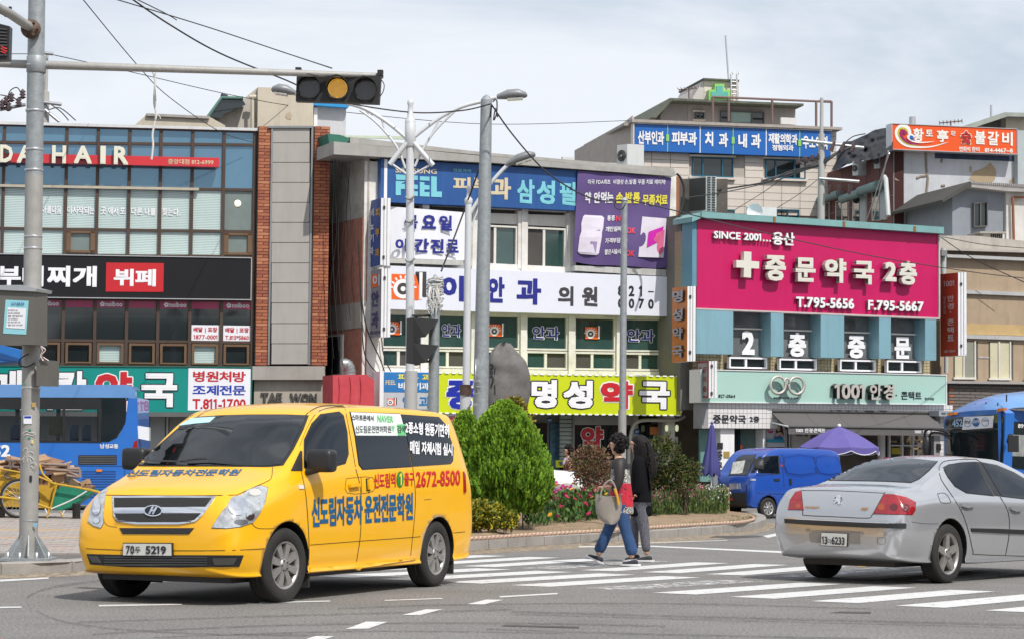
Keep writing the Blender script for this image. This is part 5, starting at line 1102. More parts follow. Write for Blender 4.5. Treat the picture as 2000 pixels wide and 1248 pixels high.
for j in range(nv+1):
 for i in range(nu+1):
  a=pl_(top,i/nu).lerp(pl_(bot,i/nu),j/nv);nz=mnoise.noise(Vector((i*.22,j*.5,1)))*3+mnoise.noise(Vector((i*.6,j*.9,5)))
  vs.append(PF(a.x,a.y+nz*.35,.55+nz*.07-(1-j/nv)*1.3))
m.add(vs,[(j*(nu+1)+i,(j+1)*(nu+1)+i,(j+1)*(nu+1)+i+1,j*(nu+1)+i+1)for j in range(nv)for i in range(nu)],smooth=True)
m.build('sheet',M('black tarpaulin cloth',(.012,.012,.013),.6,var=.3,scale=4,bump=.4,bscale=12),tp)
for x0,x1,x2,y0,y1,lb in((1665,1676,1692,315,343,'left of the two white air conditioners under the black tarpaulin'),(1707,1718,1734,301,329,'right of the two white air conditioners, next to the orange sign')):
 ac_unit(x0,x1,x2,y0,y1,86 if x0>1700 else 88,lb,'air conditioners on the maroon wall')
PGf=Pl(1850,84.6,16);PGf.p=Vector((cF.x,cF.y,0));S=PGf.S
bG=thing('white_cement_building','grey white cement wall with cracks under the orange restaurant sign','building',tuple(cF))
OLDW=M('old white cement',(.47,.49,.52),.9,var=.12,scale=1.6,bump=.35,streak=.3,dirt=0,dcol=(.22,.22,.22))
q=PGf.sq(0.03,S(2100,350),Row(1744,287,2000,300),3.0,0);MB().prism(q,-dF*12).build('wall',OLDW,bG)
MB().slab(PGf,(1826,296,310,1985,302,316),0,.012).build('upper_recess',M('dark blue recess',(.03,.05,.10),.8,var=.6,scale=2),bG)
MB().slab(PGf,(1988,255,480,2100,260,480),-.5,.3).build('plain_wall',M('pale teal render',(.38,.42,.43),.8),bG)
def patch(pts,mt,nm='cement_patch'):P=[PGf(x,y,.012)for x,y in pts];MB().add(P,[tuple(q)for q in tessellate_polygon([P])]).build(nm,mt,bG)
PAT=M('tan cement patch',(.36,.28,.18),.9,var=.12);CRK=M('crack fill',(.25,.21,.17),.9)
patch([(1893,351),(1900,336),(1915,331),(1927,325),(1934,318),(1944,330),(1946,338),(1943,352),(1935,358),(1905,356)],PAT);patch([(1893,326),(1898,325),(1898,337),(1894,337)],PAT);patch([(1971,353),(1978,350),(1986,338),(1987,346),(1983,358),(1972,358)],PAT)
for pts in([(1808,297),(1809,330),(1812,350),(1809,380)],[(1790,349),(1798,345),(1806,345),(1809,342)],[(1793,404),(1796,388),(1803,380),(1809,382)],[(1838,364),(1845,363)],[(1834,390),(1836,380),(1842,373)],[(1747,351),(1756,354)],[(1838,318),(1840,312)],[(1985,318),(1986,340),(1999,342)],[(1810,394),(1816,396)]):
 MB().tube([PGf(x,y,.005)for x,y in pts],.05,5).build('crack',CRK,bG)
MB().tube([PGf(1844,392,.25),PGf(1845,395,.3),PGf(1846,450,.3)],.11,8).build('drainpipe',M('grey pipe',(.25,.27,.28),.6),bG)
t=sign_thing('orange_restaurant_sign','orange rooftop restaurant sign with wave logo and white Hangul','sign',PGf,(1743,242.5,291.6,1986,253.2,301.4),.1,.55,M('bright orange sign face',(.72,.085,.008),.4,var=.04),frame=ALU,fw=1.2)
WLT=M('cream white print',(.75,.73,.68),.4,var=0)
letters(t,PGf,[('황',(1783,251,277,1804,252,278)),('토',(1808,254,267,1822,254.5,267.5)),('亭',(1830,254,278,1852,255,279)),('불',(1904,256,282,1925,257,283)),('갈',(1929,257,284,1951,258,285)),('비',(1957,258,285,1978,259,286)),('연회석 완비',(1873,287,296.5,1913,288,297)),('814-4467~8',(1923,290,298,1978,291,299.5))],.57,WLT,bold=.9)
letters(t,PGf,[('숯',(1875.5,254.5,283,1898.5,255.5,284))],.57,M('pale outline',(.7,.6,.5),.5),bold=1.5);letters(t,PGf,[('숯',(1877,256,281.5,1897,257,282.5))],.585,M('dark red print',(.42,.01,.01),.4),bold=.9)
def swoosh(P,w,mt,o):
 c=cat([Vector((x,y,0))for x,y in P],8);n=len(c);a=[];b=[]
 for i,p in enumerate(c):
  tt=(c[min(i+1,n-1)]-c[max(i-1,0)]).normalized();nn_=Vector((-tt.y,tt.x,0));ww=w*(1-i/(n-1))**.6*(1 if i>2 else.6+.13*i);a.append(p+nn_*ww);b.append(p-nn_*ww)
 MB().add([PGf(p.x,p.y,o)for p in a+b],[(i,i+1,i+1+n,i+n)for i in range(n-1)]).build('wave_logo',mt,t)
swoosh([(1777,262),(1772,250),(1760,247),(1751,257),(1754,272),(1768,284),(1790,288),(1820,287),(1853,278)],4.2,WLT,.565);swoosh([(1773,260),(1768,253),(1758,252),(1755,262),(1762,275),(1775,283),(1796,285)],2.3,M('wave ochre',(.5,.42,.05),.4),.575)
swoosh([(1770,262),(1764,257),(1760,264),(1768,275),(1782,281),(1798,283)],4,M('wave maroon',(.28,.01,.10),.4),.585);swoosh([(1785,270),(1779,264),(1774,269),(1783,276),(1800,279),(1825,277)],3.2,WLT,.59);swoosh([(1784,270),(1779,267),(1779,272),(1788,275)],2.2,M('wave blue',(.01,.12,.45),.4),.6)
letters(t,PGf,[('회관',(1857,256,266,1866,256.5,266.5))],.57,WLT,bold=.6)
bk2=thing('rear_roof_house','cream house with a sloping dark roof behind the orange sign','house',tuple(at(1940,260,100)))
PH=Pl(1940,100,10);MB().slabp(PH,[(1965,224),(1965,330),(2120,330),(2120,226)],-6,0).build('wall',CREAM,bk2)
MB().slabp(PH,[(1880,250),(1884,246),(1962,220),(2120,224),(2120,231),(1968,228),(1890,254)],-6,.6).build('roof',M('pale green roof edge',(.30,.33,.29),.7,streak=.3),bk2)
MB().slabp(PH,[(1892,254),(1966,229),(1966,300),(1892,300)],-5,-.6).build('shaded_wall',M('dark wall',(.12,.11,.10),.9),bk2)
yagi(1857,239,22,3,PGf,-2,'television antenna rising behind the orange sign',256)
tag(MB().tube([PH(1936,230,0),PH(1936,206,0)],.05,5).build('antenna_mast',ALU),'short thin mast on the cream house roof at upper right','antenna')
tag(MB().tube([PGf(1782,246,-1),PGf(1782,229,-1)],.12,8).build('flue_pipe',ALU),'short metal flue pipe behind the orange sign','pipe')
PH1=Pl(1900,80.5,14);bH=thing('gabled_hut','small grey gabled house with a dark sliding window and corrugated roof','house',tuple(PH1 .p))
MB().slabp(PH1,[(1860,378),(1860,500),(1965.5,500),(1965.5,378),(1933,372),(1897,362)],-4,0).build('gable_wall',M('blue grey render',(.24,.265,.30),.85,var=.08,streak=.2),bH)
MB().slabp(PH1,[(1965.5,372),(1965.5,500),(2120,500),(2120,372)],-4,.15).build('white_wall',M('white render',(.60,.59,.56),.8,streak=.2),bH)
CORR=M('grey corrugated roof',(.33,.31,.30),.85,var=.2,scale=5)
MB().slabp(PH1,[(1895.4,354.7),(1840,391),(1842,396),(1898,364)],-4.2,.5).build('barge_board',M('dark eave board',(.06,.06,.055),.8),bH)
m=MB()
for k in range(56):
 a=1897+k*4;m.slabp(PH1,[(a,355+k*.22),(a,358.5+k*.3),(a+2.4,359+k*.3),(a+2.4,355.6+k*.22)],-4,.52)
m.build('roof_ridges',CORR,bH,kind='stuff')
MB().slabp(PH1,[(1896,357),(1896,366),(1966,374),(2120,380),(2120,370)],-4,.48).build('roof',CORR,bH)
window(PH1,bH,1898.5,1925.7,420,Row(1898,397,1926,395),Row(1898,445,1926,443),[.5],fr=2.2,off=.1,mats=[GDARK],fm=DFR)
MB().tube([PH1(1978,386,.3),PH1(1980,470,.3)],.05,6).tube([PH1(1978,386,.3),PH1(1999,386,.3)],.04,6).build('rusty_pipe',M('rusty pipe',(.25,.09,.04),.7),bH)
rv=thing('roof_vent_box','cream slatted ventilation box on the roof of the beige building','vent',tuple(at(1940,470,79)))
PV_=Pl(1940,79,10);MB().slab(PV_,(1922,454,474,1962,455,475),-.6,0).build('box',FRAME,rv);MB().slab(PV_,(1914,452.5,456,1965,453,456.5),-.9,.3).build('lid',CONC,rv)
for k in range(6):MB().slab(PV_,(1936+k*4,457,472,1938+k*4,457,472),0,.04).build('slat',GRL,rv)
def pchip(xs,ys,x):
 n=len(xs)
 if x<=xs[0]:return ys[0]
 if x>=xs[-1]:return ys[-1]
 h=[xs[i+1]-xs[i]for i in range(n-1)];d=[(ys[i+1]-ys[i])/h[i]for i in range(n-1)]
 def m_(i):
  if i==0:return d[0]
  if i==n-1:return d[-1]
  if d[i-1]*d[i]<=0:return 0
  w1=2*h[i]+h[i-1];w2=h[i]+2*h[i-1];return(w1+w2)/(w1/d[i-1]+w2/d[i])
 i=0
 while x>xs[i+1]:i+=1
 t=(x-xs[i])/h[i];t2=t*t;t3=t2*t
 return(2*t3-3*t2+1)*ys[i]+(t3-2*t2+t)*h[i]*m_(i)+(-2*t3+3*t2)*ys[i+1]+(t3-t2)*h[i]*m_(i+1)
def section(p):
 zb,ws,zm,w,zl,wb,zt,wt,zc=p
 P=[(0,zb),(ws*.93,zb),(lerp(ws,w,.35),lerp(zb,zm,.22)),(w,zm),(lerp(w,wb,.45)+.006,lerp(zm,zl,.55)),(wb,zl),(lerp(wb,wt,.5)+.012,lerp(zl,zt,.52)),(wt,zt),(wt*.86,lerp(zt,zc,.45)),(wt*.5,lerp(zt,zc,.85)),(0,zc)]
 return[(q.x,q.y)for q in cat([Vector((a,b,0))for a,b in P],5)]
def loft(st,mt,parent,arches,name='body',step=.06,dark=None,aw=.62):
 "st: list of (x, nine section numbers) rear to front; returns the object and a world-space BVH"
 st=sorted(st);xs=[s_[0]for s_ in st];X=[];x=xs[0]
 while x<xs[-1]-1e-6:
  X.append(x);near=min(abs(x-xs[0]),abs(x-xs[-1]));x+=step*(.25 if near<.15 else 1)
 X.append(xs[-1]);bm=bmesh.new();rings=[]
 for x in X:
  p=[pchip(xs,[s_[k]for s_ in st],x)for k in range(1,10)];h=section(p)
  r=[bm.verts.new((x,y,z))for y,z in h]+[bm.verts.new((x,-y,z))for y,z in reversed(h[1:-1])];rings.append(r)
 n=len(rings[0])
 for a,b in zip(rings,rings[1:]):
  for j in range(n):bm.faces.new((a[j],a[(j+1)%n],b[(j+1)%n],b[j]))
 for r in(rings[0],rings[-1]):
  c=bm.verts.new(sum((v.co for v in r),Vector())/n)
  for j in range(n):bm.faces.new((c,r[j],r[(j+1)%n]))
 bmesh.ops.recalc_face_normals(bm,faces=bm.faces)
 for f in bm.faces:f.smooth=True
 me=bpy.data.meshes.new(name);bm.to_mesh(me);bm.free();me.materials.append(mt);me.materials.append(dark or BLACK)
 o=bpy.data.objects.new(name,me);COL.objects.link(o)
 cut=bmesh.new()
 for ax,ar in arches:
  for sgn in(1,-1):
   c=bmesh.ops.create_cone(cut,cap_ends=True,segments=40,radius1=ar,radius2=ar,depth=.5)['verts']
   for v in c:v.co=Vector((v.co.x+ax,v.co.z+sgn*(aw+.25),v.co.y+ar*.86))
 cm=bpy.data.meshes.new('cut');bmesh.ops.recalc_face_normals(cut,faces=cut.faces);cut.to_mesh(cm);cut.free();cm.materials.append(dark or BLACK)
 co=bpy.data.objects.new('cut',cm);COL.objects.link(co);md=o.modifiers.new('b','BOOLEAN');md.object=co;md.operation='DIFFERENCE';md.solver='EXACT';md.material_mode='TRANSFER'
 bpy.context.view_layer.update();m2=bpy.data.meshes.new_from_object(o.evaluated_get(bpy.context.evaluated_depsgraph_get()));o.modifiers.clear();o.data=m2;m2 .name=name;bpy.data.objects.remove(co);o.parent=parent
 mw=world_of(parent);bm=bmesh.new();bm.from_mesh(m2);bmesh.ops.triangulate(bm,faces=bm.faces[:]);bm.to_mesh(m2);bm.transform(mw);bm.normal_update();bv=BVHTree.FromBMesh(bm);bm.free()
 return o,bv
def cells2d(pts,cell):
 bm=bmesh.new();vs=[bm.verts.new((x,y,0))for x,y in pts];bm.faces.new(vs)
 x0,x1=min(p[0]for p in pts),max(p[0]for p in pts);y0,y1=min(p[1]for p in pts),max(p[1]for p in pts)
 bmesh.ops.triangulate(bm,faces=bm.faces[:])
 for ax,a,b in((0,x0,x1),(1,y0,y1)):
  k=max(1,int((b-a)/cell))
  for i in range(1,k+1 if k>1 else 1):
   c=a+(b-a)*i/(k+1);co=(c,0,0)if ax==0 else(0,c,0);no=(1,0,0)if ax==0 else(0,1,0)
   bmesh.ops.bisect_plane(bm,geom=bm.verts[:]+bm.edges[:]+bm.faces[:],plane_co=co,plane_no=no)
 bmesh.ops.remove_doubles(bm,verts=bm.verts[:],dist=1e-4)
 bm.verts.index_update();V=[(v.co.x,v.co.y)for v in bm.verts];Fc=[tuple(v.index for v in f.verts)for f in bm.faces]
 B=[(e.verts[0].index,e.verts[1].index)for e in bm.edges if e.is_boundary];bm.free();return V,Fc,B
def hitpx(bv,x,y,off):
 d=ray(x,y);h=bv.ray_cast(CAM,d)
 if h[0]is None:
  h=min((bv.find_nearest(CAM+d*(hitpx.dist+k*.15))for k in range(-16,17)),key=lambda g:g[3]);nrm=h[1]
  return h[0]+nrm*off,nrm
 nrm=h[1]if h[1].dot(d)<0 else-h[1]
 hitpx.dist=(h[0]-CAM).length
 return h[0]+nrm*off,nrm
hitpx.dist=25
def smooth2(pts,n=4,closed=True):
 P=[Vector((x,y,0))for x,y in pts]
 if closed:P=[P[-1]]+P+[P[0],P[1]];c=cat(P,n)[n:-n-1]
 else:c=cat(P,n)
 return[(p.x,p.y)for p in c]
def panel(bv,pts,mt,parent,name,off=.006,cell=6,smooth=0,mirror=False,label=None,skirt=.012):
 if smooth:pts=smooth2(pts,smooth)
 V,Fc,B=cells2d(pts,cell);W=[];Nn=[]
 for x,y in V:p,n_=hitpx(bv,x,y,off);W.append(p);Nn.append(n_)
 m=MB();m.add(W,Fc,smooth=True)
 if skirt:m.add([p for p in W]+[p-n_*skirt for p,n_ in zip(W,Nn)],[(a,b,b+len(W),a+len(W))for a,b in B])
 o=m.build(name,mt,parent,label)
 if mirror:
  m2=o.copy();m2 .data=o.data.copy();COL.objects.link(m2)
  for v in m2 .data.vertices:v.co.y=-v.co.y
  m2 .data.flip_normals()
 return o
def seam(bv,pts,w,mt,parent,name='panel_gap',off=.003,smooth=4,mirror=False):
 P=smooth2(pts,smooth,False)if smooth else pts
 a=[];b=[];n=len(P)
 for i,p in enumerate(P):
  q,r=Vector(P[max(i-1,0)]),Vector(P[min(i+1,n-1)]);t=(r-q).normalized();nn_=Vector((-t.y,t.x))*w/2
  a.append((p[0]+nn_.x,p[1]+nn_.y));b.append((p[0]-nn_.x,p[1]-nn_.y))
 A=[hitpx(bv,x,y,off)[0]for x,y in a];Bq=[hitpx(bv,x,y,off)[0]for x,y in b]
 keep=[i for i in range(n-1)if(A[i]-A[i+1]).length<.5]
 o=MB().add(A+Bq,[(i,i+1,i+1+n,i+n)for i in keep],smooth=True).build(name,mt,parent)
 if mirror:
  m2=o.copy();m2 .data=o.data.copy();COL.objects.link(m2)
  for v in m2 .data.vertices:v.co.y=-v.co.y
  m2 .data.flip_normals()
 return o
def ptext(bv,tx,q,mt,parent,bold=.8,off=.008,shear=0):
 V,T=text_data(tx,bold);xl,yt,yb,xr,yt2,yb2=q;W=[]
 for x,y,z in V:
  px=lerp(xl,xr,x)+shear*y;py=lerp(lerp(yb,yb2,x),lerp(yt,yt2,x),y);W.append(hitpx(bv,px,py,(off if off>.009 else off*.6)+z*.0003)[0])
 return MB().add(W,T).build('lettering',mt,parent)
def wheel(parent,x,y,r,w,side,rimr,spokes,rimmat,steer=0.0,hub=.0,style='spoke'):
 "side +1 = outer face towards +y"
 t=MB();prof=[(rimr*.98,-w*.48),(r*.90,-w*.5),(r*.965,-w*.44),(r,-w*.34),(r,-w*.12),(r*.992,-w*.11),(r*.992,-w*.09),(r,-w*.08),(r,w*.08),(r*.992,w*.09),(r*.992,w*.11),(r,w*.12),(r,w*.34),(r*.965,w*.44),(r*.90,w*.5),(rimr*1.0,w*.47),(rimr*.97,w*.40)]
 t.lathe(prof,axis='y',n=40);o=t.build('wheel',RUBBER,parent,local=True);o.location=(x,y,r);o.rotation_euler.z=steer
 s_=side
 b=MB();b.lathe([(rimr*1.0,s_*w*.46),(rimr*.93,s_*w*.46),(rimr*.88,s_*w*.30),(rimr*.86,-s_*w*.3)],axis='y',n=36);b.build('rim_barrel',rimmat,o,local=True)
 d=MB();d.lathe([(rimr*.9,s_*w*.05),(0,s_*w*.05)],axis='y',n=24);d.build('brake_disc',M('brake dark',(.05,.048,.045),.6,.4),o,local=True)
 sp=MB()
 for k in range(spokes):
  a=2*math.pi*k/spokes+.3;ca,sa=math.cos(a),math.sin(a)
  def P(rr,ww,yy):return(ca*rr-sa*ww,s_*yy,sa*rr+ca*ww)
  wi,wo=(.042,.032)if spokes<=5 else(.020,.034);wi*=rimr/.2;wo*=rimr/.2
  if spokes<=5:wi,wo=wi*.85,wo*.9
  f=[P(.03,-wi,w*.40),P(.03,wi,w*.40),P(rimr*.90,wo,w*.43),P(rimr*.90,-wo,w*.43)];g=[P(.03,-wi*1.1,w*.2),P(.03,wi*1.1,w*.2),P(rimr*.9,wo*1.1,w*.28),P(rimr*.9,-wo*1.1,w*.28)]
  sp.add(f+g,[(0,1,2,3),(0,4,5,1),(1,5,6,2),(3,2,6,7),(0,3,7,4)])
 sp.lathe([(rimr*.3,s_*w*.2),(rimr*.28,s_*w*.41),(rimr*.13,s_*w*.44),(0,s_*w*.45)],axis='y',n=18)
 sp.build('rim_spokes',rimmat,o,local=True)
 nb=MB()
 for k in range(5):a=2*math.pi*k/5;nb.lathe([(.011,s_*w*.40),(.011,s_*w*.46),(0,s_*w*.46)],(rimr*.21*math.cos(a),0,rimr*.21*math.sin(a)),axis='y',n=6)
 nb.build('wheel_nuts',M('nut dark',(.10,.10,.10),.4,.8),o,local=True);return o
YELP=M('yellow van paint',(.88,.45,.002),.32,var=.025,scale=1,coat=.55,dirt=.05,dcol=(.4,.25,.08));SILV=M('silver car paint',(.50,.51,.53),.24,.6,var=.02,coat=.9,dirt=.05,dcol=(.25,.24,.22));BLUV=M('blue van paint',(.008,.065,.36),.32,var=.06,coat=.7,dirt=.12,dcol=(.05,.08,.2))
CARG=M('tinted car glass',(.004,.007,.012),.03,var=0,spec=.42);CARG2=M('windscreen glass',(.004,.006,.007),.02,var=.8,scale=2.5,spec=1.0);GAP=M('panel gap black',(.012,.01,.008),.8,var=0);TRIM=M('black rubber trim',(.02,.02,.02),.55,var=.1)
ALLOY=M('alloy wheel',(.46,.44,.42),.35,.75,var=.12,scale=8);HLG=M('headlamp lens',(.52,.54,.55),.10,.5,var=.45,scale=14,coat=1.0);PLW=M('plate white',(.60,.60,.56),.5,var=.05)
def zz(ox,oy,k):return lambda *P:[(ox+x/k,oy+y/k)for x,y in P]
van=thing('yellow_van','bright yellow driving school van turning with Hangul lettering on its side and bonnet','van',(-2.95,22.32,0),-1.995)
vst=[(.875,.36,.44,.47,.60,.58,.58,.64,.48,.68),(.855,.31,.62,.48,.76,.66,.75,.76,.62,.81),(.80,.28,.72,.50,.835,.74,.82,.88,.68,.94),(.70,.26,.80,.50,.885,.82,.87,.98,.72,1.045),(.50,.25,.86,.52,.92,.88,.905,1.05,.76,1.115),(.22,.25,.91,.56,.945,.96,.925,1.125,.80,1.185),(-.05,.25,.93,.6,.96,1.03,.935,1.20,.85,1.255),(-.2,.25,.93,.6,.96,1.07,.94,1.29,.835,1.35),(-.5,.25,.93,.6,.96,1.10,.945,1.50,.795,1.56),(-.8,.25,.93,.6,.96,1.12,.945,1.68,.765,1.75),(-1.05,.25,.93,.6,.96,1.13,.945,1.775,.75,1.855),(-1.4,.25,.93,.6,.96,1.14,.945,1.815,.745,1.90),(-2.2,.25,.93,.6,.96,1.14,.945,1.84,.745,1.925),(-3.4,.25,.93,.6,.96,1.14,.945,1.83,.745,1.915),(-3.85,.26,.92,.6,.955,1.13,.94,1.80,.74,1.885),(-4.02,.28,.90,.6,.945,1.10,.925,1.74,.71,1.83),(-4.11,.30,.86,.6,.92,1.08,.89,1.58,.68,1.69),(-4.16,.34,.76,.6,.87,.95,.84,1.2,.63,1.3)]
body,bv=loft(vst,YELP,van,[(0,.41),(-3.2,.40)],aw=.62)
z4=zz(150,770,2.971);z5=zz(560,770,2.971)
for(x,sg)in((0,1),(0,-1),(-3.2,1),(-3.2,-1)):wheel(van,x,sg*.835,.35,.22,sg,.225,8,ALLOY,steer=(-.10 if x==0 else 0))
ws=z4((335,412),(390,368),(480,295),(580,208),(648,148),(700,133),(830,124),(1000,119),(1200,119),(1335,124),(1305,205),(1250,315),(1190,408),(1100,417),(800,414),(500,414))
rim_=lambda P,k:[(lerp(sum(p[0]for p in P)/len(P),x,k),lerp(sum(p[1]for p in P)/len(P),y,k))for x,y in P]
panel(bv,rim_(ws,1.025),TRIM,van,'windscreen_rubber',.003);w_=panel(bv,rim_(ws,.985),CARG2,van,'windscreen',.007)
panel(bv,z4((590,185),(665,141),(805,133),(770,165),(690,172)),M('windscreen sticker',(.42,.62,.66),.5),van,'windscreen_sticker',.011)
for P in(z5((108,415),(108,262),(150,172),(198,122),(300,108),(325,130),(345,220),(352,340),(335,392),(270,410)),):panel(bv,rim_(P,1.07),TRIM,van,'window_rubber',.003,mirror=True);panel(bv,P,CARG,van,'door_window',.007,mirror=True)
P=z5((22,443),(78,325),(88,330),(90,443));panel(bv,P,TRIM,van,'quarter_window',.006,mirror=True)
P=z5((366,103),(655,113),(690,238),(722,417),(440,434),(418,405),(395,240));panel(bv,rim_(P,1.02),TRIM,van,'window_rubber',.003,mirror=True);panel(bv,P,CARG,van,'side_window',.007,mirror=True)
P=z5((660,115),(880,130),(918,170),(967,310),(963,385),(950,402),(728,417),(695,240));panel(bv,P,CARG,van,'rear_side_window',.007,mirror=True)
panel(bv,z5((368,104),(655,115),(690,240),(398,238)),M('white window vinyl',(.66,.70,.68),.4,var=.03),van,'vinyl_banner',.010);panel(bv,z5((632,175),(680,172),(686,238),(640,238)),M('green vinyl',(.12,.50,.17),.4),van,'green_vinyl',.013)
VTX=((('스마트폰에서',(684.5,809.5,821,727.5,812,822.5)),INK,.5),(('NAVER',(735,811,824,766,813,825)),M('green vinyl',(.12,.50,.17),.4),.8),(('신도림운전면허학원',(692,831,846,762,831.5,845)),INK,.4),(('▼',(763,832,844,769,832,844)),M('green vinyl',(.12,.50,.17),.4),.2),(('검색',(773.5,831,846,789,831,846)),INK,.5),(('2종소형 원동기면허',(789.6,823,846,874.7,828.5,855)),FILMT,1.0),(('매일 자체시험 실시',(798.5,859.5,886,881.4,866.5,890)),FILMT,1.0))
BLT=M('blue vinyl letters',(.004,.10,.24),.4,var=0);REDT=M('red vinyl letters',(.50,.01,.012),.4,var=0)
for(tx,q),mt,bd in VTX:ptext(bv,tx,q,mt,van,bd,.014)
for x0,x1,tx in((608.5,708,'신도림자동차'),(711.5,806,'운전전문학원')):
 f=(x0-608.5)/197.5;g=(x1-608.5)/197.5
 ptext(bv,tx,(x0,971-10*f,1030-15*f,x1,971-10*g,1030-15*g),BLT,van,1.1,.008)
ptext(bv,'2672-8500',(811.8,920.5,951.8,898.3,917,947.7),REDT,van,.7);ptext(bv,'신도림역',(729.3,924.8,953.4,772,922,950.8),REDT,van,.7);ptext(bv,'출구',(788.9,921.5,948.4,808.4,920.8,947.7),REDT,van,.7)
panel(bv,[(780.8+7*math.cos(a*.4189),935.6+16*math.sin(a*.4189))for a in range(15)],M('green disc',(.01,.20,.03),.4),van,'station_disc',.006,skirt=0);ptext(bv,'1',(778.3,924,947,783,924,947),M('yellow disc print',(.8,.6,.05),.4),van,.8,.011)
ptext(bv,'신도림자동차전문학원',(244,917.5,930.5,463,915.5,928.5),BLT,van,.8,.006,shear=11)
gr=z4((208,592),(500,590),(808,594),(775,645),(735,700),(690,738),(600,753),(350,753),(240,738),(215,700));panel(bv,gr,CHROME,van,'grille_frame',.012,skirt=.03)
MESH=M('black honeycomb mesh',(.018,.018,.018),.5,var=0,bump=1,bscale=90)
for P in(((220,604),(500,603),(784,605),(748,652),(500,654),(222,656)),((222,692),(500,691),(722,690),(684,727),(595,741),(352,741),(246,728))):panel(bv,z4(*P),MESH,van,'grille_mesh',.018)
hexm=MB()
for(xa,xb,ya,yb,f)in((226,770,610,652,lambda y:784-(y-604)*.8),(234,715,697,738,lambda y:728-(y-690)*1.2)):
 r_=0;y=ya
 while y<yb:
  x=xa+(r_%2)*7
  while x<f(y)-8:p,n_=hitpx(bv,150+x/2.971,770+y/2.971,.021);hexm.add([p+RT*(4.6*math.cos(a*1.047)/2.971/195)+UP*(4*math.sin(a*1.047)/2.971/195)for a in range(6)],[tuple(range(6))]);x+=14
  y+=8;r_+=1
hexm.build('mesh_holes',M('mesh hole grey',(.055,.055,.055),.5,var=0),van,kind='stuff')
def ell(cx,cy,rx,ry,n=20):return[(cx+rx*math.cos(2*math.pi*k/n),cy+ry*math.sin(2*math.pi*k/n))for k in range(n)]
panel(bv,ell(302,998.3,18.5,10.4),CHROME,van,'emblem',.03,skirt=.02);panel(bv,ell(302,998.3,15.8,8.3),M('emblem dark',(.03,.035,.045),.2,.5),van,'emblem_field',.034,skirt=0)
for P in(((294,1004.5),(298,1004.5),(305,991.5),(301,991.5)),((301,1005),(305,1005),(312,992.5),(308,992.5)),((299,999.5),(306,996),(308,997.5),(301,1001))):panel(bv,P,CHROME,van,'emblem_letter',.042,skirt=.006)
panel(bv,z4((248,774),(682,774),(652,810),(268,808)),MESH,van,'lower_grille',.006);panel(bv,z4((58,924),(300,930),(967,932),(942,997),(600,1002),(300,1000),(80,985)),BLACK,van,'bumper_intake',.006)
for k in range(4):panel(bv,z4((165,940+k*14),(760,942+k*14),(760,948+k*14),(170,946+k*14)),M('intake slat',(.06,.06,.06),.5),van,'intake_slat',.02,cell=30)
for P in(((70,934),(120,938),(145,975),(95,972)),((790,950),(925,948),(905,985),(800,988))):panel(bv,z4(*P),M('fog recess',(.07,.07,.065),.4),van,'fog_lamp_recess',.014)
for P in(z4((786,772),(800,745),(850,670),(930,598),(1000,550),(1060,530),(1105,540),(1092,620),(1060,690),(1020,742),(950,766),(870,777)),z4((183,537),(166,590),(157,680),(156,745),(140,774),(100,762),(67,737),(80,665),(112,600),(150,560))):
 panel(bv,rim_(P,1.03),GAP,van,'headlight_gap',.002,skirt=0);hl=panel(bv,P,HLG,van,'headlight',.008)
for cx,cy,rx,ry,mt in((464,988,19,19,CHROME),(464,988,14.5,15,M('lamp bowl',(.25,.26,.27),.2,.6)),(464,988,8,9,CHROME),(497,962,12,7,M('lamp bowl pale',(.62,.60,.56),.3,.3)),(470,1019,13,5,M('lamp bowl',(.25,.26,.27),.2,.6)),(487,1007,8,8,CHROME),(190,990,8,16,CHROME),(190,990,5.5,12,M('lamp bowl',(.25,.26,.27),.2,.6)),(190,1016,6,5,CHROME)):panel(bv,ell(cx,cy,rx,ry,16),mt,van,'lamp_reflector',.011+.002*ry/10+(.004 if rx<10 else 0),skirt=0)
pl_=panel(bv,[(243.2,1059),(339,1059.5),(339.8,1086),(242.6,1085.2)],TRIM,van,'plate_frame',.028,skirt=.04);panel(bv,[(244.8,1060.8),(337.6,1061.3),(338.2,1084.2),(244.2,1083.4)],PLW,van,'number_plate',.034)
ptext(bv,'70',(251,1064.5,1081,267,1064.6,1081),INK,van,.8,.04);ptext(bv,'두',(268.5,1067,1079,279,1067,1079),INK,van,.5,.04);ptext(bv,'5219',(289,1065,1081,329,1065.5,1081.5),INK,van,.8,.04)
for P,w in((z4((170,583),(400,586),(700,587),(930,583)),1.3),(z4((930,583),(1010,545),(1100,506),(1130,480),(1136,415)),1.2),(z4((55,893),(160,898),(278,903)),1.2),(z4((562,905),(800,905),(1000,899),(1090,893)),1.2),(z4((1012,745),(1050,775),(1145,777)),1.0),(z4((160,585),(160,740),(235,770)),.8)):seam(bv,P,w,GAP,van)
for P,w in((((84,448),(112,600),(128,850),(126,990)),1.2),(((400,432),(430,570),(428,800),(404,968)),1.2),(((730,420),(745,560),(742,700),(718,935)),1.0),(((135,872),(420,850),(735,827),(775,822)),1.0),(((960,803),(1035,795)),1.0),(((75,300),(120,190),(190,95),(320,72),(345,120),(398,420)),1.0),(((345,487),(350,570),(500,560),(496,480),(345,487)),.8),(((430,480),(434,565)),.8),(((795,610),(838,606)),.7),(((0,295),(60,180),(120,110),(200,68),(330,66)),1.6)):seam(bv,z5(*P),w,GAP if w!=1.6 else TRIM,van,smooth=3,mirror=True)
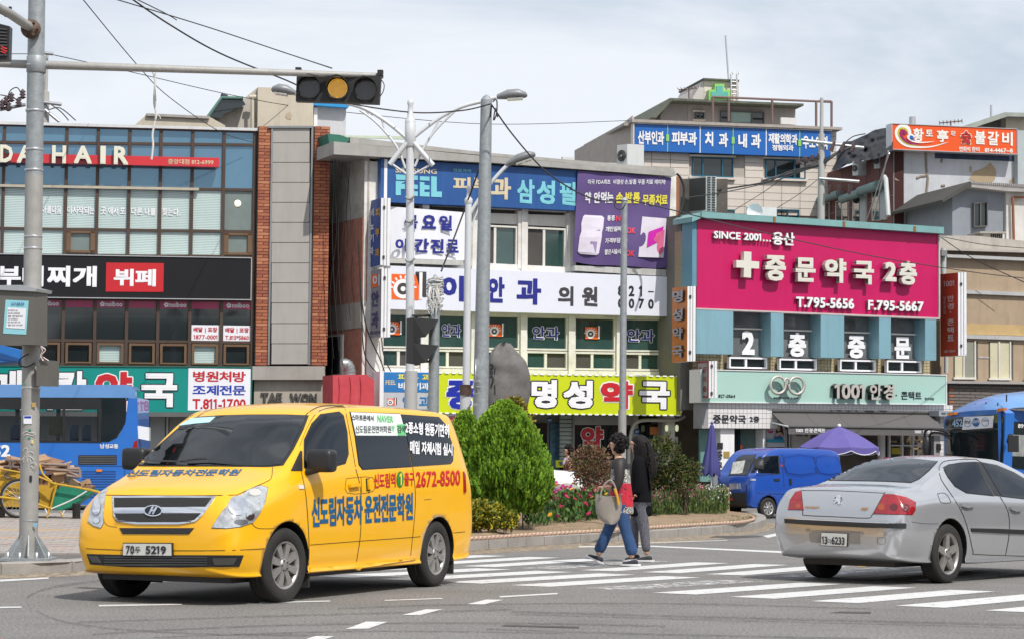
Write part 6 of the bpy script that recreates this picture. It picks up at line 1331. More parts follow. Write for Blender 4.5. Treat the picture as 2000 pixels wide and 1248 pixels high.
panel(bv,z5((128,1000),(420,982),(715,940),(745,945),(720,965),(420,1008),(130,1030)),YELP,van,'side_sill',.02,mirror=True,skirt=.04);panel(bv,z5((355,523),(410,516),(415,532),(357,540)),M('yellow handle',(.86,.42,.003),.3,coat=.6),van,'door_handle',.035,mirror=True,skirt=.03);panel(bv,z5((458,487),(482,485),(485,556),(462,560)),GAP,van,'handle_recess',.004);panel(bv,z5((464,492),(474,491),(478,550),(468,552)),YELP,van,'door_handle',.03,mirror=True,skirt=.03)
panel(bv,z5((65,524),(95,527),(98,546),(70,548)),M('side repeater',(.7,.68,.62),.2,coat=.6),van,'side_repeater',.01);panel(bv,[(903.5,920),(907,925),(908.8,960),(905,962)],M('tail lamp red',(.30,.01,.012),.2,coat=.8),van,'tail_lamp',.015,mirror=True)
for sg in(1,-1):
 m=MB();bmv=[(-.40,1.0),(-.40,1.22),(-.46,1.27),(-.60,1.27),(-.66,1.22),(-.66,1.06),(-.6,1.0)]
 b_=bmesh.new();bmesh.ops.create_cube(b_,size=1);bmesh.ops.scale(b_,vec=(.17,.27,.22),verts=b_.verts);bmesh.ops.bevel(b_,geom=b_.edges[:],offset=.055,segments=3,affect='EDGES',profile=.6)
 m.add([v.co+Vector((-.46,sg*1.05,1.33))for v in b_.verts],[tuple(v.index for v in f.verts)for f in b_.faces],smooth=True);b_.free();m.build('door_mirror',BLACK,van,local=True)
 MB().tube([(-.40,sg*.92,1.22),(-.42,sg*1.03,1.25)],.035,8).build('mirror_arm',BLACK,van,local=True)
 MB().box((-.47,sg*.72,.12),(-.44,sg*.93,.42)).build('mud_flap',RUBBER,van,local=True);MB().box((-3.64,sg*.72,.12),(-3.61,sg*.93,.42)).build('mud_flap',RUBBER,van,local=True)
seam(bv,z4((380,392),(480,398),(600,402),(690,410)),3.0,BLACK,van,'wiper',.03,3);seam(bv,z4((640,395),(760,390),(860,398),(960,410)),3.0,BLACK,van,'wiper',.03,3);seam(bv,z4((600,404),(700,388),(760,384)),2.4,BLACK,van,'wiper_arm',.04,3)
MB().box((-3.9,-.7,.2),(.6,.7,.3)).build('underbody',BLACK,van,local=True);MB().tube([(0,-.8,.33),(0,.8,.33)],.05,8).tube([(-3.2,-.8,.33),(-3.2,.8,.33)],.06,8).build('axles',BLACK,van,local=True)
sst=[(-1.01,.40,.48,.52,.62,.60,.60,.655,.52,.68),(-.995,.34,.62,.53,.74,.66,.74,.73,.64,.75),(-.96,.30,.68,.54,.81,.74,.805,.84,.68,.87),(-.92,.28,.73,.54,.845,.81,.83,.95,.70,.975),(-.86,.27,.77,.54,.865,.86,.845,1.03,.71,1.055),(-.7,.25,.80,.54,.895,.89,.86,1.05,.72,1.085),(-.35,.23,.86,.55,.905,.92,.88,1.075,.72,1.11),(.0,.22,.86,.55,.91,.93,.885,1.16,.69,1.21),(.4,.21,.86,.55,.91,.93,.885,1.29,.625,1.345),(.75,.2,.86,.55,.91,.93,.885,1.365,.59,1.42),(1.15,.2,.86,.55,.91,.92,.885,1.395,.58,1.45),(1.6,.2,.86,.55,.91,.91,.885,1.38,.58,1.435),(2.1,.2,.86,.55,.91,.90,.885,1.265,.63,1.32),(2.5,.2,.86,.55,.905,.88,.88,1.10,.71,1.15),(2.85,.2,.86,.55,.90,.85,.87,.94,.74,.99),(3.3,.22,.84,.52,.88,.74,.84,.83,.66,.87),(3.55,.26,.76,.50,.81,.62,.76,.71,.56,.75),(3.66,.34,.5,.48,.58,.56,.52,.61,.40,.63)]
def sedan(name,label,paint,loc,rz,rim=5):
 t=thing(name,label,'car',loc,rz);o,b=loft(sst,paint,t,[(0,.395),(2.725,.39)],aw=.60)
 for x in(0,2.725):
  for sg in(1,-1):wheel(t,x,sg*.785,.335,.215,sg,.24,rim,ALLOY)
 MB().box((-.7,-.6,.19),(3.3,.6,.28)).build('underbody',BLACK,t,local=True);return t,b
car,cb=sedan('silver_sedan','silver four door saloon with red tail lamps crossing at the right edge',SILV,(4.298,27.07,0),.863)
z3=zz(1500,840,3.67)
P=z3((398,357),(450,318),(520,272),(600,228),(660,203),(860,194),(1040,203),(1212,222),(1150,290),(1078,350),(1022,374),(860,366),(700,362));panel(cb,rim_(P,1.02),TRIM,car,'window_rubber',.002);panel(cb,P,CARG,car,'rear_window',.006)
P=z3((1256,270),(1300,246),(1390,232),(1482,228),(1612,466),(1420,446),(1340,400),(1290,335));panel(cb,rim_(P,1.05),TRIM,car,'window_rubber',.002,mirror=True);panel(cb,P,CARG,car,'rear_door_window',.006,mirror=True)
P=z3((1528,230),(1640,250),(1760,300),(1860,360),(1990,440),(2010,500),(1840,491),(1672,472));panel(cb,rim_(P,1.03),TRIM,car,'window_rubber',.002,mirror=True);panel(cb,P,CARG,car,'front_door_window',.006,mirror=True);panel(cb,z3((1490,226),(1520,230),(1662,472),(1625,467)),BLACK,car,'door_pillar',.007,mirror=True)
REDL=M('red lamp lens',(.30,.008,.015),.12,var=.35,scale=12,coat=1.0);
for P in(z3((835,458),(900,460),(990,480),(1055,514),(1052,570),(1032,603),(900,601),(757,597),(800,520)),z3((238,432),(246,500),(254,570),(145,567),(158,500),(198,442))):panel(cb,rim_(P,1.04),GAP,car,'lamp_gap',.002,skirt=0);panel(cb,P,REDL,car,'tail_lamp',.008)
for cx,cy,r,mt in((1746,990,7.5,M('dark lamp bowl',(.10,.01,.015),.2,coat=.8)),(1768,991,8,M('dark lamp bowl',(.10,.01,.015),.2,coat=.8)),(1767,992,4,M('lamp glint',(.45,.2,.2),.2)),(1722,990,7,M('amber lamp',(.40,.06,.01),.2,coat=.8)),(1560,988,5,M('amber lamp',(.40,.06,.01),.2,coat=.8))):panel(cb,ell(cx,cy,r,r*.9,14),mt,car,'lamp_bowl_and_glint',.011,skirt=0)  # The smallest pale disc is a highlight painted onto the lens
panel(cb,z3((121,634),(400,648),(700,662),(987,668),(984,704),(700,696),(400,682),(125,664)),BLACK,car,'bumper_strip',.016,skirt=.03);seam(cb,z3((122,632),(400,646),(700,660),(985,667)),1.0,CHROME,car,'chrome_strip',.018)
panel(cb,z3((310,714),(655,722),(662,815),(420,812),(302,798)),M('plate recess',(.26,.25,.24),.35,.4),car,'plate_recess',.003,skirt=0);panel(cb,z3((387,727),(578,737),(572,836),(382,826)),TRIM,car,'plate_frame',.02,skirt=.03);panel(cb,z3((392,732),(574,741),(569,831),(387,822)),PLW,car,'number_plate',.026)
q=z3((396,760),(396,812),(438,762),(438,814));ptext(cb,'13',(1608,1046.5,1062,1619,1047,1062.5),INK,car,.8,.032);ptext(cb,'더',(1619.8,1051,1060.5,1625.5,1051.3,1061),INK,car,.4,.032);ptext(cb,'6233',(1627,1047,1062.5,1652.5,1048.5,1064),INK,car,.8,.032)
for P,w in((((235,398),(243,480),(250,590),(268,608),(480,618),(708,628),(745,608),(790,530),(856,411)),1.3),(((238,430),(500,432),(830,450)),.7),(((300,700),(300,770)),.5),(((1028,655),(1120,668),(1225,668)),.6),(((785,770),(838,770),(838,810),(788,810),(785,770)),.6),(((1215,452),(1270,452),(1308,505),(1300,520),(1240,516),(1215,452)),.8)):seam(cb,z3(*P),w,GAP,car,smooth=3)
for P,w in((((1226,262),(1240,350),(1320,470),(1400,610),(1445,760),(1470,870),(1500,888),(1835,900)),1.2),(((1662,474),(1722,590),(1728,740),(1702,892)),1.2),(((1226,262),(1262,222),(1380,208),(1490,206)),1.0),(((1490,206),(1530,230)),1.0)):seam(cb,z3(*P),w,GAP,car,smooth=3,mirror=True)
panel(cb,z3((1452,700),(1640,704),(1835,712),(2000,722),(2000,756),(1835,745),(1640,736),(1460,727)),BLACK,car,'side_moulding',.014,mirror=True);
for P in(((1380,528),(1420,522),(1466,530),(1464,548),(1420,556),(1382,545)),((1730,552),(1770,546),(1808,555),(1806,574),(1770,582),(1732,568))):panel(cb,rim_(z3(*P),1.25),M('handle shade',(.2,.2,.21),.4,.4),car,'handle_cup_shade',.002,skirt=0);panel(cb,z3(*P),SILV,car,'door_handle',.03,mirror=True,skirt=.03)  # Dark patch round each handle is shade painted as colour
for x,y in((282,714),(672,736),(840,742)):panel(cb,ell(1500+x/3.67,840+y/3.67,3.2,3.2,12),M('sensor grey',(.30,.30,.30),.3,.5),car,'parking_sensor',.004,skirt=0)
panel(cb,z3((488,478),(505,466),(524,468),(528,480),(518,488),(530,500),(520,506),(518,522),(524,530),(508,528),(506,512),(494,512),(480,526),(478,520),(492,502),(478,500),(478,494),(498,490)),CHROME,car,'lion_emblem',.014,cell=20,skirt=.01)
ptext(cb,'PEUGEOT',(1572.7,988,992,1600.8,989,993),M('gold badge',(.5,.25,.06),.3,.5),car,.9,.01);ptext(cb,'407',(1682,990.5,996,1696,991,996.5),M('gold badge',(.5,.25,.06),.3,.5),car,.9,.01)
white_car,wb_=sedan('white_car','white saloon half hidden behind the clipped conifer, red tail lamp showing',M('white car paint',(.74,.75,.76),.3,var=.02,coat=.8),(.62,53.5,0),math.pi+.10)
panel(wb_,[(1121,927),(1132,926.5),(1146,932),(1149,937),(1140,938),(1126,932)],REDL,white_car,'tail_lamp',.012)
for sgn in(0,):panel(wb_,[(1010,900),(1040,880),(1075,880),(1080,900),(1072,906)],CARG,white_car,'side_window',.006)
rc,_b=sedan('red_car','orange red car corner cut off at the bottom left edge of the picture',M('orange red paint',(.55,.07,.02),.35,coat=.7),(-5.62,11.3,-.5),.12)
a_=R(216);g_=ground(1497,1012);bvn=thing('blue_minivan','small bright blue delivery van parked beside the purple parasol','van',(g_.x-.6*-math.sin(a_),g_.y-.6*math.cos(a_),0),a_)
dst=[(.60,.38,.45,.55,.52,.75,.50,.86,.42,.89),(.56,.32,.58,.55,.64,.88,.61,.98,.54,1.01),(.42,.26,.62,.55,.68,.95,.665,1.10,.60,1.13),(.22,.25,.64,.55,.69,1.0,.68,1.36,.56,1.40),(.0,.25,.65,.55,.70,1.02,.69,1.54,.545,1.59),(-.2,.25,.65,.55,.70,1.02,.69,1.61,.545,1.68),(-.6,.25,.65,.55,.70,1.02,.69,1.65,.545,1.73),(-1.6,.25,.65,.55,.70,1.02,.69,1.65,.545,1.735),(-2.4,.25,.65,.55,.70,1.02,.69,1.63,.54,1.71),(-2.75,.27,.63,.55,.68,1.0,.67,1.55,.51,1.63),(-2.86,.32,.58,.55,.64,.95,.62,1.3,.50,1.38)]
dst=[(x_*.86,*[q*.96 for q in(r_[:6]+[r_[6]+.03,r_[7]*1.10,r_[8]])])for x_,*r_ in dst]
o_,db=loft(dst,BLUV,bvn,[(0,.29),(-1.58,.29)],aw=.40)
for x in(0,-1.58):
 for sg in(1,-1):wheel(bvn,x,sg*.60,.245,.15,sg,.155,8,M('silver hubcap',(.5,.5,.5),.35,.6))
zB=zz(1300,680,3.333)
for P,mt,nm in((((412,822),(468,716),(500,698),(584,693),(532,824)),CARG2,'windscreen'),(((562,806),(608,706),(730,700),(738,812)),CARG,'door_window')):panel(db,rim_(zB(*P),1.08),TRIM,bvn,'window_rubber',.003);panel(db,zB(*P),mt,bvn,nm,.007)
for P in(((770,702),(958,700),(978,822),(788,826)),((966,704),(1112,704),(1148,815),(992,820))):panel(db,zB(*P),M('recess shade blue',(.006,.045,.27),.35,coat=.6),bvn,'panel_recess_shade',.002,skirt=0,smooth=2)  # Darker copy of the van paint stands for the shade in the recesses
for P in(((790,714),(948,713),(960,808),(796,810)),((985,716),(1108,716),(1136,806),(1004,808))):panel(db,zB(*P),BLUV,bvn,'blank_window_panel',.012,smooth=2)
panel(db,zB((415,880),(486,878),(492,914),(418,918)),HLG,bvn,'headlight',.01);panel(db,zB((402,945),(460,938),(528,935),(528,1036),(450,1034),(408,1026)),M('dark bumper',(.03,.032,.036),.6),bvn,'front_bumper',.02);panel(db,zB((403,972),(440,973),(440,988),(405,988)),M('amber lamp',(.40,.06,.01),.2,coat=.8),bvn,'indicator',.03);panel(db,zB((748,754),(760,756),(760,770),(748,768)),M('amber lamp',(.40,.06,.01),.2,coat=.8),bvn,'indicator',.01)
for P in(((735,698),(765,810),(775,1034)),((752,698),(762,700),(782,815)),((528,830),(528,1035)),((530,830),(738,816)),((530,940),(775,948),(1000,950)),((960,700),(985,820))):seam(db,zB(*P),.9,GAP,bvn,smooth=3)
panel(db,zB((705,848),(740,848),(740,862),(708,862)),BLACK,bvn,'door_handle',.02);panel(db,zB((803,848),(817,846),(820,886),(806,886)),BLACK,bvn,'door_handle',.02);panel(db,zB((586,732),(622,732),(622,790),(590,792)),BLACK,bvn,'door_mirror',.10,skirt=.08)
panel(db,zB((440,740),(520,728),(500,812),(425,818)),M('dashboard papers',(.5,.5,.46),.6,var=.5,scale=9),bvn,'papers',.009);ptext(db,'DAMAS',(1466,934,938,1476,934,938),FILMT,bvn,.5)
BUSB=M('blue bus paint',(.018,.145,.52),.35,var=.04,coat=.6,dirt=.06,dcol=(.2,.25,.35));BUSR=M('pale blue bus roof',(.12,.27,.55),.35,var=.06,coat=.5)
bus=thing('blue_bus','blue city bus seen from the side behind the handcart at the left edge','bus',tuple(ground(60,992)))
PL_=Pl(150,57,2);bd=lambda pts,o0,o1,mt,nm,par=None:MB().slabp(PL_,pts,o0,o1).build(nm,mt,par or bus)
bd([(-420,862),(198,862),(215,862),(232,850),(245,826),(250,777),(266,777),(270,860),(262,900),(262,975),(255,985),(-420,985)],-.06,0,BUSB,'side_panel')
bd([(-420,774),(247,776),(266,778),(264,762),(257,754),(247,751),(-420,749)],-.2,0,BUSR,'roof_side');bd([(-420,749),(247,751),(252,758),(-420,758)],-2.5,-.2,BUSR,'roof')
bd([(262,778),(268,776),(271,900),(266,985),(256,985),(256,778)],-2.4,-.06,BUSB,'rear_panel');bd([(-420,862),(256,862),(256,985),(-420,985)],-2.5,-2.4,BUSB,'far_side');bd([(-420,884),(256,884),(256,890),(-420,890)],-2.4,-.06,M('bus floor',(.08,.08,.085),.8),'floor')
bd([(-420,774),(256,776),(256,782),(-420,780)],-2.5,-2.4,BUSB,'far_side');WFR=M('bus window black',(.015,.016,.018),.3,coat=.4)
for a,b in((-420,-300),(-290,-180),(-170,-60),(-50,30),(40,110),(120,190),(200,250)):bd([(b,780),(b+8,780),(b+8,862),(b,862)],-2.5,-2.42,M('pale bus lining',(.35,.36,.36),.7),'far_pillar')
bd([(-420,775),(198,777),(198,799),(-420,797)],-.05,.01,WFR,'window_band');bd([(-420,856),(198,860),(198,864),(-420,860)],-.05,.012,WFR,'window_frame')
for x in(-100,-30,45,122,192):bd([(x,797),(x+5,797),(x+5,860),(x,860)],-.05,.012,WFR,'window_frame')
BG_=M('bus glass',(.03,.04,.045),.04,var=0,alpha=.25,coat=.6,spec=.8)
for a,b in((-420,-100),(-95,-30),(-25,45),(50,122),(127,192)):bd([(a,799),(b,799),(b,857),(a,857)],-.04,-.03,BG_,'window_pane')
bd([(198,776),(246,777),(246,810),(240,835),(228,854),(212,862),(198,862)],-.05,.012,M('dark bus glass',(.012,.018,.022),.04,coat=.7),'rear_side_window')
for x in(-60,-20,20,60,136,160):bd([(x,838),(x+6,828),(x+13,829),(x+13,878),(x,878)],-.9,-.5,M('bus seat blue',(.02,.05,.14),.7),'seat')
bd([(95,812),(128,812),(128,850),(95,850)],-2.35,-2.3,M('bus advert yellow',(.5,.40,.15),.6,var=.3,scale=5),'interior_poster')
bd([(153,888),(228,888),(228,906.5),(153,906.5)],0,.012,BLACK,'engine_grille')
for k in range(5):bd([(154,890+k*3.4),(227,890+k*3.4),(227,891.4+k*3.4),(154,891.4+k*3.4)],.012,.02,M('grille slat',(.10,.10,.10),.5),'grille_slat')
for k in range(11):bd([(161,919+k*5),(226,919+k*5),(226,921.4+k*5),(161,921.4+k*5)],.0,.006,M('louvre navy',(.008,.05,.20),.5),'louvre')
bd([(188,916),(199,916),(199,920.5),(188,920.5)],.008,.03,M('orange marker',(.75,.22,.02),.3,coat=.5),'marker_lamp');bd([(258,876),(262,862),(268,858),(269,890),(266,905),(258,908)],-.12,.03,M('tail lamp red',(.30,.01,.012),.2,coat=.8),'tail_lamp')
bd([(264,830),(291,834),(291,860),(266,855)],-.35,-.05,PANEL,'rear_notice')
MB().text(PL_,'남성교통',(195.5,866,875,231,866.5,875.5),.01,bold=.9).build('lettering',FILMT,bus);MB().text(PL_,'52',(-15,868,891.5,20,868,892),.01,bold=1.2).build('lettering',FILMT,bus);MB().text(PL_,'4',(-36,868,891.5,-19,868,892),.01,bold=1.2).build('lettering',FILMT,bus)
seam_=M('bus seam',(.01,.06,.22),.5)
for pts in([(147,909),(147,980)],[(243,910),(243,975)],[(147,909),(243,910)],[(-100,905),(147,908)]):MB().tube([PL_(x,y,.002)for x,y in pts],.008,4).build('panel_gap',seam_,bus)
for x in(-120,118):MB().lathe([(.0,-.3),(.48,-.3),(.48,-.02),(.30,0),(0,0)],tuple(PL_(x,961,.02)),'y',28).build('wheel',RUBBER,bus)
bus2=thing('blue_bus','blue bus numbered 452 coming forward at the right edge behind the silver car','bus',tuple(ground(1960,990)))
A_=at(1846,850,66.2);B_=at(1957,850,64.0);A_.z=B_.z=0;PFb=Pl(1846,66.2,0);PFb.p=A_.copy();PFb.d=(B_-A_).normalized();PFb.n=Vector((PFb.d.y,-PFb.d.x,0));PFb.n=PFb.n if PFb.n.y<0 else-PFb.n
back_=Vector((-PFb.n.x,-PFb.n.y,0)).normalized();C_=B_+Vector((.62,.78,0)).normalized()*9;PSb=PlS(B_,(C_-B_).normalized(),Vector(((C_-B_).normalized().y,-(C_-B_).normalized().x,0)))
f2=lambda pts,o0,o1,mt,nm:MB().slabp(PFb,pts,o0,o1).build(nm,mt,bus2);s2=lambda pts,o0,o1,mt,nm:MB().slabp(PSb,pts,o0,o1).build(nm,mt,bus2)
zR=zz(1700,700,4.16)
f2(zR((598,500),(612,472),(640,445),(800,425),(1060,410),(1100,440),(1080,860),(1080,1300),(598,1300)),-.3,0,BUSB,'front_panel')
f2(zR((604,520),(620,482),(1040,450),(1075,470),(1072,820),(1050,870),(604,830)),0,.03,GDARK,'windscreen');f2(zR((606,600),(606,580),(1072,560),(1072,575)),.03,.04,WFR,'windscreen_bar')
f2(zR((757,472),(1000,462),(993,560),(745,577)),.04,.05,PANEL,'route_board');MB().text(PFb,'452',(1860,819,834,1880,817,832),.045,bold=.9).build('lettering',M('dim blue digits',(.35,.5,.65),.4),bus2)
for cx,mt in((790,PANEL),(857,M('route disc blue',(.02,.12,.35),.4)),(932,PANEL)):
 f2([(1700+(cx+30*math.cos(a*.45))/4.16,700+(516-(cx-857)*.04+36*math.sin(a*.45))/4.16)for a in range(14)],.05,.055,M('route ring',(.05,.15,.3),.4),'route_ring');f2([(1700+(cx+26*math.cos(a*.45))/4.16,700+(516-(cx-857)*.04+32*math.sin(a*.45))/4.16)for a in range(14)],.055,.06,mt,'route_disc')
MB().text(PFb,'한남',(1884.5,820.5,827,1895,820,826.5),.062,bold=.6).text(PFb,'국립대병원',(1918.5,818.5,823,1930,818,822.5),.062,bold=.4).build('lettering',INK,bus2);MB().text(PFb,'강남역',(1900,819.5,826,1912,819,825.5),.062,bold=.6).build('lettering',FILMT,bus2)
s2(zR((1060,412),(1100,405),(1290,435),(1290,1300),(1080,1300)),-.1,0,BUSB,'side_panel');s2(zR((1112,540),(1130,505),(1300,520),(1300,905),(1125,880)),0,.02,GDARK,'side_window');MB().text(PSb,'899',(1988,827,835,2004,827.5,836),.03,bold=.8).build('lettering',FILMT,bus2)
s2(zR((1130,615),(1300,622),(1300,795),(1130,790)),.02,.03,M('pale bus interior',(.30,.32,.31),.4,var=.4,scale=3,coat=.5),'window_pane')
m=MB();R0=[PFb(*p,-.1)for p in zR((640,440),(1060,408))];top_=zR((770,420),(850,340),(940,285),(1040,262),(1160,256))
dome=[(PFb(x,y,-.9),)for x,y in top_]
prof=[(0,.0),(.06,.12),(.25,.30),(.6,.42),(1.2,.5)];W_=(B_-A_);zr=PFb(1900,803,0).z
v=[]
for i in range(9):
 k=i/8;e=math.sin(math.pi*min(max(k*.96+.02,0),1))**.5
 for d_,h_ in prof:v.append(A_+W_*(.04+.92*k)+back_*(d_*1.6+.1)+Vector((0,0,zr+h_*e*1.25)))
 v.append(A_+W_*(.04+.92*k)+(C_-B_)*1.0+Vector((0,0,zr+.5*e*1.25)))
q_=len(prof)+1;m.add(v,[(i*q_+j,(i+1)*q_+j,(i+1)*q_+j+1,i*q_+j+1)for i in range(8)for j in range(q_-1)],smooth=True);m.build('roof_dome',BUSR,bus2)
for x,y in((1857,808),(1953,800)):m=MB();m.slabp(PFb,[(x-7,y+4),(x-4,y-3),(x+7,y-4),(x+6,y+1)],.0,.12);m.build('marker_lamp',M('orange marker',(.75,.22,.02),.3,coat=.5),bus2)
tag(MB().tube([PSb(1974,850,.3),PSb(1970,862,.35)],.07,8).box(tuple(PSb(1968,882,.45)),tuple(PSb(1968,882,.45)+Vector((.28,-.12,.45)))).build('wing_mirror',BLACK,bus2),None)
for pts in([(1855,850),(1846,842),(1812,838),(1806,850),(1808,880)],[(1857,856),(1840,846),(1818,846),(1815,866)]):MB().tube(cat([PFb(x,y,.5)for x,y in pts],5),.035,6).build('mirror_arm',BLACK,bus2)
MB().ball(PFb(1811,872,.55),.14,.1,.32).build('mirror_head',BLACK,bus2)
for x,y in((1905,788),(1926,785),(1949,786),(1966,770)):MB().tube([PFb(x,y+14,-.3),PFb(x,y,-.3)],.02,5).build('roof_aerial',BLACK,bus2)
def vpole(px_top,py_top,px_bot,z_bot,Y,r0,r1,mt,parent,name='pole',n=16):
 t=at(px_top,py_top,Y);b=at(px_bot,850,Y);b.z=z_bot;MB().tube([b,b.lerp(t,.5),t],[r0,(r0+r1)/2,r1],n).build(name,mt,parent);return b,t
YP=27.3;g=at(55,1092,YP)
tp_=thing('traffic_pole','thick grey galvanised traffic pole with flared gusset base at the left edge','pole',tuple(g))
bt=Vector((g.x,YP,.13));tpz=at(76,-260,YP);lean=(tpz-bt)
WPOL=M('weathered pole paint',(.33,.325,.31),.6,.2,var=.14,scale=9,bump=.1,dirt=.25,dcol=(.5,.5,.48))
k0=.055;MB().tube([bt+lean*.0,bt+lean*.55],[.108,.104],24).build('lower_pole',WPOL,tp_);MB().tube([bt+lean*.55,bt+lean],[.102,.096],24).build('upper_pole',GALV,tp_)
for py in(128,217,293,333,463,486,757,1016):P=at(lerp(71,56,py/1090),py,YP);MB().lathe([(.108,-.012),(.112,0),(.108,.012)],tuple(P),n=24).build('strap_band',ALU if py!=1016 else GALV,tp_)
MB().obox(bt+Vector((0,0,.015)),.58,.58,.03).build('base_plate',GALV,tp_);MB().obox(bt+Vector((.02,.03,-.01)),.70,.60,.03).build('grout_pad',STONE,tp_)
for k in range(8):
 a=k*math.pi/4+.2;d=Vector((math.cos(a),math.sin(a),0));q=Vector((-d.y,d.x,0))*.007;p=bt+Vector((0,0,.03))
 MB().prism([p+d*.09+q,p+d*.27+q,p+d*.27+q+Vector((0,0,.03)),p+d*.10+q+Vector((0,0,.27))],-q*2).build('gusset',GALV,tp_)
 MB().lathe([(.018,0),(.018,.07),(0,.07)],tuple(p+Vector((math.cos(a+.39),math.sin(a+.39),0))*.25),n=8).build('anchor_bolt',ALU,tp_)
def pbox(pts,Y,dep,mt,nm,par,side=0):q=[at(x,y,Y)for x,y in pts];return MB().prism(q,(side,dep,0)).build(nm,mt,par)
cab=thing('control_cabinet','grey metal control cabinet with a pale blue notice strapped to the traffic pole','cabinet',tuple(at(35,673,YP-.35)))
CABM=M('cabinet grey',(.14,.135,.12),.45,.3,var=.1,bump=.03)
pbox([(-14,672),(65,673),(66,566),(-14,561)],YP-.42,.30,CABM,'cabinet_box',cab,.10);pbox([(-18,566),(70,570),(72,564),(40,557),(-18,558)],YP-.46,.40,ALU,'cabinet_lid',cab,.10)
pbox([(6,651),(51,653),(56,588),(11,586)],YP-.425,.004,M('notice blue',(.25,.55,.62),.5),'notice',cab);pbox([(12,640),(48,642),(51,603),(15,601)],YP-.43,.004,PANEL,'notice_sheet',cab)
PLc=Pl(30,YP-.436,0);
for k in range(6):MB().text(PLc,['운영안내','설치목적 범죄예방','촬영범위','관리책임','담당부서','동작구청'][k],(15,605+k*5.6,608+k*5.6,34+(k%3)*5,605+k*5.6,608+k*5.6),0,bold=.3).build('lettering',INK,cab)
MB().text(PLc,'CCTV 운영 안내',(22,591,596,47,591.5,596.5),0,bold=.5).build('lettering',M('blue print',(.01,.04,.38),.4,var=0),cab)
bx=thing('junction_box','small grey junction box on the right side of the traffic pole','junction box',tuple(at(88,753,YP-.15)))
pbox([(71,753),(95,753),(95,703),(71,702)],YP-.22,.2,CABM,'box',bx,.08);pbox([(99,746),(103,746),(103,713),(99,712)],YP-.1,.01,BLACK,'slot',bx)
WR=M('white cord',(.62,.62,.60),.8);
for k in range(6):
 pts=[(75+k,676),(84+random.uniform(-3,6),683),(80+random.uniform(-4,8),694),(86+random.uniform(-4,9),704)]
 MB().tube(cat([at(x,y,YP-.25)for x,y in pts],4),.007,4).build('cable_tail',WR if k%2 else M('red brown wire',(.20,.06,.05),.7),bx)
tag(MB().tube(cat([at(x,y,YP-.15)for x,y in[(56,690),(40,700),(38,712),(52,716),(68,708)]],6),.008,5).build('looped_cable',CABLE),'thin black cable looping round the traffic pole below the cabinet','cable')
for(x,y,w,h,c)in((54,819,16,16,PANEL),(66,790,8,9,M('brown sticker',(.42,.28,.10),.6)),(63,862,4,7,M('yellow sticker',(.7,.6,.2),.6)),(60,934,5,12,INK),(48,750,3,4,M('green sticker',(.02,.25,.12),.5)),(58,839,5,3,M('green sticker',(.02,.25,.12),.5)),(57,855,5,3,M('green sticker',(.02,.25,.12),.5)),(69,1024,7,6,M('blue sticker',(.2,.42,.6),.5))):pbox([(x-w/2,y+h/2),(x+w/2,y+h/2),(x+w/2,y-h/2),(x-w/2,y-h/2)],YP-.114,.004,c,'sticker',tp_)
pbox([(47,816),(61,816),(61,812),(47,812)],YP-.117,.002,M('blue print',(.01,.04,.38),.4,var=0),'sticker',tp_)
CHK=M('white scratched drawing',(.55,.54,.52),.8)
for pts in([(44,846),(52,842),(60,845),(70,843)],[(46,850),(54,848),(62,850),(71,846)],[(45,880),(50,874),(54,880),(50,888),(58,882),(66,884)],[(42,898),(50,890),(60,892),(68,898)],[(52,892),(54,902)],[(57,893),(60,902)],[(47,893),(46,902)],[(60,906),(66,902),(72,908),(66,913),(60,909)]):MB().tube(cat([at(x,y,YP-.108)for x,y in pts],4),.004,4).build('scratched_drawing',CHK,tp_)
YA=28.5
arm=thing('signal_arm','long horizontal grey mast arm reaching right from the traffic pole','mast arm',tuple(at(55,126,YP)))
MB().tube([at(-160,119,YA-.6),at(72,127,YP),at(400,137.5,lerp(YP,YA,.5)),at(748,149,YA)],[.038,.052,.044,.036],14).build('arm_tube',WPOL,arm)
MB().lathe([(.105,-.1),(.115,-.09),(.115,.09),(.105,.1)],tuple(at(71,127,YP)),n=20).build('arm_clamp',GALV,arm)
sg=thing('traffic_signal','black three lamp horizontal traffic signal with the amber lamp lit','traffic light',tuple(at(660,200,YA)))
PS=Pl(660,YA-.10,-1.5);PS.n=Vector((-PS.d.y*-1,-PS.d.x,0));MB().slabp(PS,[(577.5,198),(740.5,203),(744,149),(579.5,144)],-.14,0).build('housing',M('signal housing',(.02,.02,.02),.5),sg)
for x in(633.5,687):MB().tube([PS(x,146,.002),PS(x-1,200,.002)],.003,4).build('housing_joint',M('housing joint',(.05,.05,.05),.5),sg)
AMB=M('lit amber led',(1.0,.50,.03),emit=1.5,var=0);LED=M('unlit led',(.16,.16,.17),.4,var=0);LENS=M('dark lens',(.035,.035,.038),.2,coat=.6)
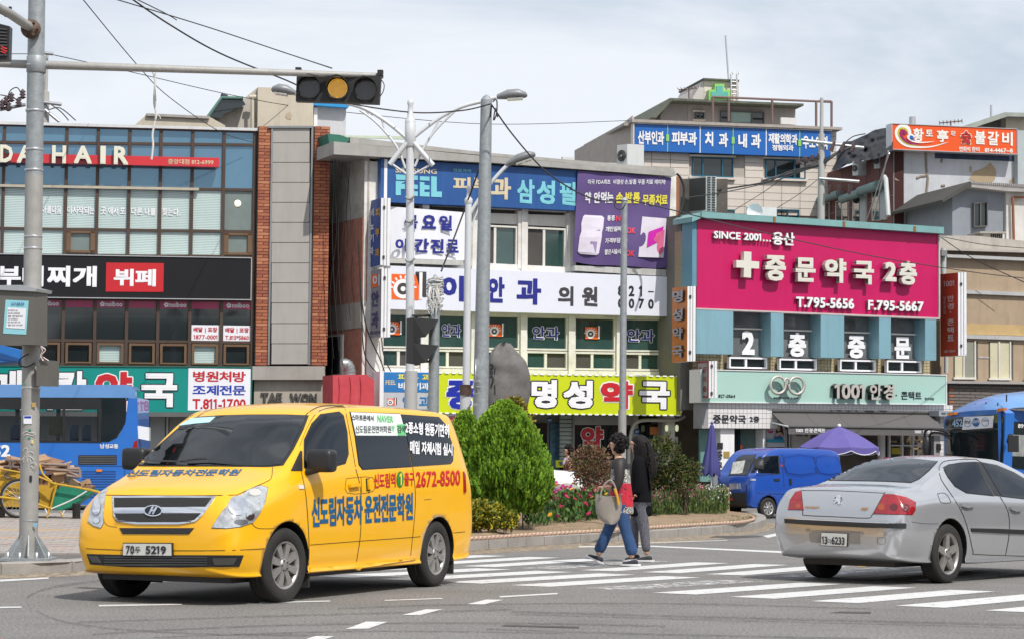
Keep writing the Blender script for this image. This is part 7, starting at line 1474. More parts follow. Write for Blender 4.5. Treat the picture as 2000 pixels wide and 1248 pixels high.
for i,(x,y)in enumerate(((603.8,171.8),(659.6,173.7),(714,176))):
 c=PS(x,y,.0);MB().lathe([(0,-.008),(.128,-.008)],tuple(c),'y',28).build('lens',LENS,sg)
 dots=MB()
 for rr in range(0,9):
  nd=max(1,rr*6)
  for k in range(nd):
   a=2*math.pi*k/nd+rr*.1;p=c+Vector((math.cos(a)*rr*.0143,-.014,math.sin(a)*rr*.0143));h_=.0046 if i==1 else.0032
   dots.add([p+Vector((h_*math.cos(q*1.257),0,h_*math.sin(q*1.257)))for q in range(5)],[(4,3,2,1,0)])
 dots.build('led_dots',AMB if i==1 else LED,sg,kind='stuff')
 v=[];n_=30;m=MB()
 for k in range(n_+1):
  a=math.pi*(-.42)+(math.pi*1.84)*k/n_;L=.06+.15*max(0,math.sin(a))**.7 if math.sin(a)>-.95 else.04
  for r_,l_ in((.143,0),(.143,L),(.137,L),(.137,0)):v.append(c+Vector((math.cos(a)*r_,-l_,math.sin(a)*r_)))
 m.add(v,[(k*4+j,(k+1)*4+j,(k+1)*4+j+1,k*4+j+1)for k in range(n_)for j in range(3)],smooth=True);m.build('visor',M('visor black',(.025,.027,.03),.35,coat=.2),sg)
for x,y in((583,139),(743,144)):MB().obox(at(x,y,YA-.05),.07,.12,.07).build('bracket',BLACK,sg)
MB().tube(cat([at(744,156,YA),at(750,165,YA),at(749,178,YA),at(742,190,YA)],5),.006,5).build('cable',CABLE,sg)
tag(MB().tube(cat([at(x,y,28)for x,y in[(296,127),(300,145),(303,160),(301,200),(305,225),(298,262),(299,285),(296,312)]],6),.014,6).tube(cat([at(x,y,27.95)for x,y in[(308,127),(304,145),(302,160),(305,205)]],6),.008,5).tube(cat([at(x,y,27.95)for x,y in[(302,224),(310,226),(314,233)]],6),.006,5).build('hanging_string',WR),'frayed white string hanging from the mast arm in front of the salon sign','string')
br=thing('side_bracket_arm','short grey bracket arm with flange clamp pointing left near the top of the pole','bracket',tuple(at(60,60,YP)))
MB().tube([at(60,55,YP-.1),at(20,28,YP-.9),at(-30,2,YP-1.8)],.055,14).build('arm_tube',WPOL,br)
c=at(61,58,YP-.12);MB().lathe([(0,-.05),(.115,-.05),(.115,.0),(.08,.0)],tuple(c),'y',18).build('flange',M('rusty steel',(.12,.08,.06),.7,.3),br)
for k in range(6):MB().obox(c+Vector((math.cos(k*1.05)*.085,-.07,math.sin(k*1.05)*.085)),.025,.04,.025).build('flange_bolt',M('rusty steel',(.12,.08,.06),.7,.3),br)
MB().tube([at(20,28,YP-.95),at(20,14,YP-.95)],.02,6).tube([at(12,34,YP-.95),at(12,20,YP-.95)],.02,6).build('clamp',BLACK,br)
sb=thing('led_message_sign','black louvred led sign with faint red dots at the top left edge','sign',tuple(at(0,118,YP-1)))
pbox([(-60,120),(17,117),(19,52),(-60,32)],YP-1.2,.15,BLACK,'case',sb)
for k in range(9):pbox([(-60,50+k*7),(13,57+k*6.2),(13,59.6+k*6.2),(-60,53+k*7)],YP-1.23,.03,M('louvre dark',(.06,.06,.065),.5),'louvre',sb)
for k in range(14):pbox([(2+(k%5)*2.4,92+k*1.0),(3.2+(k%5)*2.4,92+k),(3.2+(k%5)*2.4,90.6+k),(2+(k%5)*2.4,90.6+k)],YP-1.25,.01,M('red led',(.9,.03,.02),emit=.7,var=0),'led',sb)
WHP=M('white lamp post paint',(.60,.62,.64),.45,.1,var=.05,streak=.12)
t=thing('tall_steel_pole','tall tapered galvanised steel pole left of the stone monument','pole',tuple(ground(940,1040)))
b,tt=vpole(950,196,936,.15,40.6,.148,.100,GALV,t);MB().lathe([(.1,0),(.06,.06),(0,.10)],tuple(tt),n=16).build('cap',GALV,t)
for y in(745,790,767):MB().lathe([(.128,-.03),(.133,0),(.128,.03)],tuple(at(938,y,40.6)),n=18).build('band',ALU,t)
LUM=M('luminaire grey',(.22,.23,.24),.45,.2)
def lumin(parent,x0,y0,x1,y1,Y,w=.30):
 a,b=at(x0,y0,Y),at(x1,y1,Y);d=b-a;m=MB();v=[]
 for k,(f,wd_,th,up)in enumerate(((0,.05,.04,0),(.12,.08,.06,.01),(.35,.13,.09,.03),(.7,.15,.09,.03),(.95,.10,.05,.0),(1,.03,.02,-.01))):
  c=a+d*f+Vector((0,0,up))
  for q in range(10):an=q*.6283;v.append(c+Vector((0,math.cos(an)*wd_,math.sin(an)*th)))
 m.add(v,[(i*10+j,i*10+(j+1)%10,(i+1)*10+(j+1)%10,(i+1)*10+j)for i in range(5)for j in range(10)],smooth=True);m.build('lamp_head',LUM,parent)
 c=a+d*.6+Vector((0,0,-.065));MB().obox(c,d.length*.5,.2,.03,Matrix.Rotation(math.atan2(-d.z,d.x),3,'Y')).build('lamp_glass',M('lamp glass',(.35,.35,.33),.2,coat=.5),parent)
Y3=42
lp=thing('double_lamp_post','white ornamental lamp post with two curved braced arms and bare V bars','street lamp',tuple(ground(803,1032)))
b,tt=vpole(801,250,803,.0,Y3,.085,.07,WHP,lp,'post');MB().tube([at(803,724,Y3),Vector((b.x,b.y,0))],.115,16).build('lower_sleeve',M('lower post grey',(.47,.47,.46),.5,.2,streak=.2),lp)
MB().lathe([(.08,0),(.10,.02),(.10,.42),(.08,.45)],tuple(at(801,288,Y3)),n=16).build('collar',WHP,lp);MB().lathe([(.075,0),(.095,.02),(.095,.16),(.06,.19),(.045,.42),(.06,.46),(.05,.52),(0,.55)],tuple(at(801,252,Y3)),n=16).build('finial',WHP,lp)
for sg_,up_,lo_,stub,hd in((-1,[(795,272),(772,252),(745,232),(712,213),(672,201),(620,190),(575,184)],[(792,330),(776,290),(752,258),(728,234),(703,216)],[(794,280),(761,322)],(578,182,530,175)),(1,[(807,270),(832,250),(860,230),(888,215),(912,206),(940,199),(968,191)],[(810,326),(822,300),(842,266),(862,243),(890,216)],[(808,280),(846,324)],(970,190,1030,186))):
 MB().tube(cat([at(x,y,Y3)for x,y in up_],6),.036,10).build('upper_arm',WHP,lp);MB().tube(cat([at(x,y,Y3)for x,y in lo_],6),.022,8).build('brace',WHP,lp);MB().tube([at(x,y,Y3-.05)for x,y in stub],.047,12).build('v_bar',WHP,lp)
 for f in(.35,.62):p=Vector((*up_[2 if f<.5 else 3],0));q=Vector((*lo_[2 if f<.5 else 3],0));MB().tube([at(p.x,p.y,Y3),at(q.x,q.y,Y3)],.02,6).build('brace_link',WHP,lp)
 MB().tube([at(stub[1][0],stub[1][1]-4,Y3-.05),at(801+sg_*4,343,Y3)],.022,6).build('lower_stay',WHP,lp);lumin(lp,*hd,Y3)
for y in(385,430,507):MB().tube(cat([at(792,y,Y3-.1),at(800,y+5,Y3-.12),at(810,y-2,Y3-.1)],4),.02,5).build('wire_tie',M('tie wire',(.3,.3,.3),.5,.5),lp)
Y4=43
l2=thing('single_lamp_post','slim white lamp post with one arm curving right to a grey lamp head','street lamp',tuple(ground(908,1025)))
b,tt=vpole(915,398,909,.0,Y4,.075,.06,WHP,l2,'post');MB().lathe([(.06,0),(.075,.03),(.075,.1),(.04,.14),(.03,.26),(.045,.28),(.045,.31),(0,.36)],tuple(at(915,400,Y4)),n=14).build('finial',WHP,l2);MB().tube([at(909,770,Y4),Vector((b.x,b.y,0))],.10,14).build('lower_sleeve',WHP,l2)
MB().tube(cat([at(x,y,Y4)for x,y in[(917,420),(930,398),(948,372),(970,345),(992,322)]],6),.035,8).build('upper_arm',WHP,l2);MB().tube(cat([at(x,y,Y4)for x,y in[(914,462),(926,430),(934,408),(934,396)]],5),.018,6).build('brace',WHP,l2);lumin(l2,988,322,1046,302,Y4)
MB().lathe([(.11,0),(.11,.19)],tuple(at(909,771,Y4-.02)),n=14).build('brown_band',M('brown band',(.09,.05,.04),.5),l2)
rs=thing('round_sign_back','round grey sign seen edge on between the lamp post and the steel pole','sign',tuple(at(927,790,40.5)))
MB().lathe([(0,0),(.30,0),(.30,.02),(0,.02)],tuple(at(928,733,40.5)),'x',24).build('disc',ALU,rs);MB().tube([at(930,755,40.3),at(940,757,40.2)],.02,6).build('clamp',GALV,rs)
Y5=40.5
wp=thing('wrapped_signal_post','short grey signal post with white cords wound round its top','pole',tuple(ground(846,1040)))
b,tt=vpole(850,552,845,.0,Y5,.105,.085,GALV,wp,'post');MB().lathe([(.09,0),(.03,.12),(0,.14)],tuple(tt),n=12).build('cap',GALV,wp)
for k in range(46):
 y=545+random.random()**1.2*55;a0_=random.uniform(0,6.28);n_=8;r_=.12+random.uniform(0,.035);c=at(850,y,Y5);tl=random.uniform(-.12,.12)
 MB().tube(cat([c+Vector((math.cos(a0_+q*.6)*r_,math.sin(a0_+q*.6)*r_,tl*q/n_+random.uniform(-.02,.02)))for q in range(n_)],2),.008,4).build('wound_cord',WR if k%3 else M('grey cord',(.3,.3,.3),.8),wp)
for k in range(14):
 x=838+random.uniform(0,22);MB().tube(cat([at(x,560,Y5-.14),at(x+random.uniform(-6,6),580,Y5-.17),at(x+random.uniform(-8,8),598,Y5-.15),at(x+random.uniform(-3,3),random.uniform(600,618),Y5-.13)],4),.007,4).build('hanging_cord',WR,wp)
ps=thing('pedestrian_signal','black two lamp pedestrian signal in profile on the wrapped post','traffic light',tuple(at(822,710,Y5-.2)))
HB=M('signal housing',(.02,.02,.02),.5)
pbox([(793,709),(808,711),(808,620),(794,622)],Y5-.35,.42,HB,'housing',ps,.1)
for y0 in(619,669):
 q=[at(807,y0+40,Y5-.34),at(807,y0,Y5-.34),at(857,y0+5,Y5-.42),at(832,y0+38,Y5-.42)];MB().prism([at(807,y0+1,Y5-.35),at(856,y0+5,Y5-.45),at(831,y0+39,Y5-.45),at(807,y0+41,Y5-.35)],(0,.018,0)).build('hood_side',HB,ps)
 MB().prism([at(807,y0+1,Y5+.05),at(856,y0+5,Y5-.03),at(856,y0+5,Y5-.45),at(807,y0+1,Y5-.35)],(0,0,-.018)).build('hood_top',HB,ps);MB().prism([at(809,y0+38,Y5-.2),at(829,y0+39,Y5-.25),at(826,y0+22,Y5-.25),at(812,y0+22,Y5-.2)],(0,.01,0)).build('lens',M('smoked lens',(.10,.10,.07),.3),ps)
for y in(617,706):MB().tube([at(806,y,Y5-.2),at(846,y-1,Y5)],.025,6).build('bracket',HB,ps)
Y6=41;p6=thing('slim_steel_pole','slim galvanised pole with cable loops in front of the lime pharmacy sign','pole',tuple(ground(1216,1035)))
b,tt=vpole(1219.5,392,1215,.0,Y6,.065,.056,GALV,p6);MB().lathe([(.07,0),(.04,.04),(0,.06)],tuple(tt),n=12).build('cap',ALU,p6);MB().tube([at(1215.5,800,Y6),at(1214.8,900,Y6)],.072,12).build('sleeve',WPOL,p6)
tag(MB().tube(cat([at(x,y,Y6-.1)for x,y in[(1203,395),(1200,402),(1206,409),(1216,408),(1222,398)]],5),.010,5).build('cable_loop',CABLE),'small black cable loop at the top of the slim pole','cable')
def wire(pts,r,label,n=8):
 "pts: (px, py, Y)"
 return tag(MB().tube(cat([at(*p)for p in pts],n),r,5).build('overhead_wire',CABLE),label,'wire')
wire([(960,205,40),(1000,262,40.3),(1060,330,40.5),(1120,372,40.7),(1170,392,40.9),(1218,392,41)],.014,'thick black cable sagging from the tall pole down to the slim pole')
wire([(1218,388,41),(1330,415,46),(1500,457,55),(1700,500,62),(1900,532,68),(2020,546,72)],.013,'black cable running right from the slim pole across the pink sign')
wire([(218,-3,33),(400,52,34),(560,105,35),(648,134,28.6)],.009,'upper black wire from top left to the right end of the mast arm')
wire([(255,-3,33),(330,48,34),(430,105,35),(560,158,37),(650,196,39),(800,220,42),(900,217,41),(958,204,40)],.013,'black cable from the top left behind the amber signal to the tall pole')
wire([(262,-3,34),(325,28,36),(345,40,38)],.009,'second short black wire at the top left joining the thicker cable')
wire([(160,-3,40),(265,124,46),(330,190,52),(430,258,60),(500,280,65)],.010,'thin wire sagging from the top left onto the salon facade')
wire([(105,108,60),(250,140,66),(470,190,72),(640,216,76),(950,243,88),(1235,236,95)],.012,'very thin distant wire crossing behind the lamp posts')
wire([(960,206,40),(945,300,42),(900,430,43),(862,530,41)],.016,'thick grey cable dropping from the tall pole to the wrapped post')
wire([(1400,372,77),(1440,366,79),(1500,355,80),(1540,336,81),(1590,325,82)],.03,'thick twisted cable from the louvred air conditioner to the utility pole')
wire([(1330,388,72),(1420,375,76),(1520,352,80),(1600,322,82)],.018,'upper thin cable towards the concrete utility pole on the right');wire([(1835,462,76),(1900,505,74),(2010,556,72)],.015,'thin black wire descending across the beige building')
wire([(1840,463,76),(1920,478,76),(2010,486,76)],.012,'thin wire along the roof of the beige building');wire([(1420,420,78),(1500,370,80),(1540,340,82)],.012,'short thin wire rising behind the teal roof edge');wire([(1520,405,80),(1560,380,81),(1605,345,82)],.012,'short thin wire rising left of the utility pole')
tag(MB().tube(cat([at(x,y,39.7)for x,y in[(962,200),(970,196),(970,222),(964,236),(968,212),(972,230)]],4),.012,5).build('cable_bundle',CABLE),'coiled black cable bundle hanging at the top of the tall pole','cable')
tag(MB().tube(cat([PC(x,y,.7)for x,y in[(1322,340),(1330,350),(1336,370),(1333,400),(1325,425)]],5),.035,6).build('wall_cable',CABLE),'thick black cable drooping off the right corner of the clinic roof','cable')
Y7=82;up=thing('concrete_utility_pole','concrete utility pole with crossarms and insulators before the maroon building','utility pole',(at(1604,400,Y7).x,Y7,0));CP=M('pole concrete',(.40,.39,.37),.8,var=.08)
MB().tube([at(1603.5,470,Y7),at(1604.5,262,Y7)],[.13,.11],14).tube([at(1604.5,262,Y7),at(1605,192,Y7)],[.07,.06],10).build('shaft',CP,up)
for x0,y0,x1,y1 in((1575,276,1687,289),(1600,349,1678,355),(1565,274,1650,284)):MB().tube([at(x0,y0,Y7-.2),at(x1,y1,Y7-.2)],.055,4).build('crossarm',ALU,up)
MB().tube([at(1490,353,Y7+.3),at(1540,340,Y7+.2),at(1605,320,Y7),at(1640,296,Y7-.2),at(1672,284,Y7-.2)],[.03,.07,.09,.05,.04],6).build('dead_end_clamp',M('black grey clamp',(.08,.08,.085),.5),up)
for k in range(6):x=1622+(k%3)*20;y=362 if k<3 else 296;MB().tube([at(x,y,Y7-.3),at(x-4+(k//3)*12,y+18*(1 if k<3 else-1),Y7-.3)],[.09,.05],8).build('insulator',M('dark insulator',(.06,.03,.03),.3,coat=.5),up)
for k in range(4):MB().lathe([(.05,0),(.12,.04),(.05,.08),(.12,.12),(.05,.16),(.1,.2),(0,.25)],tuple(at(1560+k*13,322-k*3,Y7)),n=8).build('insulator',M('dark insulator',(.06,.03,.03),.3,coat=.5),up)
wire([(1645,285,82),(1665,268,82.5),(1690,262,83)],.02,'short black jumper wire at the right crossarm of the concrete pole')
for k,(a,b)in enumerate((((1737,300),(1690,440)),((1735,296),(1706,430)))):tag(MB().tube([PF(a[0],a[1],.6),PF(b[0],b[1],.6)],.025,5).build('stay_rod',ALU),'pale %s stay rod leaning on the maroon wall'%('longer' if k==0 else 'shorter'),'rod')
Y8=80;u2=thing('utility_pole','utility pole with dark insulators rising behind the salon building roof','utility pole',(at(90,200,Y8).x,Y8,0))
MB().tube([at(88,300,Y8),at(89,180,Y8)],.13,12).tube([at(89,190,Y8),at(92,104,Y8)],[.07,.05],8).build('shaft',CP,u2)
for a,b in(((60,197),(120,205)),((0,215),(50,205)),((88,215),(116,238)),((86,104),(104,106))):MB().tube([at(*a,Y8-.2),at(*b,Y8-.2)],.06,4).build('crossarm',ALU,u2)
for x,y in((12,207),(22,200),(44,194),(4,214),(16,218),(36,210)):MB().lathe([(.04,0),(.13,.05),(.06,.1),(.13,.15),(.06,.2),(.12,.25),(.06,.3),(0,.36)],tuple(at(x,y,Y8-.3)),n=8).build('insulator',M('dark insulator',(.06,.03,.03),.3,coat=.5),u2)
for pts in([(14,195),(20,178),(34,172),(44,190)],[(100,205),(120,220),(134,236)],[(96,215),(118,212),(148,236)],[(0,186),(20,190),(40,198)]):MB().tube(cat([at(x,y,Y8-.3)for x,y in pts],5),.02,5).build('jumper_wire',CABLE,u2)
wire([(-5,106,80),(60,106,80),(92,107,80)],.014,'thin wire entering from the left to the top of the utility pole')
bird=thing('pigeon','tiny dark pigeon perched on the roof of the glazed rooftop hut','bird',tuple(PR(438,191,.3)))
MB().ball(PR(438,188.5,.3),.13,.07,.07,8).ball(PR(434,185.6,.3),.045,.04,.045,8).tube([PR(440,188.5,.3),PR(445,190,.3)],[.05,.02],6).build('body',M('pigeon grey',(.03,.03,.035),.7),bird)
YC=44.5
hc=thing('handcart','yellow two wheeled handcart with green tarpaulin sides by the bus','handcart',tuple(at(80,1010,YC)))
YP_=M('chipped yellow paint',(.50,.30,.02),.6,var=.25,scale=5,dirt=.5,dcol=(.12,.06,.03));GTA=M('green tarpaulin side',(.01,.20,.12),.6,var=.2,scale=3,bump=.5,bscale=10)
cp=lambda pts,Y,dep,mt,nm:MB().prism([at(x,y,Y)for x,y in pts],(0,dep,0)).build(nm,mt,hc)
cp([(-80,985),(95,992),(107,940),(70,930),(-80,905)],YC+.1,.9,YP_,'box_panel');cp([(97,994),(107,940),(109,943),(100,996)],YC-.05,1.1,YP_,'box_end')
cp([(99,992),(118,996),(150,975),(184,955),(160,952),(122,946),(108,960)],YC,.05,GTA,'tarpaulin_side');cp([(118,996),(140,990),(168,970),(184,958),(184,955),(150,974)],YC-.02,.5,GTA,'tarpaulin_side')
for pts,r in(([(-60,965),(40,975),(97,992)],.025),([(98,992),(112,942)],.02),([(106,944),(160,953),(196,962)],.022),([(100,993),(140,976),(170,958)],.016),([(-60,905),(60,926),(106,944)],.02),([(170,954),(197,961)],.02),([(77,905),(84,925),(101,940)],.022),([(96,993),(92,1010)],.02),([(88,992),(94,1008)],.015),([(118,998),(122,1008)],.02),([(126,996),(121,1006)],.015)):
 MB().tube(cat([at(x,y,YC-.12)for x,y in pts],4),r,6).build('frame_tube',YP_ if r>.019 else WR,hc)
for dy in(0,.95):
 c=at(38,973,YC-.1+dy);w_=MB();n_=32;w_.lathe([(.335,-.02),(.365,-.028),(.385,0),(.365,.028),(.335,.02),(.335,-.02)],tuple(c),'y',n_).build('wheel',RUBBER,hc)
 MB().lathe([(.315,-.015),(.335,-.015),(.335,.015),(.315,.015),(.315,-.015)],tuple(c),'y',n_).build('rim',ALU,hc);s_=MB()
 for k in range(20):a=k*.314;s_.tube([c+Vector((math.cos(a+.25)*.03,0,math.sin(a+.25)*.03)),c+Vector((math.cos(a)*.32,0,math.sin(a)*.32))],.004,4)
 s_.lathe([(0,-.04),(.04,-.04),(.04,.04),(0,.04)],tuple(c),'y',10).build('spokes',ALU,hc)
CARD=[M('cardboard tan',(.34,.21,.12),.85,var=.15),M('cardboard brown',(.24,.13,.075),.85,var=.15),M('cardboard pale',(.42,.29,.18),.85,var=.15)]
rnd=random.Random(5)
def card(x,y,w,h,Y,k,lab):
 o=thing('cardboard',lab,'cardboard',tuple(at(x,y,Y)),group='waste cardboard on the handcart');m3=Matrix.Rotation(rnd.uniform(-.35,.35),3,'Y')@Matrix.Rotation(rnd.uniform(-.5,.5),3,'Z')@Matrix.Rotation(rnd.uniform(-.5,.5),3,'X')
 MB().obox(at(x,y,Y),w,.35,h,m3).build('sheet',CARD[k%3],o)
cl='folded brown cardboard sheet in the pile on the handcart'
for k in range(22):
 x=rnd.uniform(2,130);y=lerp(918,890,min(1,max(0,1-abs(x-60)/90)))+rnd.uniform(-4,14);card(x,y,rnd.uniform(.25,.6),rnd.uniform(.02,.05),YC+rnd.uniform(.1,.7),k,cl)
for k,(x,y,w,h,lb)in enumerate(((116,932,.24,.22,'tan cardboard box standing behind the green tarpaulin side'),(86,936,.22,.2,'brown cardboard box just right of the traffic pole'),(148,946,.22,.14,'open cardboard box tilted on the green tarpaulin'),(166,943,.18,.10,'small cardboard flap box at the right end of the load'),(175,950,.16,.08,'crumpled cardboard piece at the tip of the load'))):
 o=thing('cardboard_box',lb,'box',tuple(at(x,y,YC+.2)));MB().obox(at(x,y,YC+.25),w,.3,h,Matrix.Rotation([0,.05,.5,-.45,.3][k],3,'Y')).build('carton',CARD[k%3],o)
WOOD=M('grey wood slat',(.26,.19,.16),.8,var=.2)
o=thing('wooden_rack','broken grey wooden rack lying on top of the cardboard load','rack',tuple(at(130,915,YC)))
for a,b in(((72,914),(156,920)),((74,905),(133,908)),((155,915),(156,932)),((133,904),(133,918)),((134,920),(156,931)),((130,928),(154,931)),((134,915),(156,915))):MB().tube([at(*a,YC),at(*b,YC)],.03,4).build('slat',WOOD,o)
o=thing('old_chair_frame','dark bent frame parts of a chair on the left of the load','chair',tuple(at(20,920,YC)))
for pts in([(10,898),(18,900),(20,915),(11,926),(14,933),(22,932)],[(24,899),(26,912)],[(10,898),(40,899)],[(8,910),(38,912)]):MB().tube(cat([at(x,y,YC-.05)for x,y in pts],4),.028,6).build('frame',M('brown grey frame',(.13,.10,.09),.7),o)
for k,(x,y)in enumerate(((149,1013),(2,1011))):
 g=ground(x,y,.13);b_=thing('bollard',('black ribbed flexible bollard right of the handcart' if k==0 else 'black ribbed flexible bollard at the far left edge'),'bollard',tuple(g),group='ribbed bollards on the pavement edge')
 pr=[(.0,.30),(.07,.30)]
 for j in range(10):z=.29-j*.029;pr+=[(.078,z),(.078,z-.018),(.070,z-.02)]
 MB().lathe(pr+[(.078,0)],tuple(g),n=16).build('post',RUBBER,b_)
bc_=thing('blue_canopy','bright blue canopy corner behind the traffic pole at the left edge','canopy',tuple(at(0,700,62)))
MB().prism([at(x,y,61)for x,y in((-80,708),(41,705),(41,684),(0,673),(-80,655))],(0,2,0)).build('cloth',M('canopy blue',(.015,.14,.42),.6),bc_);MB().prism([at(x,y,60.98)for x,y in((-80,690),(38,706),(41,701),(0,688),(-80,680))],(0,.01,0)).build('shaded_flap',M('canopy blue dark',(.008,.06,.2),.6),bc_)
PUR=M('purple parasol cloth',(.105,.085,.30),.7,var=.08,scale=3);WED=M('white scalloped edge',(.6,.6,.65),.6)
pa=thing('open_parasol','open purple parasol with white scalloped edge behind the silver car','parasol',tuple(ground(1640,1000)))
c=at(1639,833,60);rad=80*60/F;ng=8;dh=.52
for k in range(ng):
 m=MB();v=[];rows_,cs_=7,6
 for i in range(rows_+1):
  f=i/rows_
  for j in range(cs_+1):
   a=(k+j/cs_)*2*math.pi/ng+.15;rr=rad*f*(1-.05*math.sin(math.pi*j/cs_));v.append(c+Vector((math.cos(a)*rr,math.sin(a)*rr,-dh*(f**1.35)-.03*f*math.sin(math.pi*j/cs_))))
 q=cs_+1;m.add(v,[(i*q+j,(i+1)*q+j,(i+1)*q+j+1,i*q+j+1)for i in range(rows_)for j in range(cs_)],smooth=True);m.build('canopy_gore',PUR,pa)
 e=v[-q:];lo=[p+Vector((0,0,-.10-.07*math.sin(math.pi*j/cs_)**.8))for j,p in enumerate(e)];MB().add(e+lo,[(j,j+q,j+1+q,j+1)for j in range(cs_)]).build('valance',PUR,pa);MB().tube(lo,.014,5).build('piping',WED,pa)
 MB().tube([c+Vector((0,0,-.55)),e[0]+Vector((0,0,-.02))],.01,4).build('rib',ALU,pa)
MB().tube([c+Vector((0,0,.05)),Vector((c.x,c.y,0))],.025,8).build('shaft',ALU,pa);MB().ball(c+Vector((0,0,.03)),.05).build('finial',WHITE,pa)
cpz=thing('closed_parasol','tall furled dark purple parasol left of the blue delivery van','parasol',tuple(ground(1390,1005)))
a=at(1390.5,829,55);b=Vector((a.x,a.y,0));m=MB();v=[];ns=28;hs=[(0,.03),(.06,.05),(.3,.08),(.6,.12),(.9,.17),(1.12,.20),(1.18,.19)]
for h_,r_ in hs:
 for j in range(ns):an=2*math.pi*j/ns;rr=r_*(1+.22*math.sin(an*7));v.append(a+Vector((math.cos(an)*rr-h_*.02,math.sin(an)*rr,-h_-(.05*math.sin(an*7)if h_>1.1 else 0))))
m.add(v,[(i*ns+j,(i+1)*ns+j,(i+1)*ns+(j+1)%ns,i*ns+(j+1)%ns)for i in range(len(hs)-1)for j in range(ns)],smooth=True);m.build('cloth',M('furled purple cloth',(.05,.05,.20),.7,var=.1),cpz);MB().tube([a+Vector((0,0,.06)),b],.022,8).build('shaft',WHITE,cpz);MB().ball(a+Vector((0,0,.04)),.04).build('finial',PUR,cpz)
st_=thing('market_table','low street stall table with pale foam trays and yellow boxes by the planting','table',tuple(ground(1362,1004)))
PT=Pl(1365,55.5,0);MB().slabp(PT,[(1338,966),(1392,966),(1392,958),(1338,958)],-.9,0).build('table_top',M('table orange',(.42,.24,.06),.6),st_)
for x in(1341,1388):MB().slabp(PT,[(x,1004),(x+3,1004),(x+3,966),(x,966)],-.1,0).build('leg',ALU,st_)
for k in range(7):x=1338+(k*7.6);o=thing('foam_tray',['leftmost','second','third','fourth','fifth','sixth','rightmost'][k]+' foam tray in the row on the street stall table','tray',tuple(PT(x,957,-.2)),group='foam trays on the stall');MB().slabp(PT,[(x,957.5),(x+7,957.5),(x+7,945+(k%3)*2),(x,946+(k%2)*2)],-.5-.1*(k%2),-.1).build('tray',[WHITE,M('yellow tray',(.55,.36,.06),.6),PANEL][k%3],o)
ob=thing('carton_box','tall open tan carton standing in front of the blue van bumper','box',tuple(ground(1405,1006)));PX2=Pl(1405,52,-12)
MB().slabp(PX2,[(1398,1003),(1421,1003),(1420,951),(1397,953)],-.4,0).build('carton',CARD[2],ob);MB().slabp(PX2,[(1402,985),(1415,985),(1415,968),(1402,968)],0,.01).build('label',PANEL,ob)
MB().slabp(PX2,[(1388,975),(1397,975),(1397,953),(1388,956)],-.3,-.02).build('flap',CARD[0],ob)
mo=thing('stone_monument','tall dark natural boulder with black carved characters standing behind the conifers','monument',tuple(ground(990,1030)));YM=42.4
PRF=[(668.5,984,992),(671.5,975,999),(677,968,1003),(684,961,1008),(695,955,1018),(706,953.5,1027),(718,952,1031),(730,950,1035),(755,948,1036.5),(776,947,1034),(803,948,1028),(840,952,1022),(900,950,1024),(960,948,1026)]
m=MB();ns=40;v=[];K=44
for i in range(K+1):
 f=i/K*(len(PRF)-1);j=min(int(f),len(PRF)-2);u=f-j;y,l,r=(lerp(PRF[j][q],PRF[j+1][q],u)for q in range(3));L,Rr=at(l,y,YM),at(r,y,YM);c=(L+Rr)/2;w=(Rr-L).length/2;dp=min(w,.36)*1.0
 for k in range(ns):
  a=2*math.pi*k/ns;x_,y_=math.cos(a),math.sin(a);sq=(abs(x_)**2.6+abs(y_)**2.6)**(-1/2.6);P=Vector((c.x+x_*sq*w,c.y+y_*sq*dp+x_*.22*(x_<0),c.z))
  nz=mnoise.noise(Vector((P.x*2.2,P.y*2.2,P.z*1.6)))*.10+mnoise.noise(P*6)*.02;nd=Vector((x_,y_,0));v.append(P+nd*(nz if abs(x_)<.93 else nz*.15))
m.add(v,[(i*ns+k,(i+1)*ns+k,(i+1)*ns+(k+1)%ns,i*ns+(k+1)%ns)for i in range(K)for k in range(ns)],smooth=True);m.add([at(988,667.5,YM)]+v[:ns],[(0,1+(k+1)%ns,1+k)for k in range(ns)],smooth=True)
m.build('boulder',M('dark granite boulder',(.13,.125,.122),.8,var=.35,scale=3.5,bump=.5,bscale=35,dirt=.4,dcol=(.05,.045,.04)),mo)
CV=M('black carved paint',(.01,.01,.01),.6,var=0);bmv_=bmesh.new();bmv_.from_mesh(mo.children[0].data);bmesh.ops.transform(bmv_,matrix=world_of(mo),verts=bmv_.verts);bmv_.normal_update();sbv=BVHTree.FromBMesh(bmv_);bmv_.free();hitpx.dist=42
for pts,w in(([(958,711),(963,715),(959,722)],3),([(957,724),(963,727),(960,731),(957,727)],2.2),([(957,737),(961,734),(963,742),(959,757)],2.6),([(967,716),(966,732)],1),([(966,751),(967,769)],2),([(964,785),(963,797)],2.2),([(957,790),(956,803),(954,810)],2.4),([(959,788),(961,798)],1.8)):seam(sbv,pts,w,CV,mo,'carved_stroke',.012,3)
def leafcloud(m,pts,nl,size,el,spread,up=.5,rnd=random):
 for P,N_ in pts:
  for _ in range(nl):
   d=(N_*rnd.uniform(.3,1)+Vector((rnd.gauss(0,1),rnd.gauss(0,1),rnd.gauss(0,1)))*.55+Vector((0,0,up))).normalized();s_=d.cross(Vector((rnd.gauss(0,1),rnd.gauss(0,1),rnd.gauss(0,1)))).normalized()
   c=P+Vector((rnd.uniform(-1,1),rnd.uniform(-1,1),rnd.uniform(-1,1)))*spread;L=size*rnd.uniform(.6,1.3);W=L*el;m.mat=rnd.choice((0,0,1,1,2));m.add([c,c+d*L*.5+s_*W,c+d*L,c+d*L*.5-s_*W],[(0,1,2,3)])
def green(n,c):return M(n,c,.6,var=.25,scale=3,spec=.3)
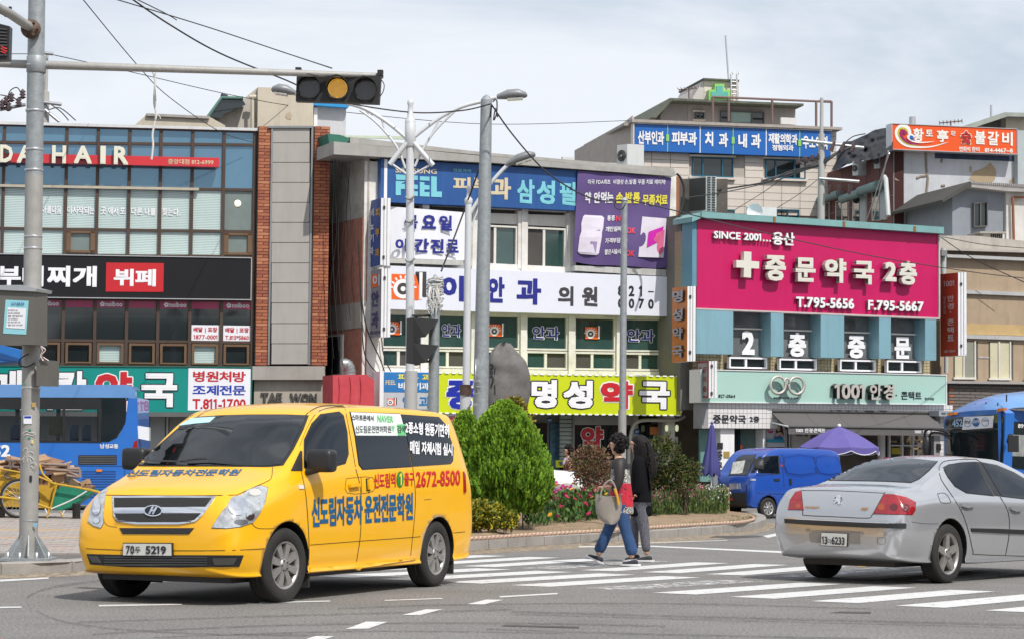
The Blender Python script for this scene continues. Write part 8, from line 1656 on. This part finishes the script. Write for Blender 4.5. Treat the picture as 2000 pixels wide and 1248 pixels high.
CON=[green('conifer bright',(.20,.345,.025)),green('conifer mid',(.095,.21,.018)),green('conifer dark',(.035,.085,.010))]
def conifer(name,label,px,ytop,ybot,wpx,Y,n,seed):
 rn=random.Random(seed);t=at(px,ytop,Y);b=at(px,ybot,Y);h=t.z-b.z;w=wpx/2*Y/F;th=thing(name,label,'conifer',(b.x,Y,.2))
 MB().tube([Vector((b.x,Y,.1)),Vector((b.x,Y,b.z+h*.5))],[.07,.04],8).build('trunk',M('bark',(.10,.07,.05),.9),th)
 core=MB();core.ball((b.x,Y,b.z+h*.38),w*.72,w*.72,h*.36,16);core.build('inner_foliage',CON[2],th);m=MB()
 for i in range(n):
  u=rn.random()**.85;a=rn.uniform(0,6.2832);z=b.z+h*u;lump=mnoise.noise(Vector((math.cos(a)*3.2,math.sin(a)*3.2,z*2.2+seed)))*.24+mnoise.noise(Vector((math.cos(a)*9,math.sin(a)*9,z*4+seed)))*.13;rr=w*(1-u**1.8)**.72*min(1,.62+u*1.4)*rn.uniform(.84,1.0)*(1+lump)
  N_=Vector((math.cos(a),math.sin(a),.15));P=Vector((b.x,Y,z))+Vector((math.cos(a),math.sin(a),0))*rr;L=rn.uniform(.09,.18);up_=(Vector((0,0,1))+N_*rn.uniform(.15,.55)+Vector((rn.gauss(0,.12),rn.gauss(0,.12),0))).normalized();pa_=rn.uniform(0,3.14);sd_=up_.cross(Vector((math.cos(pa_),math.sin(pa_),0))).normalized()
  for q in range(9):
   f=q/8;sgn=1 if q%2 else-1;st=P+up_*L*f*.75;dr=(up_*1.1+sd_*sgn*(.9-.5*f)).normalized();l2_=L*(.55-.3*f);ww=up_.cross(sd_)*.004+sd_.cross(dr).cross(dr).normalized()*.014;m.mat=0 if rn.random()<.25+.45*f else(1 if rn.random()<.75 else 2);m.add([st-ww,st+dr*l2_*.6-ww*1.1,st+dr*l2_,st+dr*l2_*.6+ww*1.1,st+ww],[(0,1,2,3,4)])
 m.build('foliage',CON,th,kind='stuff');return th
conifer('conifer_shrub','smaller bright green clipped conifer partly hidden behind the yellow van',908,816,1012,136,38.9,4200,3)
conifer('conifer_shrub','big rounded bright green conifer in the middle of the planting bed',984,796,1002,208,38.4,9500,4)
def bush(name,label,pxs,Y,mats,n,nl,size,el,cat_='shrub',up=.4,spread=.05,stems=True,seed=1):
 "pxs: list of (px, py, rx_px, ry_px) clumps"
 rn=random.Random(seed);th=thing(name,label,cat_,tuple(at(pxs[0][0],pxs[0][1]+pxs[0][3],Y)));m=MB();pts=[]
 for cx,cy,rx,ry in pxs:
  c=at(cx,cy,Y);k=Y/F
  for i in range(int(n*rx*ry/sum(p[2]*p[3]for p in pxs))):d=Vector((rn.gauss(0,1),rn.gauss(0,1),rn.gauss(0,1))).normalized();q=rn.uniform(.45,1)**.6;pts.append((c+Vector((d.x*rx*k*q,d.y*rx*k*q*.8,d.z*ry*k*q)),d))
  if stems:
   for j in range(4):b0=Vector((c.x+rn.uniform(-.1,.1),Y+rn.uniform(-.1,.1),.2));MB().tube([b0,c+Vector((rn.uniform(-1,1)*rx*k*.6,0,rn.uniform(0,.8)*ry*k))],[.012,.005],5).build('stem',M('bark',(.10,.07,.05),.9),th)
 leafcloud(m,pts,nl,size,el,spread,up,rn);m.build('foliage',mats,th,kind='stuff');return th
bush('golden_conifer','small golden leaved bush rising between the stone and the big conifer',[(1004,800,22,20),(1018,828,20,18)],38.7,[green('gold leaf',(.28,.22,.02)),green('olive leaf',(.13,.15,.02)),green('rust leaf',(.22,.09,.04))],420,6,.06,.35,seed=2)
bush('yellow_shrub','low yellow and green leaved shrub at the kerb beside the yellow van',[(930,1004,34,26),(960,1008,30,22),(992,1015,20,15),(915,1018,22,18)],36.9,[green('yellow leaf',(.42,.34,.02)),green('lime leaf',(.14,.18,.02)),green('dark leaf',(.035,.06,.012))],900,6,.05,.38,seed=3)
bush('nandina_shrub','airy reddish brown shrub just left of the two walking women',[(1150,905,42,34),(1168,930,40,26)],47,[green('red brown leaf',(.17,.09,.05)),green('olive dull leaf',(.09,.08,.03)),green('rose leaf',(.22,.11,.08))],520,6,.07,.22,seed=4,spread=.09)
bush('nandina_shrub','taller dull green shrub right of the two walking women',[(1290,895,48,40),(1320,935,44,28),(1270,940,35,28),(1340,915,30,14)],47.5,[green('dull leaf',(.07,.10,.02)),green('dull dark leaf',(.035,.055,.015)),green('bronze leaf',(.14,.10,.04))],900,6,.08,.22,seed=5,spread=.08)
def plants(name,label,x0,x1,yf0,yf1,yb0,yb1,n,ht,mats,lf,wd,seed,nl=16,up=1.4):
 "flower bed between image lines of its front and back foot points; returns tops"
 rn=random.Random(seed);th=thing(name,label,'flower bed',tuple(ground((x0+x1)/2,(yf0+yf1)/2,.2)));m=MB();tops=[]
 for i in range(n):
  u,w_=rn.random(),rn.random()**1.3;P=ground(lerp(x0,x1,u),lerp(lerp(yf0,yf1,u),lerp(yb0,yb1,u),w_),.2);h=ht*rn.uniform(.65,1.1);tp=P+Vector((rn.gauss(0,.04),rn.gauss(0,.04),h));tops.append(tp)
  leafcloud(m,[(P.lerp(tp,rn.uniform(.1,.95)),Vector((rn.gauss(0,.6),rn.gauss(0,.6),0)))for _ in range(nl)],1,lf,wd,.03,up,rn);m.mat=1;m.add([P+Vector((-.004,0,0)),P+Vector((.004,0,0)),tp],[(0,1,2)])
 m.build('foliage',mats,th,kind='stuff');return th,tops,rn
ZG=[green('zinnia leaf',(.10,.19,.04)),green('zinnia leaf mid',(.055,.12,.03)),green('zinnia leaf dark',(.02,.05,.015))]
th,tops,rn=plants('zinnia_bed','bed of dark green plants with pink and red round blossoms left of the women',1030,1182,1032,1019,1003,1000,420,.56,ZG,.10,.26,11,12)
PKS=[M('pink petals',(.58,.02,.13),.6,var=.2),M('deep red petals',(.35,.02,.03),.6,var=.2),M('magenta petals',(.52,.03,.25),.6,var=.2),M('yellow petals',(.75,.42,.02),.6,var=.2),M('orange petals',(.72,.20,.01),.6,var=.2)]
BLM={}
def bloom(par,P,k,r):
 key=(k,round(r,3))
 if key not in BLM:
  m=MB()
  for ring,(rr,tz,n_)in enumerate(((1,.1,11),(.68,.45,9),(.35,.7,6))):
   for q in range(n_):a=q*6.2832/n_+ring*.3;d=Vector((math.cos(a),math.sin(a),tz)).normalized()*r*rr;s_=Vector((-math.sin(a),math.cos(a),0))*r*rr*.3;m.add([(0,0,.1*r*ring),d*.7+s_,d,d*.7-s_],[(0,1,2,3)])
  o=m.build('flower',PKS[k],par,local=True);BLM[key]=o.data
 else:o=bpy.data.objects.new('flower',BLM[key]);COL.objects.link(o);o.parent=par
 o.location=world_of(par).inverted()@P;o.rotation_euler=(random.uniform(.2,1.1),random.uniform(-.4,.4),random.uniform(0,6))
for i,tp in enumerate(sorted(tops,key=lambda p:random.random())[:250]):bloom(th,tp+Vector((0,-random.uniform(.08,.42),random.uniform(-.26,.12))),(0,0,0,2,2,1,1,3)[i%8]if i%23 else 3,(.042,.052)[i%2])
th,tops,rn=plants('marigold_bed','small group of orange marigolds behind the pink blossoms',1086,1125,1006,1005,1001,1000,60,.5,ZG,.09,.24,12)
for i,tp in enumerate(tops[:34]):bloom(th,tp+Vector((0,-.03,.08)),4 if i%4 else 3,.045)
GG=[green('gaura leaf',(.11,.15,.04)),green('gaura leaf mid',(.055,.10,.025)),green('gaura leaf dark',(.03,.055,.02))]
th,tops,rn=plants('gaura_bed','bed of thin upright stems with tiny pink flowers right of the women',1262,1420,1014,1003,995,992,900,.50,GG,.13,.10,13,13,2.4)
m=MB()
for tp in tops:
 for q in range(rn.choice((1,2,4))):
  c=tp+Vector((rn.gauss(0,.03),rn.gauss(0,.03),rn.uniform(-.12,.08)));px=proj(tp)[0];m.mat=(2 if px>1385 and rn.random()<.6 else rn.choice((0,1)));d=Vector((rn.gauss(0,1),rn.gauss(0,1),rn.gauss(0,1))).normalized()*.017;e=d.cross(Vector((.3,1,.2))).normalized()*.014
  if px<1380 or m.mat==2:m.add([c-d,c-e,c+d,c+e],[(0,1,2,3)])
m.build('blossoms',[M('pale pink petals',(.55,.18,.32),.6),M('rose petals',(.45,.10,.20),.6),M('white petals',(.7,.7,.72),.6)],th,kind='stuff')
th,tops,rn=plants('pink_flower_clump','two pale pink zinnia blooms at the knees of the woman in black',1262,1276,1012,1011,1004,1004,26,.42,ZG,.10,.26,14)
for i in range(3):bloom(th,tops[i]+Vector((0,-.05,.05)),0,.06)
rn=random.Random(21);m=MB();inn2=[(p.x,p.y)for p in ISL]
for i in range(1500):
 x,y=rn.uniform(1000,1470),rn.uniform(1008,1040);P=ground(x,y,.15)
 if not inside(P.x,P.y-.3,ISL)or(i%3 and mnoise.noise(P*1.3)<.05):continue
 for q in range(4):d=Vector((rn.gauss(0,.5),rn.gauss(0,.5),1)).normalized()*rn.uniform(.03,.10);b=P+Vector((rn.gauss(0,.04),rn.gauss(0,.04),0));m.mat=q%3;m.add([b,b+Vector((.008,0,0)),b+d],[(0,1,2)])
tag(m.build('grass_tufts',GG),'thin grass tufts growing on the dry soil of the island','grass',kind='stuff')
m=MB()
for i in range(500):P=ground(rn.uniform(915,1470),rn.uniform(1006,1050),.16);(m.ball(P,rn.uniform(.01,.03),n=5)if inside(P.x,P.y-.25,ISL)else None)
tag(m.build('soil_clods',SOIL),'small clods and stones on the island soil','stones',kind='stuff')
rk=thing('bed_rock','rounded grey rock in the bed under the tail of the white car','rock',tuple(at(1105,960,46)));MB().ball(at(1108,957,46),.28,.2,.14,12).build('rock',STONE,rk)
def skin(name,V,E,mt,parent,sub=2,root=0):
 me=bpy.data.meshes.new(name);me.from_pydata([v[:3]for v in V],E,[]);o=bpy.data.objects.new(name,me);COL.objects.link(o)
 md=o.modifiers.new('s','SKIN');md.use_smooth_shade=True;sv=me.skin_vertices[0].data
 for i,v in enumerate(V):r=v[3];sv[i].radius=(r if len(v)<5 else r,v[4]if len(v)>4 else r);sv[i].use_root=(i==root)
 s2_=o.modifiers.new('d','SUBSURF');s2_.levels=sub;s2_.render_levels=sub;bpy.context.view_layer.update()
 m2=bpy.data.meshes.new_from_object(o.evaluated_get(bpy.context.evaluated_depsgraph_get()));o.modifiers.clear();o.data=m2;m2 .materials.clear();m2 .materials.append(mt)
 for p in m2 .polygons:p.use_smooth=True
 o.parent=parent;return o
SKN=M('skin',(.50,.29,.19),.55,var=.04);HAIR=M('black hair',(.010,.008,.008),.55,var=.3,spec=.2,scale=20,bump=.6,bscale=60);BLKC=M('black cloth',(.008,.008,.010),.9,spec=.1,var=.3,bump=.3,bscale=8)
def chain(P):return[(i,i+1)for i in range(len(P)-1)]
def shoe(par,x,z,y,pitch,mt,sole):
 c,s_=math.cos(pitch),math.sin(pitch);T=lambda a,b,q:(x+a*c-b*s_,y+q,z+a*s_+b*c)
 skin('shoe',[(*T(-.07,.045,0),.042,.04),(*T(.0,.04,0),.04,.036),(*T(.08,.03,0),.04,.026),(*T(.14,.025,0),.03,.02)],[(0,1),(1,2),(2,3)],mt,par,2)
 m=MB();n_=16;out=[T(.035+math.cos(k*6.2832/n_)*.135,0,math.sin(k*6.2832/n_)*.045)for k in range(n_)];m.prism([Vector(p)for p in out],Vector((-s_*-.022*-1,0,c*.022)));m.build('sole',sole,par,local=True)
def head(par,x,y,z,r=.1):
 o=skin('head',[(x,y,z-.13,.048),(x,y,z-.06,.055),(x+.015,y,z+.0,.078,.09),(x+.01,y,z+.06,.082,.09)],chain(range(4)),SKN,par,2);m=MB()
 m.add([(x+.088,y-.012,z-.02),(x+.118,y,z-.028),(x+.088,y+.012,z-.02),(x+.088,y,z+.02)],[(0,1,3),(1,2,3),(0,2,1)]);m.build('nose',SKN,par,local=True)
 m=MB();m.ball((x+.075,y+.045,z+.012),.008,.014,.007,8).ball((x+.075,y-.045,z+.012),.008,.014,.007,8).build('eyes',INK,par,local=True);MB().ball((x+.084,y,z-.05),.008,.024,.006,8).build('mouth',M('lips',(.35,.08,.07),.5),par,local=True);MB().ball((x-.005,y+.083,z),.018,.010,.028,8).ball((x-.005,y-.083,z),.018,.010,.028,8).build('ears',SKN,par,local=True)
def hand(par,x,y,z,d):
 m=[(x,y,z,.03,.02),(x+d*.05,y,z-.015,.034,.018)];E=[(0,1)];skin('palm',m,E,SKN,par,1)
 for k,(l,dy)in enumerate(((.055,.024),(.065,.009),(.06,-.007),(.045,-.022))):skin('finger',[(x+d*.06,y+dy,z-.02,.009),(x+d*(.06+l*.6),y+dy,z-.035,.0085),(x+d*(.06+l*.75),y+dy,z-.035-l*.5,.007)],[(0,1),(1,2)],SKN,par,1)
 skin('thumb',[(x+d*.02,y+.02,z,.011),(x+d*.05,y+.045,z+.005,.0095),(x+d*.075,y+.045,z-.012,.008)],[(0,1),(1,2)],SKN,par,1)
def curls(par,c,R_,n,seed,rad=.03,nm='hair'):
 rn=random.Random(seed);m=MB();m.ball(c,R_[0]*.9,R_[1]*.9,R_[2]*.9,14)
 for k in range(n):
  d=Vector((rn.gauss(0,1),rn.gauss(0,1),rn.gauss(0,1))).normalized()
  if d.x>.45 and d.z<.35:continue
  q=Vector(c)+Vector((d.x*R_[0],d.y*R_[1],d.z*R_[2]));m.ball(q,rad*rn.uniform(.6,1.1),rad*rn.uniform(.6,1.1),rad*rn.uniform(.6,1.1),6)
 m.build(nm,HAIR,par,local=True)
g1=ground(1207,1105);w1=thing('person','woman with short curly hair in a patterned tunic carrying a grey handbag','person',(g1 .x,g1 .y,0),math.pi-.12)
body=skin('body',[(-.03,0,.90,.11,.13),(-.02,0,1.10,.10,.13),(-.02,0,1.28,.09,.15),(0,0,1.38,.05),(.02,0,1.46,.045),(-.02,.17,1.31,.05),(-.02,.215,1.10,.042),(.05,.22,.99,.036),(.17,.2,1.01,.026),(-.02,-.17,1.31,.05),(-.02,-.21,1.1,.042),(.08,-.2,1.0,.03),(.17,-.17,1.02,.026),(-.04,.08,.84,.085),(-.09,.08,.48,.055),(-.19,.08,.10,.04),(.02,-.08,.84,.085),(.13,-.08,.47,.055),(.27,-.08,.12,.04)],[(0,1),(1,2),(2,3),(3,4),(2,5),(5,6),(6,7),(7,8),(2,9),(9,10),(10,11),(11,12),(0,13),(13,14),(14,15),(0,16),(16,17),(17,18)],SKN,w1)
DEN=M('blue denim',(.022,.062,.16),.85,var=.3,scale=6,bump=.4,bscale=50)
skin('jeans',[(-.03,0,.86,.13,.15),(-.04,.085,.74,.115,.10),(-.10,.085,.47,.078),(-.165,.085,.27,.082),(-.20,.085,.13,.092,.075),(.02,-.085,.74,.11,.10),(.13,-.085,.47,.075),(.21,-.085,.28,.078),(.275,-.085,.15,.09,.07)],[(0,1),(1,2),(2,3),(3,4),(0,5),(5,6),(6,7),(7,8)],DEN,w1)
TUN=M('patterned tunic',(.4,.4,.4),.8,var=0);t=TUN.node_tree;b_=t.nodes['Principled BSDF'];tcn=t.nodes.new('ShaderNodeTexCoord');sx=t.nodes.new('ShaderNodeSeparateXYZ');t.links.new(tcn.outputs['Object'],sx.inputs[0])
wv=t.nodes.new('ShaderNodeTexNoise');wv.inputs['Scale'].default_value=26;wv.inputs['Distortion'].default_value=3;t.links.new(tcn.outputs['Object'],wv.inputs[0]);r1=t.nodes.new('ShaderNodeValToRGB');r1 .color_ramp.interpolation='CONSTANT';r1 .color_ramp.elements[0].color=(.015,.015,.015,1);r1 .color_ramp.elements[1].position=.5;r1 .color_ramp.elements[1].color=(.55,.53,.5,1);t.links.new(wv.outputs[0],r1 .inputs[0])
r2=t.nodes.new('ShaderNodeValToRGB');r2 .color_ramp.interpolation='CONSTANT';r2 .color_ramp.elements[0].color=(.03,.01,.02,1);r2 .color_ramp.elements[1].position=.43;r2 .color_ramp.elements[1].color=(.62,.02,.015,1);e=r2 .color_ramp.elements.new(.56);e.color=(.45,.01,.09,1);t.links.new(wv.outputs[0],r2 .inputs[0])
def zmask(lo,hi):
 a=t.nodes.new('ShaderNodeMath');a.operation='GREATER_THAN';a.inputs[1].default_value=lo;c=t.nodes.new('ShaderNodeMath');c.operation='LESS_THAN';c.inputs[1].default_value=hi;t.links.new(sx.outputs[2],a.inputs[0]);t.links.new(sx.outputs[2],c.inputs[0]);p=t.nodes.new('ShaderNodeMath');p.operation='MULTIPLY';t.links.new(a.outputs[0],p.inputs[0]);t.links.new(c.outputs[0],p.inputs[1]);return p.outputs[0]
cur=r1 .outputs[0]
for lo,hi,src in((.76,1.06,r2 .outputs[0]),(1.24,2.0,None)):
 mx=t.nodes.new('ShaderNodeMix');mx.data_type='RGBA';t.links.new(zmask(lo,hi),mx.inputs[0]);t.links.new(cur,mx.inputs[6]);(t.links.new(src,mx.inputs[7])if src else None)
 if not src:mx.inputs[7].default_value=(.012,.012,.014,1)
 cur=mx.outputs[2]
t.links.new(cur,b_.inputs['Base Color'])
skin('tunic',[(-.04,0,.655,.17,.19),(-.04,0,.68,.17,.19),(-.04,0,.84,.165,.185),(-.03,0,1.02,.145,.18),(-.02,0,1.2,.135,.185),(-.015,0,1.32,.115,.17),(.0,0,1.40,.075,.09)],chain(range(7)),TUN,w1)
SLV=M('sheer black sleeve',(.022,.018,.017),.6,var=.2)
for sy in(1,-1):skin('sleeve',[(-.02,.10*sy,1.345,.085),(-.02,.17*sy,1.31,.088),(-.025,.205*sy,1.2,.075),(-.025,.22*sy,1.07,.068),(.02,.225*sy,.995,.062),(.08,.215*sy,.995,.052)],chain(range(6)),SLV,w1)
head(w1,.035,0,1.545);curls(w1,(.0,0,1.575),(.115,.108,.115),190,4,.032)
for sy in(1,-1):hand(w1,.18,.2*sy if sy>0 else-.17,1.01,1)
SHO=M('dark canvas shoe',(.02,.022,.035),.8,var=.2);SOL=M('white sole',(.65,.65,.66),.6,var=.04)
shoe(w1,-.20,.012,.085,0,SHO,SOL);shoe(w1,.275,.05,-.085,.42,SHO,SOL)
bag=thing('handbag','soft grey brown leather tote bag hanging from the arm of the walking woman','handbag',tuple(at(1190,1022,g1 .y-.3)));LEA=M('grey leather',(.26,.23,.20),.45,var=.15,scale=4,bump=.5,bscale=7,coat=.15);YB=g1 .y-.34
m=MB();v=[];ns=28;PB_=[(969,1163.5,1181),(970,1163,1212),(985,1162.5,1215),(1000,1164,1213),(1012,1170,1210),(1019,1178,1206),(1023,1188,1200)]
for y,l,r in PB_:
 if y==969:l,r=1163.5,1217
 L,Rr=at(l,y,YB),at(r,y,YB);c=(L+Rr)/2;w_=(Rr-L).length/2
 for k in range(ns):a=6.2832*k/ns;v.append(c+Vector((math.cos(a)*w_,math.sin(a)*.075,.035*abs(math.cos(a))**2*(y<975)+.004*math.sin(a*5))))
m.add(v,[(i*ns+k,(i+1)*ns+k,(i+1)*ns+(k+1)%ns,i*ns+(k+1)%ns)for i in range(len(PB_)-1)for k in range(ns)],smooth=True);m.add(v[-ns:],[tuple(range(ns))]);m.build('pouch',LEA,bag)
for x0,x1,dy in((1172,1207,-.07),(1172,1207,.07)):MB().tube(cat([at(x0,972,YB+dy),at(x0+6,950,YB+dy),at(1192,937,YB+dy),at(x1-5,952,YB+dy),at(x1,976,YB+dy)],6),.013,6).build('handle',LEA,bag)
MB().tube(cat([at(1200,953,YB-.1),at(1205,968,YB-.1),at(1208,985,YB-.09)],5),.02,6).build('yellow_scarf',M('mustard cloth',(.55,.30,.03),.8),bag)
g2=ground(1246,1097);w2=thing('person','woman with long black hair in a loose black top and grey patterned trousers','person',(g2 .x,g2 .y,0),math.pi-.12)
skin('body',[(-.02,0,.92,.10,.12),(-.02,0,1.12,.09,.12),(-.02,0,1.32,.08,.14),(.0,0,1.42,.045),(.02,0,1.5,.04),(-.02,.17,1.34,.045),(-.03,.2,1.12,.038),(.0,.2,.92,.03),(-.02,-.17,1.34,.045),(-.02,-.2,1.12,.038),(.02,-.2,.92,.03),(-.03,.08,.82,.08),(-.08,.08,.46,.052),(-.12,.08,.09,.036),(.0,-.08,.82,.08),(.06,-.08,.46,.052),(.05,-.08,.09,.036)],[(0,1),(1,2),(2,3),(3,4),(2,5),(5,6),(6,7),(2,8),(8,9),(9,10),(0,11),(11,12),(12,13),(0,14),(14,15),(15,16)],SKN,w2)
TRO=M('grey speckled trousers',(.10,.10,.12),.85,var=.9,scale=60);skin('trousers',[(-.02,0,.84,.13,.14),(-.04,.085,.70,.10),(-.085,.085,.44,.075),(-.12,.085,.13,.06),(.0,-.085,.70,.10),(.065,-.085,.44,.072),(.05,-.085,.15,.055)],[(0,1),(1,2),(2,3),(0,4),(4,5),(5,6)],TRO,w2)
skin('black_top',[(-.03,0,.60,.165,.18),(-.03,0,.63,.165,.18),(-.03,0,.82,.17,.19),(-.03,0,1.02,.145,.185),(-.02,0,1.22,.13,.185),(-.015,0,1.35,.11,.165),(.0,0,1.43,.065,.08)],chain(range(7)),BLKC,w2)
for sy in(1,-1):skin('sleeve',[(-.02,.10*sy,1.38,.08),(-.02,.17*sy,1.34,.085),(-.03,.2*sy,1.2,.073),(-.03,.215*sy,1.02,.068),(.0,.21*sy,.93,.058),(.0,.21*sy,.915,.055)],chain(range(6)),BLKC,w2);hand(w2,.0,.205*sy,.89,.6)
head(w2,.035,0,1.565);m=MB();m.tube([(.13,-.05,1.572),(.13,.05,1.572)],.006,5).tube([(.125,.075,1.575),(.02,.088,1.57)],.004,4).build('glasses',INK,w2,local=True)
skin('long_hair',[(.0,0,1.65,.115,.12),(-.035,0,1.57,.125,.14),(-.07,0,1.44,.11,.15),(-.10,0,1.30,.10,.16),(-.12,0,1.18,.085,.15),(-.12,0,1.10,.06,.12)],chain(range(6)),HAIR,w2);MB().ball((-.015,0,1.605),.115,.108,.095,16).build('hair_crown',HAIR,w2,local=True);rn=random.Random(9)
m=MB()
for k in range(70):y0=rn.uniform(-.12,.12);z0=rn.uniform(1.3,1.6);x0=-.13-.10*(1.6-z0);m.tube(cat([(x0+.02,y0*.8,z0),(x0-.025,y0,z0-.12),(x0+.0,y0*1.1,z0-.22),(x0-.02,y0*1.1,z0-rn.uniform(.28,.36))],3),.009,4)
m.build('hair_strands',HAIR,w2,local=True,kind='stuff');shoe(w2,-.13,.012,.085,0,M('black trainer',(.02,.02,.022),.7),SOL);shoe(w2,.04,.02,-.085,-.15,M('black trainer',(.02,.02,.022),.7),SOL)
w3=thing('person','older woman in sunglasses and a maroon top standing behind the white car','person',(at(1110,900,56).x,56,0),math.pi+.25)
skin('body',[(0,0,.85,.12,.14),(0,0,1.1,.11,.14),(0,0,1.28,.09,.15),(.0,0,1.38,.05),(.02,0,1.46,.045),(0,.18,1.26,.05),(0,.2,1.0,.04),(0,-.18,1.26,.05),(0,-.2,1.0,.04),(0,.08,.8,.09),(0,.08,.45,.06),(0,.08,.08,.05),(0,-.08,.8,.09),(0,-.08,.45,.06),(0,-.08,.08,.05)],[(0,1),(1,2),(2,3),(3,4),(2,5),(5,6),(2,7),(7,8),(0,9),(9,10),(10,11),(0,12),(12,13),(13,14)],SKN,w3)
skin('maroon_top',[(0,0,.78,.14,.17),(0,0,1.05,.13,.17),(0,0,1.25,.12,.19),(0,0,1.34,.07,.1)],chain(range(4)),M('maroon knit',(.13,.03,.025),.85),w3);skin('scarf',[(.03,.09,1.36,.035),(.09,0,1.33,.045),(.03,-.09,1.36,.035),(.12,.02,1.2,.04)],[(0,1),(1,2),(1,3)],M('pale lilac scarf',(.5,.42,.5),.8,var=.3,scale=20),w3,1)
head(w3,.03,0,1.54);curls(w3,(-.01,0,1.575),(.11,.105,.11),100,6,.03);MB().box((.105,-.06,1.545),(.125,.06,1.575)).build('sunglasses',INK,w3,local=True)
for sx_ in(1,-1):shoe(w3,0,.012,.08*sx_,0,SHO,SOL)
m=MB();rn=random.Random(17)
for k in range(7):
 y0=12+k*13;x0=44+(k%3)*3;h=rn.uniform(8,15);m.mat=k%3;m.box((x0,y0,0),(x0+12,y0+11.5,h));m.mat=3
 for i in range(4):
  for j in range(int(h/3.2)):m.box((x0-.05,y0+.8+i*2.7,1+j*3.1),(x0,y0+2.7+i*2.7,2.6+j*3.1))
for k in range(8):
 x0=-60+k*16;h=rn.uniform(8,16);m.mat=k%3;m.box((x0,-58,0),(x0+14,-46,h));m.mat=3
 for i in range(5):
  for j in range(int(h/3.2)):m.box((x0+.8+i*2.7,-46,1+j*3.1),(x0+2.7+i*2.7,-45.95,2.6+j*3.1))
m.build('unseen_reflection_street',[M('far render',(.40,.37,.32),.8),M('far brick',(.22,.10,.07),.8),M('far grey',(.28,.28,.28),.8),GDARK],kind='structure')  # Unseen blocks, added so glass and paint have buildings to reflect
